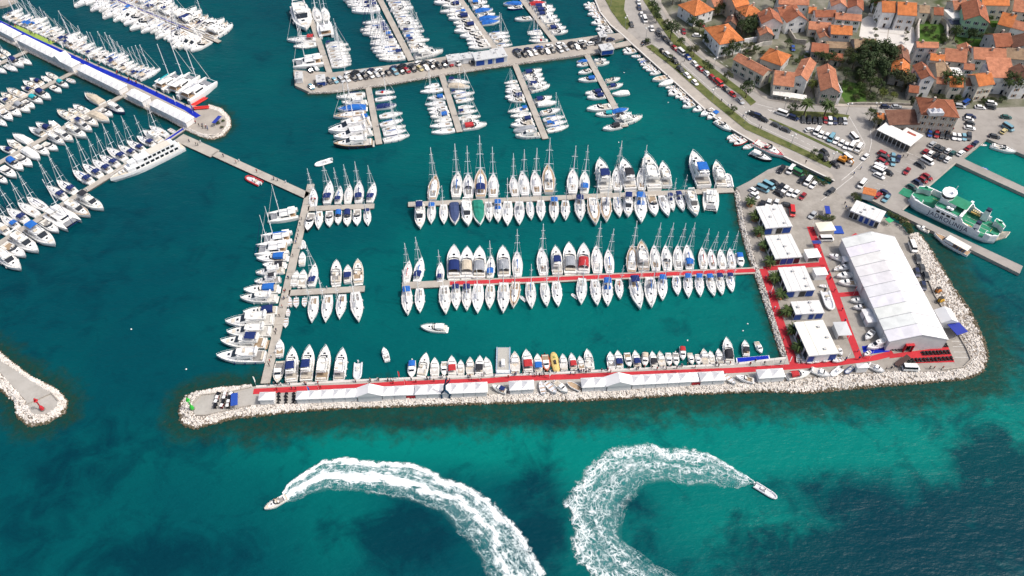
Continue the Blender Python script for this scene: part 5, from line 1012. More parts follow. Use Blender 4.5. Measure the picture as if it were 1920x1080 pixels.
e, w, d = place('dormer', (1746,209),(1773,209),(1747,203), LZ + 12.0, 'pale grey roof terrace with domes on the big stone building', 'dormer'); MB().box(0,w,0,3,9.8,11.2).build('wall', plaster, parent=e, color=(0.5,0.5,0.52)); MB().taper(w*.2,w*.45,.4,2.4,11.2,12.4,.5,.5,.5).build('dome', metal, parent=e, color=(0.75,0.76,0.8)); MB().taper(w*.6,w*.85,.4,2.4,11.2,12.2,.5,.5,.5).build('dome', metal, parent=e, color=(0.75,0.76,0.8))
e, w, d = place('restaurant', (1646,243),(1707,273),(1661,231), LZ + 3.8, 'glazed harbour restaurant with a flat white roof', 'restaurant')
MB().box(-.3,w+.3,-.4,d+.3,3.6,3.9).build('roof', plaster, parent=e, color=(0.76,0.75,0.72)); MB().box(w*.5,w+.2,d*.75,d+4,3.2,3.55).build('roof_wing', plaster, parent=e, color=(0.76,0.75,0.72)); MB().box(w*.62,w*.88,d*1.0,d+2.2,3.56,3.6).build('skylight', plaster, parent=e, color=(0.35,0.10,0.07))
MB().box(.3,w-.3,.5,d-.2,0,3.6).build('wall', plaster, parent=e, color=(0.3,0.28,0.26))
for i in range(8): MB().box(w*(i+.06)/8,w*(i+.94)/8,.36,.46,.7,3.3).build('window', glass, parent=e); MB().box(w*i/8-.06,w*i/8+.1,-.2,-.05,0,3.6).build('post', metal, parent=e, color=(0.75,0.75,0.75))
# garden and plaza walls
def wall(pts, h, th, label, m=plaster, c=(0.55,0.53,0.49)):
    o = band('garden_wall', pts, th, m, LZ, h); o.color = (*c, 1); tag(o, label, 'wall')
wall([(1394,82),(1430,76)], 2.5, .4, 'white garden wall beside the large hipped house', c=WC['w']); wall([(1388,101),(1428,86),(1446,84)], 2.0, .4, 'grey wall above the cream terrace')
wall([(1476,60),(1490,82),(1510,84)], 2.5, .5, 'curved stone wall above the alley', masonry, (0.4,0.37,0.33)); wall([(1590,197),(1640,197),(1720,198)], 1.2, .4, 'low stone wall along the side street garden', masonry, (0.4,0.37,0.33))
wall([(1718,82),(1718,56),(1722,42),(1735,37),(1752,37),(1766,44),(1772,50),(1772,84)], 3.0, .8, 'arched pale wall round the walled lawn', masonry, (0.5,0.46,0.42)); wall([(1627,30),(1672,39)], 1.5, .4, 'low wall at the head of the plaza')
wall([(1706,116),(1728,126)], 1.5, .4, 'stone wall stepping down from the long brown house', masonry, (0.42,0.38,0.34)); wall([(1790,62),(1850,72)], 1.4, .4, 'garden wall under the green gable', masonry, (0.36,0.33,0.29))
# kiosk with an orange roof by the ferry canal
house((1619,362),(1640,367),(1623,352), 2.8, 'g', 'o', 'w', 'white kiosk with a flat orange roof by the ferry canal', False, .5, False)
# ------------------------------------------------------------------ ferry
def ship_root(name, bow, stern, zd, label, cat, L0):
    b, s = G(*bow, zd), G(*stern, zd); d = b - s; L = Vector((d.x,d.y)).length; k = L / L0
    return empty(name, ((b.x+s.x)/2, (b.y+s.y)/2, 0), math.atan2(d.y, d.x), label, cat, None, (k,k,k))
deck_green = plain('green_deck_paint', (0.02,0.19,0.10), (0.03,0.25,0.15), 0.5, 0.8, 0.3)
fer = ship_root('car_ferry', (1882,440), (1713,360), 3.0, 'white car ferry with green decks and large lettering on its side', 'ferry', 46.0)
WH = (0.82,0.83,0.84); fer.scale = (fer.scale[0], fer.scale[0]*1.3, fer.scale[0]*1.15)
def fpart(nm, mb, m=gel, c=WH, p=None): return mb.build(nm, m, parent=p or fer, color=c)
def outline(L, B, off=0.0):
    out = []
    for x, w in ((-L/2,.62),(-L/2+3,.92),(-L/2+6,1.0),(L/2-9,1.0),(L/2-5,.9),(L/2-1.5,.62)): out.append((x, (B/2-off)*w))
    return [(x,-y) for x, y in out] + [(x,y) for x, y in reversed(out)]
ho = outline(46,12); fpart('hull', MB().loft([[(x*.96,y*.9,-1.2) for x,y in ho],[(x,y,1.0) for x,y in ho],[(x,y,2.2) for x,y in ho]], True, False))
fpart('car_deck', MB().flat(outline(46,12,.25), 1.9), deck_green)
def side(sy): return MB().loft([[(x,sy*5.95,2.2),(x,sy*5.95,2.2+h),(x,sy*5.55,2.2+h),(x,sy*5.55,1.9)] for x, h in ((-17,2.6),(-10,2.6),(-9.5,4.2),(4,4.2),(5,3.0),(9,2.2),(14,2.2))])
for sy in (1,-1): fpart('bulwark', side(sy))
for x0, x1 in ((-22.5,-16),(16,21.5)):
    for sy in (1,-1):
        fc = MB(); xs = [x0, (x0+x1)/2, x1]; f = (lambda x: 6.0*(.62 if abs(x) > 21 else .96)); 
        fc.loft([[(x, sy*f(x), 1.9),(x, sy*f(x), 4.9),(x, sy*(f(x)-2.2), 4.9),(x, sy*(f(x)-1.9), 1.9)] for x in xs]); o = fpart('forecastle', fc)
        fpart('forecastle_deck', MB().add([(x0+.2,sy*(f(x0)-.25),4.93),(x1-.2,sy*(f(x1)-.25),4.93),(x1-.2,sy*(f(x1)-1.9),4.93),(x0+.2,sy*(f(x0)-1.9),4.93)], [(0,1,2,3) if sy < 0 else (3,2,1,0)]), deck_green, p=o)
        fpart('winch', MB().tube(((x0+x1)/2-.8,sy*4.4,5.3),((x0+x1)/2+.8,sy*4.4,5.3),.35,.35,8), metal, (0.05,0.3,0.2), o)
for sy in (1,-1):
    for x in (-8.2,-5.6,-3.0,-.4): fpart('side_opening', MB().box(x,x+1.8,sy*5.97-.03,sy*5.97+.03,4.4,5.4), glass)
br = fpart('accommodation', MB().box(-10,3.2,-5.5,5.5,6.4,6.75).box(-9.6,-1.5,-2.7,2.7,6.75,9.0)); fpart('upper_deck', MB().box(-9.9,3.1,-5.4,5.4,6.76,6.80), deck_green, p=br); fpart('boat_deck', MB().box(-5.6,3.4,-2.9,2.9,9.02,9.06).box(-5.6,2.0,-2.6,2.6,8.6,9.0), deck_green, p=br)
fpart('gantry', MB().box(2.2,3.6,-6.0,6.0,6.8,7.6).box(2.2,3.6,-6.0,-5.4,4.0,6.8).box(2.2,3.6,5.4,6.0,4.0,6.8))
oc8 = [(3.1*math.cos(2*math.pi*k/10+.3)-7.6, 3.1*math.sin(2*math.pi*k/10+.3)) for k in range(10)]
wh = fpart('wheelhouse', MB().prism(oc8, 9.0, 11.4)); fpart('wheelhouse_window', MB().prism([((x+7.6)*1.03-7.6, y*1.03) for x,y in oc8], 10.0, 10.9), glass, p=wh); fpart('wheelhouse_roof', MB().prism([((x+7.6)*1.12-7.6, y*1.12) for x,y in oc8], 11.4, 11.65), p=wh)
fpart('radar_mast', MB().tube((-6.2,0,11.6),(-5.6,0,16.0),.25,.12,6).tube((-5.9,-1.2,14.2),(-5.9,1.2,14.2),.1,.1,5).box(-6.4,-5.2,-.9,.9,12.6,12.8), p=wh)
for sy in (1,-1):
    fu = fpart('funnel', MB().taper(9.6,13.0,sy*4.9-.9,sy*4.9+.9,2.2,7.4,.5,.5,.1)); fpart('funnel_top', MB().taper(10.1,12.5,sy*4.9-.85,sy*4.9+.85,7.42,8.3,.1,.1,.05), plastic, (0.012,0.02,0.06), fu)
    for k in range(4): fpart('life_raft', MB().tube((5.2+k*1.0,sy*5.0-.4,4.0),(5.2+k*1.0,sy*5.0+.4,4.0),.42,.42,8), plastic, (0.68,0.60,0.36))
    fpart('bench_row', MB().box(4.6,9.4,sy*4.2-.25,sy*4.2+.25,3.2,3.8), plastic, (0.55,0.36,0.12))
for x in (-4.2,-2.4): fpart('rescue_boat', MB().loft([[(x-.5,-4.6+.6*math.cos(a)*k,7.4+.6*math.sin(a)*k) for a in [q*math.pi/4 for q in range(8)]] if False else [(x+xx,-4.4+.75*math.cos(a)*k,7.6+.7*math.sin(a)*k) for a in [q*math.pi/4 for q in range(8)]] for xx, k in ((-.8,.6),(0,1),(.8,.6))]))
for y in (-2.6,0,2.6): fpart('lane_line', MB().box(4.5,17,y-.08,y+.08,1.91,1.93), white_line)
for y in (-3.6,3.6): fpart('lane_line', MB().box(-14,-9.5,y-.08,y+.08,1.91,1.93), yellow_line)
fpart('lane_line', MB().box(17,17.2,-2.6,2.6,1.91,1.93), yellow_line)
fpart('ramp', MB().add([(-23,-2.6,1.9),(-23,2.6,1.9),(-29,2.4,1.5),(-29,-2.4,1.5),(-23,-2.6,1.6),(-23,2.6,1.6),(-29,2.4,1.3),(-29,-2.4,1.3)], [(0,1,2,3)[::-1],(4,5,6,7),(2,3,7,6),(0,3,7,4),(1,2,6,5)]), deck_green)
fpart('bow_visor', MB().add([(21.3,-3.4,1.9),(21.3,3.4,1.9),(24.5,2.2,4.6),(24.5,-2.2,4.6),(21.6,-3.4,1.6),(21.6,3.4,1.6),(24.8,2.2,4.4),(24.8,-2.2,4.4)], [(0,1,2,3)[::-1],(4,5,6,7),(2,3,7,6),(0,3,7,4),(1,2,6,5)]), gel, (0.55,0.50,0.40))
ink, _n, _b3 = nodes('navy_ink', 0.6, 0.3); _b3.inputs['Base Color'].default_value = (0.01,0.02,0.08,1)
tc = bpy.data.curves.new('lettering', 'FONT'); tc.body = 'JADROLINIJA'; tc.size = 3.3; tc.extrude = 0.01; tc.align_x = 'CENTER'; tc.space_character = 1.12; tc.materials.append(ink)
tmp = bpy.data.objects.new('tmp', tc); COL.objects.link(tmp); bpy.context.view_layer.update()
lme = bpy.data.meshes.new_from_object(tmp.evaluated_get(bpy.context.evaluated_depsgraph_get())); bpy.data.objects.remove(tmp)
lt = bpy.data.objects.new('lettering', lme); COL.objects.link(lt); lt.parent = fer; lt.location = (-1.2,-6.03,1.55); lt.rotation_euler = (math.pi/2, 0, 0); lt.scale = (0.95,0.95,1)
fpart('emblem', MB().add([(10.2,-5.86,5.0),(12.6,-5.84,5.6),(11.2,-5.85,4.9),(12.0,-5.86,3.9)], [(0,2,1),(0,3,2)]), ink)
# excursion ship
ex = ship_root('excursion_ship', (207,337), (341,271), 2.0, 'big white excursion ship with rows of dark windows', 'ship', 40.0)
h, dk = hull_parts(40, 7.0, 2.4, 3.4, 'motor', 13, -.8, .25)
h.build('hull', gel, parent=ex, color=WH); dk.build('deck', gel, parent=ex, color=(0.6,0.55,0.45))
def tier(x0, x1, w, z0, z1, nm): return MB().loft([[(x,ww,z0),(x,ww*.95,z1),(x,-ww*.95,z1),(x,-ww,z0)] for x, ww in ((x0,w),(x1-3,w),(x1,w*.7))]).build(nm, gel, parent=ex, color=WH)
t1 = tier(-18,11,2.9,2.6,5.0,'saloon'); t2 = tier(-16,5,2.6,5.1,7.4,'upper_saloon'); t3 = MB().box(-14,-2,-2.4,2.4,7.5,7.6).build('sun_deck', gel, parent=ex, color=(0.62,0.58,0.5))
for k in range(9):
    for sy in (1,-1): MB().box(-16.5+k*2.7,-14.6+k*2.7,sy*2.84-.05,sy*2.84+.05,3.2,4.5).build('window', glass, parent=t1)
for k in range(7):
    for sy in (1,-1): MB().box(-15+k*2.5,-13.2+k*2.5,sy*2.54-.05,sy*2.54+.05,5.6,6.9).build('window', glass, parent=t2)
wh = tier(5.4,9.0,1.9,5.1,7.3,'wheelhouse'); MB().box(8.3,8.55,-1.4,1.4,6.0,6.9).build('wheelhouse_window', glass, parent=wh)
MB().tube((2,0,7.5),(1.5,0,11),.15,.08,6).build('mast', alu, parent=ex)
for k in range(2): MB().tube((12.5+k*2,-.8,3.9),(12.5+k*2,.8,3.9),.5,.5,8).build('life_raft', plastic, parent=ex, color=(0.75,0.75,0.75))
MB().path([(x,-3.0*hb_prof((x+20)/40,'motor'),4.4+.02*x) for x in (6,10,14,17,19)],.05,4).path([(x,3.0*hb_prof((x+20)/40,'motor'),4.4+.02*x) for x in (6,10,14,17,19)],.05,4).build('bow_rail', alu, parent=ex)
# tour boat under the ferry pier
tb = ship_root('tour_boat', (1752,437), (1818,474), 1.4, 'white tour boat with a cream awning under the ferry pier', 'boat', 15.0)
h, dk = hull_parts(15, 3.8, 1.0, 1.7, 'open', 11, -.4, .2); h.build('hull', gel, parent=tb, color=WH); dk.build('deck', teak, parent=tb)
MB().taper(-1,3.2,-1.2,1.2,1.2,2.6,.1,.5,.15).build('cabin', gel, parent=tb, color=WH); MB().box(3.0,3.15,-.9,.9,1.8,2.4).build('cabin_window', glass, parent=tb)
MB().box(-6.8,2.4,-1.75,1.75,3.1,3.2).build('awning', canvas, parent=tb, color=(0.74,0.72,0.66))
for x in (-6.5,-3.5,-.5,2.2):
    for y in (-1.65,1.65): MB().tube((x,y,1.0),(x,y,3.1),.04,.04,5).build('post', alu, parent=tb)
for k in range(4): MB().box(-6+k*1.3,-5.5+k*1.3,-1.4,1.4,1.1,1.5).build('bench', plastic, parent=tb, color=(0.1,0.12,0.2))
# grey work barge, yellow submarine boat, red inflatable slides
bg = ship_root('work_barge', (944,651.5), (943,700), .9, 'grey flat-decked work barge at the breakwater quay', 'barge', 12.0)
MB().taper(-6,6,-2.6,2.6,-.3,.9,-.2,-.2,-.1).build('hull', metal, parent=bg, color=(0.25,0.33,0.42)); MB().box(-5.2,6.0,-2.1,2.1,.92,.97).build('deck', metal, parent=bg, color=(0.42,0.41,0.37)); MB().taper(-3.2,-.4,-.7,.7,.97,2.6,.1,.1,.1).build('wheelhouse', gel, parent=bg, color=WH); MB().box(-5.9,-4.6,-2.4,2.4,.97,1.3).build('ramp', metal, parent=bg, color=(0.7,0.72,0.74))
for s in (1,-1): MB().path([(-5.8,s*2.4,1.9),(5.8,s*2.4,1.9)],.05,4).path([(-2,s*2.4,.9),(-2,s*2.4,1.9)],.04,4).path([(5.7,s*2.4,.9),(5.7,s*2.4,1.9)],.04,4).build('guard_rail', metal, parent=bg, color=(0.6,0.66,0.75))
ys = ship_root('submarine_boat', (1037,659), (1044,696), .9, 'yellow rounded sightseeing submarine boat at the breakwater quay', 'boat', 10.0)
MB().loft([[(x,1.7*k*math.cos(a),.5+.8*k*math.sin(a)) for a in [q*math.pi/5 for q in range(10)]] for x,k in ((-5,.55),(-4,.85),(-1,1),(2,1),(4,.8),(5,.35))]).build('hull', plastic, parent=ys, color=(0.62,0.47,0.17)); MB().taper(-1.6,.4,-.5,.5,1.2,1.9,.1,.1,.1).build('hatch_tower', plastic, parent=ys, color=(0.05,0.045,0.04)); MB().taper(1.4,2.6,-.5,.5,1.1,1.5,.1,.1,.1).build('canopy', plastic, parent=ys, color=(0.3,0.32,0.1))
def tubeboat(p, q, label):
    r = ship_root('inflatable_raft', p, q, .9, label, 'raft', 12.0); mb = MB()
    for s in (1,-1): MB().loft([[(x,s*.95+.55*k*math.cos(a),.75+.55*k*math.sin(a)) for a in [j*math.pi/4 for j in range(8)]] for x,k in ((-6,.7),(-5,1),(4.5,1),(6,.45))]).build('tube', plastic, parent=r, color=(0.62,0.035,0.03))
    MB().box(-5.5,5,-.9,.9,.45,.6).build('floor', plastic, parent=r, color=(0.5,0.03,0.03)); return r
tubeboat((387,181),(358,198),'red inflatable raft angled against the exhibition pier'); r = tubeboat((394,204),(360,206.5),'red inflatable raft lying flat on the exhibition pier head'); r.location.z = LZ + .1
# ------------------------------------------------------------------ vehicles (nose towards +X)
CC = {'w': (0.76,0.76,0.75), 's': (0.42,0.44,0.46), 'k': (0.012,0.013,0.016), 'g': (0.05,0.055,0.06), 'r': (0.28,0.012,0.018), 'n': (0.012,0.022,0.07), 'b': (0.015,0.07,0.32), 't': (0.02,0.09,0.08), 'y': (0.5,0.42,0.2), 'l': (0.16,0.34,0.42), 'o': (0.6,0.24,0.03), 'G': (0.02,0.16,0.06), 'R': (0.55,0.02,0.02)}
CCN = {'w': 'white', 's': 'silver', 'k': 'black', 'g': 'dark grey', 'r': 'dark red', 'n': 'dark blue', 'b': 'blue', 't': 'dark green', 'y': 'pale yellow', 'l': 'light blue', 'o': 'orange', 'G': 'green', 'R': 'red'}
def wheel_mesh():
    m = MB(); n = 12
    m.tube((0,-.11,0),(0,.11,0),.32,.32,n,0); m.tube((0,-.115,0),(0,.115,0),.19,.19,8,1); return m.mesh('wheel', rubber, alu)
WHEEL = wheel_mesh()
def mk_car(L, W, H, hood, trunk, zb=.28, belt=.88, roofL=None, boxy=.35):
    b = MB(); hx = L/2; w = W/2
    def sec(x, ww, z0, z1): return [(x,ww,z0+.12),(x,ww,z1-.12),(x,ww-.12,z1),(x,-ww+.12,z1),(x,-ww,z1-.12),(x,-ww,z0+.12),(x,-ww+.1,z0),(x,ww-.1,z0)]
    b.loft([sec(-hx,w*.86,zb+.12,belt-.1),sec(-hx+.25,w*.97,zb,belt),sec(-hx+trunk,w,zb,belt+.02),sec(hx-hood,w,zb,belt+.02),sec(hx-.45,w*.96,zb,belt-.12),sec(hx-.08,w*.84,zb+.1,belt-.25),sec(hx,w*.7,zb+.16,belt-.36)])
    x0, x1 = -hx + trunk*.35, hx - hood*.85
    g = MB(); g.taper(x0,x1,-w*.93,w*.93,belt-.02,H-.06,boxy,boxy*1.9,.17)
    r = MB(); r.taper(x0+boxy-.02,x1-boxy*1.9+.02,-w*.93+.15,w*.93-.15,H-.07,H,.06,.08,.06)
    P = [('body', b.mesh('car_body', paint, smooth=False), 'c', None), ('cabin_glass', g.mesh('cabin_glass', glass), None, None), ('roof', r.mesh('car_roof', paint), 'c', None)]
    li = MB().box(hx-.16,hx-.03,w*.52,w*.78,belt-.34,belt-.2).mesh('headlight', plastic); lj = MB().box(hx-.16,hx-.03,-w*.78,-w*.52,belt-.34,belt-.2).mesh('headlight', plastic); P += [('headlight', li, 'lamp', None), ('headlight', lj, 'lamp', None)]
    ti = MB().box(-hx-.02,-hx+.05,w*.5,w*.8,belt-.3,belt-.14).mesh('tail_light', plastic); tj = MB().box(-hx-.02,-hx+.05,-w*.8,-w*.5,belt-.3,belt-.14).mesh('tail_light', plastic); P += [('tail_light', ti, 'tail', None), ('tail_light', tj, 'tail', None)]
    return P, L, W
CARS = {'c': mk_car(4.5,1.85,1.45,1.35,1.0), 'h': mk_car(4.0,1.78,1.5,1.1,.35), 'v': mk_car(5.2,2.0,2.15,.85,.12,.3,1.15,None,.16), 'u': mk_car(4.7,1.95,1.75,1.25,.3,.35,1.0)}
CKIND = {'c': ('car','saloon car'), 'h': ('car','hatchback'), 'v': ('van','van'), 'u': ('car','estate car')}
CR = random.Random(3)
def car(kind, u, v, du, dv, col, label, group, z=LZ):
    P, L, W = CARS[kind]; p = G(u, v, z + .7); q = G(u + du*.05, v + dv*.05, z + .7); d = q - p
    r = empty('parked_' + CKIND[kind][0], (p.x, p.y, z), math.atan2(d.y, d.x) + CR.gauss(0,.04), label, CKIND[kind][0], group)
    s = CR.uniform(.88,1.1); c = tuple(min(.85, x*s) for x in CC[col])
    spawn(r, P, {'c': c, 'lamp': (0.7,0.7,0.7), 'tail': (0.35,0.02,0.02)})
    for x in (-L*.30, L*.31):
        for y in (-W/2+.12, W/2-.12): obj('wheel', WHEEL, r, None, (x, y, .32))
    return r
def cars(where, ox, oy, sc, ddx, ddy, data, group='parked cars'):
    """x y colour [kind] [dx dy] per entry; default nose direction ddx, ddy"""
    es = [e.split() for e in data.strip().split(';') if e.strip()]
    for i, f in enumerate(es):
        k = f[3] if len(f) > 3 else CR.choice('cchu'); dx, dy = (float(f[4]), float(f[5])) if len(f) > 5 else (ddx, ddy)
        lb = CCN[f[2]] + ' ' + CKIND[k][1] + ', ' + where.format(ORD[i]) if len(es) > 1 else CCN[f[2]] + ' ' + CKIND[k][1] + ' ' + where
        car(k, ox + float(f[0])/sc, oy + float(f[1])/sc, dx, dy, f[2], lb, group)
cars('{} from the sea in the lower car pier row', 480, 0, 4.0, 24, 20, '405 525 k h; 448 512 s h; 415 650 l h; 470 628 k; 508 615 n; 548 606 g; 592 602 l; 640 597 s; 682 592 w; 735 585 k; 775 578 s; 815 572 k; 860 563 w; 905 556 s; 945 552 g; 992 546 g; 1042 540 l; 1092 532 k; 1132 526 r; 1180 516 k; 1230 512 y; 1275 506 w; 1322 498 k; 1372 490 g; 1415 484 g; 1455 476 r; 1505 472 w v; 1608 462 g')
cars('{} from the sea in the upper car pier row', 480, 0, 4.0, 26, -18, '690 552 w; 742 545 k u; 800 538 s; 860 526 n; 915 526 w; 1030 506 n; 1096 496 k; 1160 490 g; 1216 470 w; 1262 466 g; 1320 460 w')
cars('{} past the sheds in the lower row on the car pier', 940, 0, 8.0, 46, 40, '250 815 g; 345 815 k; 425 800 w; 505 785 w; 600 770 k; 690 765 w; 772 752 g; 880 742 w; 965 718 s; 1050 695 k; 1135 700 w; 1230 690 k')
cars('{} past the sheds in the upper row on the car pier', 940, 0, 8.0, 60, -12, '240 755 n; 400 738 n; 560 712 b; 720 690 w; 880 658 w; 1060 648 k; 1210 625 w; 1350 650 w; 1385 602 k; 1460 642 g; 1640 590 n h')
cars('{} in the line along the grass verge of the avenue', 1160, 60, 8.0, 45, 42, '660 288 k; 740 345 w; 842 432 k; 928 556 g; 1030 648 w; 1146 756 w h')
cars('{} in the line along the tree median of the avenue', 1160, 60, 8.0, 45, 42, '612 25 g; 695 100 g; 772 168 g; 846 240 r; 945 305 w v; 1042 375 b; 1145 476 w; 1230 552 r; 1330 622 w; 1410 692 r; 1506 768 R v; 1615 858 g; 1710 932 R; 1830 1030 s')
cars('{} at the upper end of the avenue', 960, 0, 4.0, 12, 28, '950 15 w c; 955 55 n c; 972 108 w c; 996 146 w v; 896 182 g c; 1050 212 w c; 1096 246 g c; 1006 318 g u 40 -10; 1288 236 r c 10 30')
cars('{} in the queue at the end of the avenue', 1320, 180, 8.0, 60, 22, '730 262 k; 815 300 n; 900 352 k; 1085 432 g; 1230 502 g; 1185 262 w v; 1340 322 n')
cars('{} in the row under the two tall palms', 1320, 180, 8.0, 6, 25, '1490 348 g; 1575 357 k; 1660 362 k; 1740 366 g; 1820 362 r; 1890 372 w; 1962 372 n; 2040 372 k; 2112 372 s')
cars('{} in the slanted row behind the car park wall', 1480, 240, 8.0, -34, 50, '310 22 w c 60 -12; 415 52 w v; 477 92 w; 560 118 w; 626 152 l v; 706 186 w; 782 226 w; 852 262 w; 936 278 w v; 1040 302 w v; 975 148 w v 55 62')
cars('{} at the lower end of the avenue by the bridge', 1480, 240, 8.0, 58, 46, '532 376 k u; 512 440 k u; 690 540 k; 880 455 w v; 1140 432 w c -55 45; 612 955 g u -55 42')
cars('{} in the huddle on the harbour square', 1480, 240, 8.0, 68, 30, '1415 392 r; 1430 450 g; 1400 510 r; 1390 562 s; 1352 602 w v; 1342 648 w v; 1350 715 w; 1556 425 l c 4 40; 1552 510 l c 4 40; 1636 455 n c -4 40; 1490 666 k h; 1765 642 r c -30 42; 1090 842 w v -45 60; 1330 1005 r c 50 -42; 1440 968 n c 60 30; 1452 1055 l c -40 45')
cars('{} in the gravel car park beside the small canal', 1360, 340, 8.0, -45, 50, '980 -170 w v; 1085 -128 G v 60 30; 1150 -28 k; 1240 0 w v; 1320 50 w; 840 -180 k; 430 142 w h 60 35; 440 212 w h 60 35; 560 112 l v 60 34; 652 62 l v 60 34; 742 22 k c 60 34; 830 76 k; 812 182 k c 60 34; 902 112 w; 972 162 w; 1060 182 w; 1160 222 r')
cars('{} behind the cabin nearest the car park', 1360, 340, 8.0, -20, 44, '545 342 k; 650 322 w; 765 322 w; 930 352 g c 60 10; 1002 452 R v 8 50; 1310 502 s c -40 45; 1515 862 w v 60 0')
cars('{} along the right side of the marquee', 1440, 270, 4.0, 14, 40, '1085 772 w v; 1125 862 g; 1156 932 g; 1186 992 g; 1118 962 n; 1166 1062 n')
cars('{} along the front of the big stone building', 1680, 180, 8.0, 4, 36, '506 562 b; 606 572 r; 690 578 g; 776 592 k; 870 602 w; 945 612 w; 1020 612 l; 1095 606 g')
cars('{} in the double row on the harbour square', 1680, 180, 8.0, 42, -42, '546 716 s; 622 762 g; 692 796 g; 782 816 w; 852 852 t; 446 826 r; 522 856 w; 606 886 k; 690 916 g; 776 946 w')
cars('{} parked along the inner harbour edge', 1680, 180, 8.0, 56, -48, '976 852 w; 1096 772 r; 1192 702 n; 1480 602 g c 60 10; 1620 522 y; 1682 472 l v 60 40')
cars('{} beside the right wall of the big stone building', 1680, 180, 8.0, 60, 8, '1116 310 n; 1098 346 w; 1116 406 g; 1110 476 w; 1656 312 t; 1266 166 w; 1432 108 w u; 1420 166 g u; 960 152 s; 1046 104 b v 50 -30')
cars('{} near the ferry ramp', 1680, 180, 8.0, 60, 34, '470 975 w v; 368 1032 g; 472 1208 r; 408 1256 r; 330 1296 n; 250 1370 t')
cars('{} on the side street below the gardens', 1500, 100, 8.0, 60, 2, '1282 798 n; 1450 798 s')
cars('{} among the houses', 1280, 0, 8.0, 10, 40, '1655 722 b h; 1860 818 w h -5 40; 265 372 r c 40 10; 222 528 w c 50 5')
# small show vehicles
def mk_quad():
    b = MB(); b.loft([[(x,w,.45),(x,w,.8),(x,-w,.8),(x,-w,.45)] for x,w in ((-.9,.35),(-.3,.28),(.3,.25),(.95,.4))]); s = MB().taper(-.8,.1,-.2,.2,.8,1.0,.08,.1,.03); hb = MB().path([(.45,-.42,1.12),(.5,0,1.05),(.45,.42,1.12)],.03,5).path([(.5,0,1.05),(.6,0,.7)],.04,5)
    return [('body', b.mesh('quad_body', paint), 'c', None), ('seat', s.mesh('quad_seat', plastic), 'k', None), ('handlebar', hb.mesh('handlebar', rubber), None, None)]
QUAD = mk_quad()
def quad(u, v, col, label, group, cart=False, dv=10):
    p = G(u, v, LZ + .5); r = empty('show_cart' if cart else 'quad_bike', (p.x,p.y,LZ), math.atan2(dv, CR.uniform(-2,2)), label, 'cart' if cart else 'quad bike', group, (.78,)*3)
    spawn(r, QUAD, {'c': CC[col], 'k': (0.01,0.01,0.01)})
    for x in (-.62,.66):
        for y in (-.48,.48): obj('wheel', WHEEL, r, None, (x,y,.3), None, (.95,1.2,.95))
    if cart:
        MB().box(-.95,.45,-.55,.55,1.75,1.82).build('roof', gel, parent=r, color=CC[cart]); MB().path([(-.9,-.5,.7),(-.9,-.5,1.76)],.03,4).path([(-.9,.5,.7),(-.9,.5,1.76)],.03,4).path([(.4,-.5,.7),(.4,-.5,1.76)],.03,4).path([(.4,.5,.7),(.4,.5,1.76)],.03,4).build('roof_post', rubber, parent=r)
for nm, x0, x1, y0, y1, n in (('against the left half of the marquee front', 255,480,742,732,6), ('against the right half of the marquee front', 668,1075,712,690,9), ('in the middle row on the wide red carpet', 735,1110,815,795,8), ('in the front row on the wide red carpet', 515,1155,925,890,12)):
    for i in range(n):
        t = i/(n-1); quad(1640 + (x0+(x1-x0)*t)/8, 560 + (y0+(y1-y0)*t)/8, 'k' if CR.random() < .8 else 'g', f'black quad bike, {ORD[i]} {nm}', 'quad bikes before the marquee')
for r_, (y, xs) in enumerate(((395,(560,665,760)), (450,(545,650,730)), (510,(530,635,715)), (572,(515,615,700)))):
    for c_, x in enumerate(xs): quad(340 + x/8, 690 + y/8, 'krg'[(r_+c_) % 3], f'small cart in row {ORD[r_]} and column {ORD[c_]} on the breakwater head', 'small carts on the breakwater head', 'w' if (r_+c_) % 3 else 'k')
for r_ in range(3):
    for c_, x in enumerate((1460,1570,1685)): quad(340 + x/8, 690 + (395 + r_*50)/8, 'k', f'black quad bike, row {ORD[r_]}, column {ORD[c_]} between the first two breakwater tents', 'quad bikes between tents')
# forklift, excavator, trailer
def forklift(u, v, c, label, cab=(0.03,0.03,0.03)):
    p = G(u, v, LZ); r = empty('forklift', (p.x,p.y,LZ), R(200), label, 'forklift')
    MB().taper(-1.2,.8,-.6,.6,.4,1.2,.1,.1,.05).build('body', metal, parent=r, color=c); MB().box(-.7,.5,-.55,.55,2.1,2.2).build('roof', metal, parent=r, color=cab); MB().box(.85,1.0,-.5,-.35,.2,2.6).box(.85,1.0,.35,.5,.2,2.6).box(.86,.98,-.35,.35,2.3,2.45).build('mast', metal, parent=r, color=cab); MB().box(1.0,2.0,-.4,-.25,.2,.28).build('fork', metal, parent=r, color=cab); MB().box(1.0,2.0,.25,.4,.2,.28).build('fork', metal, parent=r, color=cab)
    for x in (-.7,.7):
        for y in (-.38,.4): MB().path([(x*.8,y*1.2,1.2),(x*.8,y*1.2,2.1)],.04,4).build('roof_post', metal, parent=r, color=cab)
        for y in (-.55,.55): obj('wheel', WHEEL, r, None, (x,y,.32))
forklift(1762,566,(0.65,0.36,0.02),'yellow forklift beside the marquee'); forklift(1757,548,(0.55,0.2,0.04),'orange forklift behind the yellow one')
p = G(1578,303,LZ); r = empty('excavator', (p.x,p.y,LZ), R(-40), 'orange excavator at the lower end of the avenue', 'excavator')
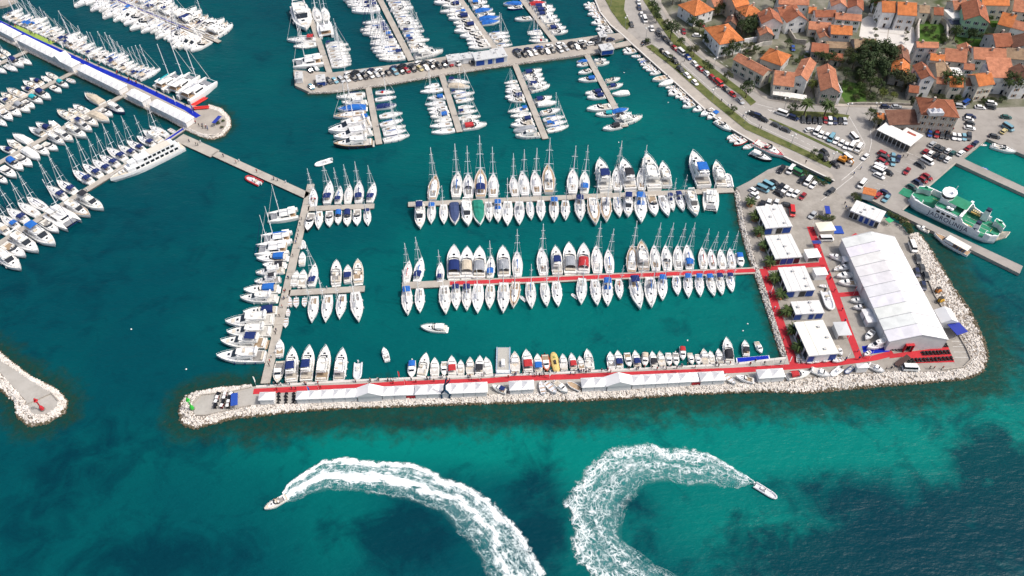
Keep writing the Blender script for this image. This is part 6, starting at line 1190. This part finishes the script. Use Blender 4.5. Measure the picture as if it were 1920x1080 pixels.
MB().taper(-1.6,1.4,-1.1,1.1,.9,1.7,.1,.2,.1).build('body', metal, parent=r, color=CC['o']); MB().taper(-.2,1.2,-.1,1.0,1.7,2.7,.1,.3,.1).build('cab', metal, parent=r, color=CC['o']); MB().box(-1.7,1.7,-1.25,-.8,.0,.8).build('track', rubber, parent=r); MB().box(-1.7,1.7,.8,1.25,.0,.8).build('track', rubber, parent=r)
MB().path([(1.2,-.4,1.5),(3.0,-.4,3.4),(4.4,-.4,2.2),(4.2,-.4,.8)],.22,6).build('boom', metal, parent=r, color=CC['o']); MB().taper(3.7,4.5,-.8,0,.3,.9,.1,.1,.1).build('bucket', metal, parent=r, color=(0.2,0.18,0.16))
# ------------------------------------------------------------------ vegetation
def leaf_mat(name, c1, c2):
    m, nt, b = nodes(name, 0.75, 0.25)
    oi = nd(nt, 'ObjectInfo'); co = nd(nt, 'TexCoord').outputs['Object']
    f = noise(nt, 1.1, 3.0, 0.6, vec=co); c = mixc(nt, ramp(nt, f, 0.3, 0.7), c1, c2); c = mixc(nt, ramp(nt, oi.outputs['Random'], 0, 1, 0, .35), c, mixc(nt, 1.0, c, (1.4,1.15,.8), 'MULTIPLY'))
    nt.links.new(c, b.inputs['Base Color']); return m
LEAF = {'d': leaf_mat('dark_leaves', (0.018,0.036,0.014), (0.05,0.08,0.028)), 'm': leaf_mat('mid_leaves', (0.022,0.045,0.012), (0.06,0.095,0.026)), 'o': leaf_mat('olive_leaves', (0.035,0.045,0.018), (0.085,0.095,0.04)), 'l': leaf_mat('light_leaves', (0.06,0.09,0.016), (0.15,0.18,0.04)), 'x': leaf_mat('magenta_flowers', (0.10,0.006,0.08), (0.22,0.02,0.16))}
bark = plain('bark', (0.10,0.075,0.05), (0.17,0.13,0.09), 3.0, 0.95, 0.1, 0.6, 8.0)
PR = random.Random(21)
def crown_mesh(seed, kind, n=900, rz=.8):
    r = random.Random(seed); mb = MB(); cl = []
    for _ in range(26):
        a, u = r.random()*6.283, r.uniform(-.55,1); k = r.uniform(.45,.86); s = math.sqrt(1-min(1,u*u)); cl.append((k*s*math.cos(a), k*s*math.sin(a), k*u*rz, r.uniform(.22,.42)))
    for i in range(n):
        cx, cy, cz, cr = cl[i % 26]; a, u = r.random()*6.283, r.uniform(-1,1); s = math.sqrt(1-u*u); q = cr*r.uniform(.6,1.05)
        p = Vector((cx+q*s*math.cos(a), cy+q*s*math.sin(a), cz+q*u*.8)); nrm = (Vector((s*math.cos(a), s*math.sin(a), u)) + Vector((r.gauss(0,.5),r.gauss(0,.5),r.gauss(0,.5)+.3))).normalized()
        t = nrm.orthogonal().normalized(); t.rotate(Matrix.Rotation(r.random()*6.28, 3, nrm)); b = nrm.cross(t); z = r.uniform(.05,.10)
        mb.add([p+t*z, p+b*z*.7, p-t*z, p-b*z*.7], [(0,1,2,3)])
    return mb.mesh('crown', LEAF[kind])
CROWN = {k: [crown_mesh(i*7 + ord(k), k) for i in range(3)] for k in LEAF}
tr = MB(); tr.tube((0,0,0),(.02,0,.5),.09,.06,7); tr.tube((.02,0,.48),(.25,.1,.95),.05,.02,5); tr.tube((.02,0,.48),(-.2,.15,.9),.045,.02,5); tr.tube((.02,0,.45),(.0,-.25,.9),.045,.02,5); TRUNK = tr.mesh('trunk', bark)
CORE = {}
def tree(u, v, r, kind, label, group=None, tall=1.0, trunk=.9, name=None):
    p = G(u, v, LZ); h = r * trunk
    e = empty(name or ('shrub' if r < 1.4 else 'tree'), (p.x,p.y,LZ), PR.random()*6.28, label, 'shrub' if r < 1.4 else 'tree', group)
    obj('trunk', TRUNK, e, None, (0,0,-.1), None, (r*.8,r*.8,h + r*.8)); obj('crown', PR.choice(CROWN[kind]), e, None, (0,0,h + r*.62*tall), PR.random()*6.28, (r,r,r*tall))
def trees(where, ox, oy, sc, data, group):
    for i, f in enumerate([e.split() for e in data.split(';')]): tree(ox+float(f[0])/sc, oy+float(f[1])/sc, float(f[2]), f[3], {'d':'dark green','m':'green','o':'olive green','l':'light green'}[f[3]] + ' tree, ' + where.format(ORD[i]), group)
trees('{} in the planted median of the avenue', 1160, 60, 8.0, '500 -300 2.8 d; 540 -210 2.8 m; 560 -140 2.4 d; 700 -30 2.4 o; 770 110 4.0 d; 925 225 2.1 m; 1050 330 1.7 d; 1120 375 2.7 o; 1285 545 1.9 m; 1350 600 1.9 d; 1620 750 2.4 o; 1900 990 3.6 d', 'avenue trees')
trees('{} along the grass verge of the promenade', 1160, 60, 8.0, '430 190 1.5 m; 770 450 1.6 d; 1715 1225 1.6 m; 2920 1880 1.7 d; 2995 1925 1.4 m', 'verge trees')
trees('{} around the front gardens of the avenue houses', 960, 0, 4.0, '1350 225 3.2 d; 1400 235 2.6 m; 1440 325 2.2 d; 1465 350 2.0 m; 1650 425 3.6 d; 1600 440 2.4 m; 1840 640 2.0 d; 1200 40 3.0 d; 1260 20 3.4 d; 1310 30 3.0 m', 'front garden trees')
trees('{} in the wood between the big hipped house and the white gables', 1280, 0, 8.0, '520 60 3.5 d; 610 110 3.9 m; 640 40 3.9 d; 560 210 3.1 m; 480 260 2.5 o; 820 330 3.1 d; 900 380 3.9 d; 980 440 3.9 m; 1060 520 3.5 d; 880 520 3.5 d; 1120 480 3.0 m; 960 560 2.7 d; 720 150 2.7 m; 700 60 3.5 d; 1010 770 2.0 o; 1090 800 1.9 m; 1560 720 2.0 m; 1580 940 2.0 o', 'hillside trees')
trees('{} in the dense grove beside the street', 1440, 0, 4.0, '590 470 3.1 o; 630 520 3.5 m; 680 470 3.9 o; 700 560 4.7 d; 740 500 5.4 d; 800 470 5.4 d; 850 540 5.4 d; 890 490 4.7 d; 780 600 5.1 d; 860 630 4.7 d; 700 640 3.9 d; 740 420 3.8 m; 760 680 3.1 m; 820 700 2.5 d; 680 700 2.4 m; 580 590 2.4 d; 370 470 2.6 d; 420 480 2.4 m; 480 480 2.5 d; 530 500 2.0 o', 'grove trees')
trees('{} of the single trees in the lower town', 1440, 0, 4.0, '1000 690 4.6 o; 850 745 2.2 l; 930 750 1.8 l; 320 690 2.6 l; 1325 700 5.0 m; 1540 730 3.4 o; 1785 720 5.0 m; 1385 300 3.2 m; 1500 300 2.4 d; 1540 310 2.6 d; 1600 320 2.4 m; 1450 240 2.2 d; 760 60 5.0 m; 800 50 4.8 d; 830 90 3.6 d; 780 100 4.0 m; 40 60 3.0 d; 1305 345 2.2 m; 1890 220 2.2 d; 1160 700 2.5 o; 760 905 2.6 m; 790 960 2.4 o; 940 930 2.0 o; 1560 250 2.0 m; 1650 170 1.8 m', 'town trees')
for i, (u, v) in enumerate(((1641,45),(1639,62),(1640,74),(1699,50),(1698,68),(1696,81))): tree(u, v, 1.25, 'o', 'small round tree, ' + ORD[i] + ' on the white plaza', 'plaza trees', 1.0, 1.0, 'tree')
tree(1719,36,1.9,'x','magenta bougainvillea on the house by the walled lawn', None, 1.0, .3, 'bougainvillea'); tree(1738,26,1.6,'x','smaller magenta bougainvillea above the walled lawn', None, 1.0, .3, 'bougainvillea')
tree(1709,209,2.0,'d','tall dark cypress beside the big stone building', None, 3.0, .3, 'cypress')
tree(1483,212,2.4,'d','clipped round dark tree left of the tall palms', 'clipped trees', 1, .5); tree(1562,216,1.9,'d','clipped round dark tree right of the tall palms', 'clipped trees', 1, .5)
SPOT = ('left end','middle','right end')
for i, (u, v, r) in enumerate(((1680,412,1.6),(1690,420,2.0),(1699,430,1.9),(1672,408,1.4),(1665,405,1.5),(1600,372,1.8),(1607,378,1.6),(1704,437,1.5))): tree(u, v, r, 'o' if i % 2 else 'm', 'bush, ' + ORD[i] + ' on the bank of the ferry canal', 'canal bank bushes', .8, .3, 'bush')
for i, (u, v, r) in enumerate(((1506,327,1.5),(1515,333,1.5),(1525,338,1.5),(1535,343,1.4),(1545,347,1.3),(1550,341,1.6))): tree(u, v, r, 'm', 'bush, ' + ORD[i] + ' along the small canal', 'small canal bushes', .8, .3, 'bush')
for i, (u, v, r) in enumerate(((1535,410,1.4),(1545,412,1.3),(1556,414,1.3),(1562,410,1.1),(1550,406,1.2),(410,232,1.0),(417,240,.9),(419,228,.8))): tree(u, v, r, 'm' if i % 2 else 'o', 'shrub, ' + ORD[i] + (' in the boatyard roundabout bed' if i < 5 else ' in the pier head bed'), 'bed shrubs', .7, .2, 'shrub')
# loose shrubs in yards and gardens
SR = random.Random(77); cnt = 0; ZONES = ((1290,1420,10,110,'the avenue house gardens'), (1425,1530,45,160,'the yards behind the cream terrace'), (1530,1620,95,190,'the ruins and the grove edge'), (1600,1700,100,192,'the grove'), (1730,1900,50,90,'the walled gardens'), (1730,1900,150,195,'the harbour front houses'))
for x0, x1, y0, y1, wh in ZONES:
    k = 0
    for _ in range(160):
        if k >= 16: break
        u, v = SR.uniform(x0, x1), SR.uniform(y0, y1); p = G(u, v, LZ); r = SR.uniform(.9, 2.0)
        if any(-1.2 < q.x < w + 1.2 and -1.2 < q.y < d + 1.2 for q, w, d in ((M @ p, w, d) for M, w, d in FOOT)): continue
        if 1606 < u < 1722 and v < 112: continue
        if v > 45 + (u - 1262) * .78 and u < 1440: continue
        tree(u, v, r, SR.choice('dmmoo'), f'garden shrub, {ORD[k]} in {wh}', 'garden shrubs', .9, .35, 'shrub'); k += 1
# palms
def palm_crown(seed, L, n, kind):
    r = random.Random(seed); mb = MB()
    for i in range(n):
        a = 2*math.pi*i/n*1.618*1.0 + r.uniform(-.2,.2); up = r.uniform(.1,1.25); l = L*r.uniform(.8,1.1); secs = []; dx, dy = math.cos(a), math.sin(a)
        for k in range(6):
            t = k/5; rr = l*(t*math.cos(up*(1-t*.5))); z = l*(math.sin(up)*t - .75*t*t*(.55+.45*math.cos(up))); w = .21*L/2.4*math.sin(math.pi*min(1,.12+t*.88))**.7 + .02
            c = Vector((dx*rr, dy*rr, z)); s = Vector((-dy, dx, 0))*w; secs.append([c - s - Vector((0,0,w*.45)), c, c + s - Vector((0,0,w*.45))])
        mb.loft(secs, False, False, closed=False)
    return mb.mesh('fronds', LEAF[kind])
PALM = [palm_crown(s, 2.9, 40, 'm') for s in (1,2,3)]; PALMT = palm_crown(9, 3.6, 60, 'm')
pt = MB(); pt.tube((0,0,0),(0,0,1.6),.32,.26,8); PT = pt.mesh('trunk', bark); pt = MB(); pt.tube((0,0,0),(0,0,6.2),.34,.28,8); PTT = pt.mesh('trunk', bark)
terra = plain('terracotta', (0.36,0.17,0.09), (0.28,0.13,0.07), 2.0, 0.9)
pot = MB(); hexp = [(math.cos(k*math.pi/3)*1.35, math.sin(k*math.pi/3)*1.35) for k in range(6)]; pot.prism(hexp, 0, .55); POT = pot.mesh('planter', terra)
for i, (u, v) in enumerate(((1405,385),(1414,412),(1422,440),(1431,467),(1441,496),(1451,526),(1462,558),(1473,590),(1485,623),(1496,656))):
    p = G(u, v, LZ); e = empty('palm', (p.x,p.y,LZ), PR.random()*6, f'small palm in a terracotta planter, {ORD[i]} from the car park', 'palm', 'planter palms'); obj('planter', POT, e); obj('trunk', PT, e, None, (0,0,.4)); obj('fronds', PALM[i % 3], e, None, (0,0,1.9))
for i, (u, v) in enumerate(((1507,217),(1545,218))):
    p = G(u, v, LZ); e = empty('palm', (p.x,p.y,LZ), i*2, ('left','right')[i] + ' of the two tall palms above the row of parked cars', 'palm', 'tall palms'); obj('trunk', PTT, e); obj('fronds', PALMT, e, None, (0,0,6.2))
# ------------------------------------------------------------------ wakes
def wake(name, outer, inner, label, s_bias, lo_hi, mid_w):
    n, m = 200, 26
    o, _ = resample(GP(outer, 0), n); i, _ = resample(GP(inner, 0), n); V, F, U = [], [], []
    rr = np.random.RandomState(4); gap = o - i; o = o + gap*.04; i = i - gap*.03
    for a in range(n):
        s = a/(n-1)
        for b in range(m):
            t = b/(m-1); p = o[a] + (i[a]-o[a])*t; amp = .55*(1-.6*s)
            z = .03 + amp*(math.exp(-((t-.12)/.09)**2) + .8*math.exp(-((t-.55)/.12)**2) + .4*math.exp(-((t-.95)/.06)**2)) * min(1, s*12) + rr.uniform(0,.12)
            if b in (0, m-1): z = .012
            V.append((p[0],p[1],max(z,.012))); U.append((s, t))
    for a in range(n-1):
        for b in range(m-1): k = a*m+b; F.append((k, k+1, k+m+1, k+m))
    me = bpy.data.meshes.new(name); me.from_pydata(V, [], F)
    for nm, k in (('along', 0), ('across', 1)):
        at = me.attributes.new(nm, 'FLOAT', 'POINT'); at.data.foreach_set('value', np.array([u[k] for u in U], dtype=np.float32))
    mt, nt, b = nodes(name + '_foam', 0.7, 0.3)
    A = lambda q: nd(nt, 'Attribute', attribute_name=q).outputs['Fac']; co = nd(nt, 'TexCoord').outputs['Object']; al, ac = A('along'), A('across')
    cx = nd(nt, 'CombineXYZ'); nt.links.new(math_(nt, 'MULTIPLY', al, 16.0), cx.inputs[0]); nt.links.new(math_(nt, 'MULTIPLY', ac, 20.0), cx.inputs[1])
    streak = noise(nt, 1.0, 5.0, .7, vec=cx.outputs[0], dist=.4)
    warp = nd(nt, 'TexNoise', Scale=.3, Detail=4.0); nt.links.new(co, warp.inputs['Vector']); vm = nd(nt, 'VectorMath', operation='MULTIPLY_ADD'); nt.links.new(warp.outputs['Color'], vm.inputs[0]); vm.inputs[1].default_value = (4.5,4.5,0); nt.links.new(co, vm.inputs[2])
    def lacef(sc, w):
        vo = nd(nt, 'TexVoronoi', Scale=sc, feature='DISTANCE_TO_EDGE'); nt.links.new(vm.outputs[0], vo.inputs['Vector']); return ramp(nt, vo.outputs['Distance'], 0.0, w, 1.0, 0.0)
    lace = math_(nt, 'MAXIMUM', math_(nt, 'MAXIMUM', lacef(.28, .10), lacef(.6, .15)), math_(nt, 'MULTIPLY', lacef(1.3, .2), .8))
    nz = noise(nt, .5, 6.0, .75, vec=co); nb = noise(nt, .10, 4.0, .65, vec=co); wob = ramp(nt, nb, .3, .7, -.16, .16); acw = math_(nt, 'ADD', ac, wob)
    def bandf(c, w): return ramp(nt, math_(nt, 'ABSOLUTE', math_(nt, 'SUBTRACT', acw, c)), 0.0, w, 1.0, 0.0)
    fresh = ramp(nt, al, s_bias[0], s_bias[1], 1.0, 0.0)
    rim = bandf(.13, .26); mid = math_(nt, 'MULTIPLY', bandf(.52, .24), mid_w); inr = math_(nt, 'MULTIPLY', bandf(.93, .07), .5)
    dense = math_(nt, 'MAXIMUM', rim, math_(nt, 'MAXIMUM', mid, inr))
    solid = ramp(nt, math_(nt, 'ADD', math_(nt, 'MULTIPLY', dense, ramp(nt, fresh, 0, 1, lo_hi[0], lo_hi[1])), math_(nt, 'ADD', ramp(nt, streak, .3, .7, -.5, .4), ramp(nt, nz, .3, .7, -.10, .08))), .32, .85)
    web = math_(nt, 'MULTIPLY', lace, ramp(nt, math_(nt, 'ADD', math_(nt, 'MULTIPLY', nz, .7), math_(nt, 'ADD', math_(nt, 'MULTIPLY', streak, .5), math_(nt, 'MULTIPLY', dense, .25))), .48, .78))
    foam = math_(nt, 'MAXIMUM', solid, web)
    ew = math_(nt, 'ADD', ac, math_(nt, 'ADD', math_(nt, 'MULTIPLY', wob, .55), ramp(nt, nz, .3, .7, -.09, .09)))
    edge = math_(nt, 'MULTIPLY', math_(nt, 'MULTIPLY', ramp(nt, ew, .04, .12), ramp(nt, ew, .98, .86)), ramp(nt, al, 1.0, .93))
    nt.links.new(mixc(nt, foam, (0.05,0.30,0.32), (0.80,0.83,0.84)), b.inputs['Base Color'])
    soft = math_(nt, 'MULTIPLY', ramp(nt, ac, .05, .3), ramp(nt, ac, .98, .7)); aer = math_(nt, 'MULTIPLY', math_(nt, 'MULTIPLY', soft, ramp(nt, nb, .3, .65, .05, .4)), ramp(nt, al, 1.0, .9))
    nt.links.new(math_(nt, 'MAXIMUM', math_(nt, 'MULTIPLY', foam, edge), aer), b.inputs['Alpha']); bump(nt, b, nz, .5, .4); me.materials.append(mt); me.polygons.foreach_set('use_smooth', [True]*len(F))
    ob = obj(name, me); tag(ob, label, 'wake', None, 'stuff')
def tl(c, r, pts): return [(480*c + x/4, 270*r + y/4) for x, y in pts]
wake('wake_foam', tl(1,3,[(195,455),(235,395),(330,320),(500,215),(680,192),(900,222),(1180,240),(1400,330),(1560,390),(1700,460),(1830,560),(1920,680),(2040,820),(2110,950),(2170,1080),(2240,1260)]),
     tl(1,3,[(240,530),(330,500),(450,462),(560,440),(680,432),(900,468),(1150,520),(1380,600),(1480,720),(1600,830),(1680,960),(1740,1080),(1800,1200),(1840,1260)]), 'white foaming wake of the left-hand speedboat', (.3,1.1), (.66,1.4), 1.0)
wake('wake_foam', tl(2,3,[(1815,365),(1700,285),(1560,210),(1450,150),(1300,115),(1150,115),(1000,75),(850,95),(720,135),(580,255),(460,395),(385,540),(425,650),(452,780),(465,900),(515,1010),(640,1110),(760,1200),(860,1300)]),
     tl(2,3,[(1810,385),(1680,430),(1480,408),(1300,410),(1180,380),(1080,390),(1000,410),(930,470),(870,545),(830,640),(825,800),(870,850),(960,900),(1060,990),(1200,1060),(1330,1150),(1430,1300)]), 'white curling wake of the right-hand speedboat', (.0,.6), (.5,.85), .5)
# ------------------------------------------------------------------ people
def person_mesh():
    vs = [(0,0,.95),(0,0,1.15),(0,0,1.42),(0,0,1.56),(.02,0,1.70),(0,.17,1.42),(.02,.24,1.15),(.08,.25,.92),(0,-.17,1.42),(-.02,-.24,1.15),(.02,-.25,.92),(0,.09,.88),(.10,.10,.48),(.04,.10,.06),(.16,.11,.04),(0,-.09,.88),(-.06,-.10,.48),(-.14,-.10,.06),(-.02,-.11,.04)]
    es = [(0,1),(1,2),(2,3),(3,4),(2,5),(5,6),(6,7),(2,8),(8,9),(9,10),(0,11),(11,12),(12,13),(13,14),(0,15),(15,16),(16,17),(17,18)]
    rad = [.14,.13,.15,.06,.11,.07,.05,.04,.07,.05,.04,.10,.07,.05,.045,.10,.07,.05,.045]
    me = bpy.data.meshes.new('p'); me.from_pydata(vs, es, []); o = bpy.data.objects.new('p', me); COL.objects.link(o)
    sk = o.modifiers.new('s', 'SKIN'); ss = o.modifiers.new('u', 'SUBSURF'); ss.levels = 1
    for i, r in enumerate(rad): me.skin_vertices[0].data[i].radius = (r, r)
    me.skin_vertices[0].data[0].use_root = True
    dg = bpy.context.evaluated_depsgraph_get(); out = bpy.data.meshes.new_from_object(o.evaluated_get(dg)); bpy.data.objects.remove(o)
    m, nt, b = nodes('clothes', 0.85, 0.2); oc = nd(nt, 'ObjectInfo'); z = nd(nt, 'SeparateXYZ'); nt.links.new(nd(nt, 'TexCoord').outputs['Object'], z.inputs[0]); zz = z.outputs[2]
    st = lambda v: math_(nt, 'GREATER_THAN', zz, v)
    c = mixc(nt, st(.93), mixc(nt, oc.outputs['Random'], (0.015,0.018,0.03), (0.06,0.05,0.045)), oc.outputs['Color']); c = mixc(nt, st(1.5), c, (0.45,0.28,0.2)); c = mixc(nt, st(1.70), c, (0.04,0.025,0.015)); c = mixc(nt, math_(nt, 'LESS_THAN', zz, .09), c, (0.02,0.02,0.02))
    nt.links.new(c, b.inputs['Base Color']); out.materials.clear(); out.materials.append(m); out.polygons.foreach_set('use_smooth', [True]*len(out.polygons)); return out
PM = person_mesh(); QR = random.Random(9)
SH = [((0.02,0.02,0.025),'black'),((0.02,0.03,0.09),'navy'),((0.35,0.03,0.03),'red'),((0.7,0.7,0.7),'white'),((0.12,0.12,0.13),'grey'),((0.05,0.12,0.3),'blue')]
def people(where, pts, z=LZ):
    for k, (u, v) in enumerate(pts):
        c, nm = QR.choice(SH); p = G(u, v, z); o = obj('person', PM, None, c, (p.x,p.y,z), QR.random()*6.28, (1.05,)*3); tag(o, f'person in a {nm} top, {ORD[k]} of those {where}', 'person', 'visitors')
def sprinkle(a, b, n, j=1.0): return [(a[0]+(b[0]-a[0])*t + QR.uniform(-j,j), a[1]+(b[1]-a[1])*t + QR.uniform(-j,j)*.6) for t in sorted(QR.random() for _ in range(n))]
people('on the trunk pontoon', sprinkle((566,410),(500,710),20,1.2), .75); people('on the angled walkway', sprinkle((350,264),(560,358),9,1.2), .75)
people('on the left half of the breakwater quay', sprinkle((500,724),(930,706),34,2.5)); people('on the right half of the breakwater quay', sprinkle((960,704),(1420,680),34,2.5)); people('on the long red breakwater carpet', sprinkle((480,734),(1640,672),34,1.0)); people('on the exhibition pier', sprinkle((20,46),(385,218),34,3)); people('on the pier head', sprinkle((365,230),(395,246),8,3))
people('on the carpet between cabins and boats', sprinkle((1522,430),(1610,672),12,2)); people('on the carpet by the palms', sprinkle((1432,512),(1480,688),7,1.5)); people('on the promenade', sprinkle((1190,75),(1520,310),12,3)); people('crossing the avenue', [(1283,116),(1276,122),(1344,164),(1341,165),(1613,318),(1600,328)])
people('by the boulders in front of the marquee', [(1742,692),(1750,692),(1766,692),(1670,692),(1676,690),(1660,694)]); people('on the ticket office forecourt', [(1583,384),(1585,391),(1588,396)]); people('at the cabins', sprinkle((1440,500),(1500,560),6,6)); people('by the work barge', [(1086,699),(1090,699),(1094,698),(1099,698),(1104,697),(1020,705),(1016,704)]); people('on the harbour square', sprinkle((1690,300),(1790,240),6,8))
p = G(515.5,941,.95); tag(obj('person', PM, None, (0.02,0.02,0.03), (p.x,p.y,.75), 3.6, (1.05,)*3), 'person in dark clothes steering the white speedboat', 'person', 'visitors')
p = G(1434,920,.6); tag(obj('person', PM, None, (0.02,0.02,0.03), (p.x,p.y,.4), -.5, (1.05,)*3), 'person in dark clothes steering the grey inflatable speedboat', 'person', 'visitors')
# ------------------------------------------------------------------ lamps, flags, lights, small things
def lamp_meshes():
    a = MB(); a.tube((0,0,0),(0,0,5.2),.09,.06,6); a.tube((0,0,0),(0,0,.5),.16,.12,6); b = MB().path([(-.9,0,5.3),(0,0,5.15),(.9,0,5.3)],.05,5)
    g = MB(); g.add((ICO_V*.42).tolist(), ICO_F); return a.mesh('post', metal), b.mesh('arm', metal), g.mesh('globe', plastic)
LP, LA, LG = lamp_meshes()
for i, (u, v, a) in enumerate(((1211,72,40),(1268,80,40),(1335,188,40),(1338,130,40),(1396,231,30),(1482,275,30),(1558,308,30),(1470,205,10),(1586,216,10),(1639,214,5),(1403,180,30),(1172,52,60),(1145,12,60))):
    p = G(u, v, LZ); e = empty('street_lamp', (p.x,p.y,LZ), R(a), f'twin-globe street lamp, {ORD[i]} along the avenue', 'lamp', 'twin-globe lamps'); obj('post', LP, e, (0.25,0.27,0.28)); obj('arm', LA, e, (0.25,0.27,0.28))
    for s in (-.9,.9): obj('globe', LG, e, (0.82,0.82,0.78), (s,0,5.6))
fl = MB(); fl.add([(0,0,1.2),(.45,0,1.5),(.5,0,3.2),(.3,0,4.1),(0,0,4.4),(0,.03,1.2),(.45,.03,1.5),(.5,.03,3.2),(.3,.03,4.1),(0,.03,4.4)], [(0,1,2,3,4),(9,8,7,6,5)] + [(i,(i+1)%5,5+(i+1)%5,5+i) for i in range(5)]); FLG = fl.mesh('cloth', canvas); FP = MB().tube((0,0,0),(0,0,4.5),.035,.025,5).mesh('pole', metal)
for i, (u, v, c) in enumerate(((580,740,'b'),(600,737,'r'),(760,727,'r'),(900,716,'w'),(1030,710,'w'),(1145,704,'w'),(1273,700,'w'),(1320,697,'w'),(1424,690,'w'),(1446,688,'w'),(1468,687,'w'),(1478,684,'w'),(1444,552,'w'),(1456,586,'w'),(1600,553,'r'),(1610,553,'w'),(1520,430,'w'),(1552,500,'w'),(1586,676,'w'),(1612,676,'r'),(1630,674,'w'),(480,722,'w'),(748,712,'r'),(170,118,'w'),(330,196,'w'),(362,212,'b'),(60,62,'w'),(120,95,'w'))):
    p = G(u, v, LZ); e = empty('feather_flag', (p.x,p.y,LZ), R(20 + i*17 % 60), f'{CN[c] if c != "r" else "red"} feather flag, {ORD[i]} counted round the show', 'flag', 'feather flags'); obj('pole', FP, e, (0.7,0.7,0.7)); obj('cloth', FLG, e, PAL[c] if c != 'r' else (0.5,0.03,0.04))
def nav_light(u, v, c, label):
    p = G(u, v, LZ); e = empty('harbour_light', (p.x,p.y,LZ), 0, label, 'harbour light', None, (.72,.72,.85)); n = 10
    def lathe(prof): return MB().loft([[(r*math.cos(2*math.pi*k/n), r*math.sin(2*math.pi*k/n), z) for k in range(n)] for r, z in prof])
    lathe([(1.1,0),(1.1,.35),(.5,.36)]).build('plinth', plaster, parent=e, color=(0.2,0.19,0.18)); lathe([(.85,.36),(.75,1.6),(.32,2.2)]).build('base', metal, parent=e, color=c); lathe([(.3,2.2),(.26,5.0)]).build('column', metal, parent=e, color=c); lathe([(.3,5.0),(.85,5.3),(.85,5.5),(.6,5.6)]).build('gallery', metal, parent=e, color=c); lathe([(.45,5.6),(.45,6.4),(.12,6.9)]).build('lantern', metal, parent=e, color=c)
nav_light(80,768,(0.48,0.02,0.03),'red harbour light on the small entrance mole'); nav_light(361,767,(0.03,0.45,0.05),'green harbour light on the breakwater head')
p = G(835,746,LZ); e = empty('tube_figure', (p.x,p.y,LZ), 0, 'dark blue air-filled tube figure with raised arms among the tents', 'tube figure'); c = (0.01,0.05,0.10)
MB().path([(-1.0,0,0),(-1.2,0,2.0),(0,0,4.2)],.32,8).path([(1.2,0,0),(1.5,0,1.8),(0,0,4.2)],.32,8).build('legs', fabric, parent=e, color=c)['kind'] = 'stuff'; MB().path([(0,0,4.2),(.2,0,6.4)],.38,8).path([(.2,0,6.4),(1.8,0,8.8)],.22,8).path([(.2,0,6.4),(.9,0,10.0)],.22,8).build('torso', fabric, parent=e, color=c)
buoy = MB(); buoy.add((ICO_V*.28).tolist(), ICO_F)
BU = buoy.mesh('buoy', plastic)
for i, (u, v) in enumerate(((246,617),(349,692),(1170,136),(1253,192),(1393,620),(1402,607),(1289,638),(1160,267))):
    p = G(u, v, .2); tag(obj('mooring_buoy', BU, None, (0.8,0.8,0.78), (p.x,p.y,.15)), f'small white buoy, {ORD[i]} counted from the entrance', 'buoy', 'white buoys')
def stand(u, v, w, d, h, c, name, label, cat, rz=0):
    p = G(u, v, LZ); e = empty(name, (p.x,p.y,LZ), R(rz), label, cat); MB().box(-w/2,w/2,-d/2,d/2,h-.12,h).build('top', plastic, parent=e, color=c)
    for x in (-w/2+.1,w/2-.1):
        for y in (-d/2+.1,d/2-.1): MB().tube((x,y,0),(x,y,h-.12),.05,.05,5).build('leg', metal, parent=e, color=(0.5,0.5,0.5))
stand(443,757,2.0,4.4,2.4,(0.02,0.07,0.35),'blue_canopy','blue canopy beside the carts on the breakwater head','canopy',12); stand(1790,624,4.2,4.6,2.4,(0.012,0.03,0.30),'blue_canopy','blue canopy right of the marquee front','canopy',20); stand(1548,403,1.8,4.2,2.6,(0.012,0.04,0.32),'blue_canopy','upright blue canopy in the roundabout bed','canopy',-8); stand(1570,432,3.6,4.0,.4,(0.01,0.06,0.36),'blue_platform','blue platform beside the cream box tent','platform',0); stand(409,232,1.6,5.0,2.2,(0.02,0.04,0.30),'blue_canopy','blue striped canopy on the pier head','canopy',-18); stand(1664,420,2.2,2.2,2.0,(0.03,0.35,0.14),'green_canopy','small green canopy behind the ticket office','canopy',30); stand(1528,462,3.0,1.6,2.2,(0.02,0.04,0.22),'blue_canopy','dark blue canopy beside the upper red carpet','canopy',0)
# show van and loading ramp at the far corner
car('v', 1708, 690, 60, 2, 'w', 'long white show van with red graphics near the boulders', 'show vehicles')
p = G(1690,680,LZ); e = empty('trailer_ramp', (p.x,p.y,LZ), R(32), 'dark brown ramp trailer beside the show van', 'trailer'); MB().add([(-2.6,-.8,.6),(2.6,-.8,1.6),(2.6,.8,1.6),(-2.6,.8,.6),(-2.6,-.8,.45),(2.6,-.8,1.45),(2.6,.8,1.45),(-2.6,.8,.45)], [(0,1,2,3),(7,6,5,4),(0,4,5,1),(1,5,6,2),(2,6,7,3),(3,7,4,0)]).build('bed', plastic, parent=e, color=(0.06,0.03,0.025))
for y in (-.8,.8): obj('wheel', WHEEL, e, None, (-.6,y,.34))
for y in (-.6,.6): MB().tube((2.3,y,0),(2.3,y,1.5),.06,.06,5).build('leg', metal, parent=e, color=(0.2,0.2,0.2))
print('objects', len(bpy.data.objects), 'tris', sum(len(m.polygons) for m in bpy.data.meshes))
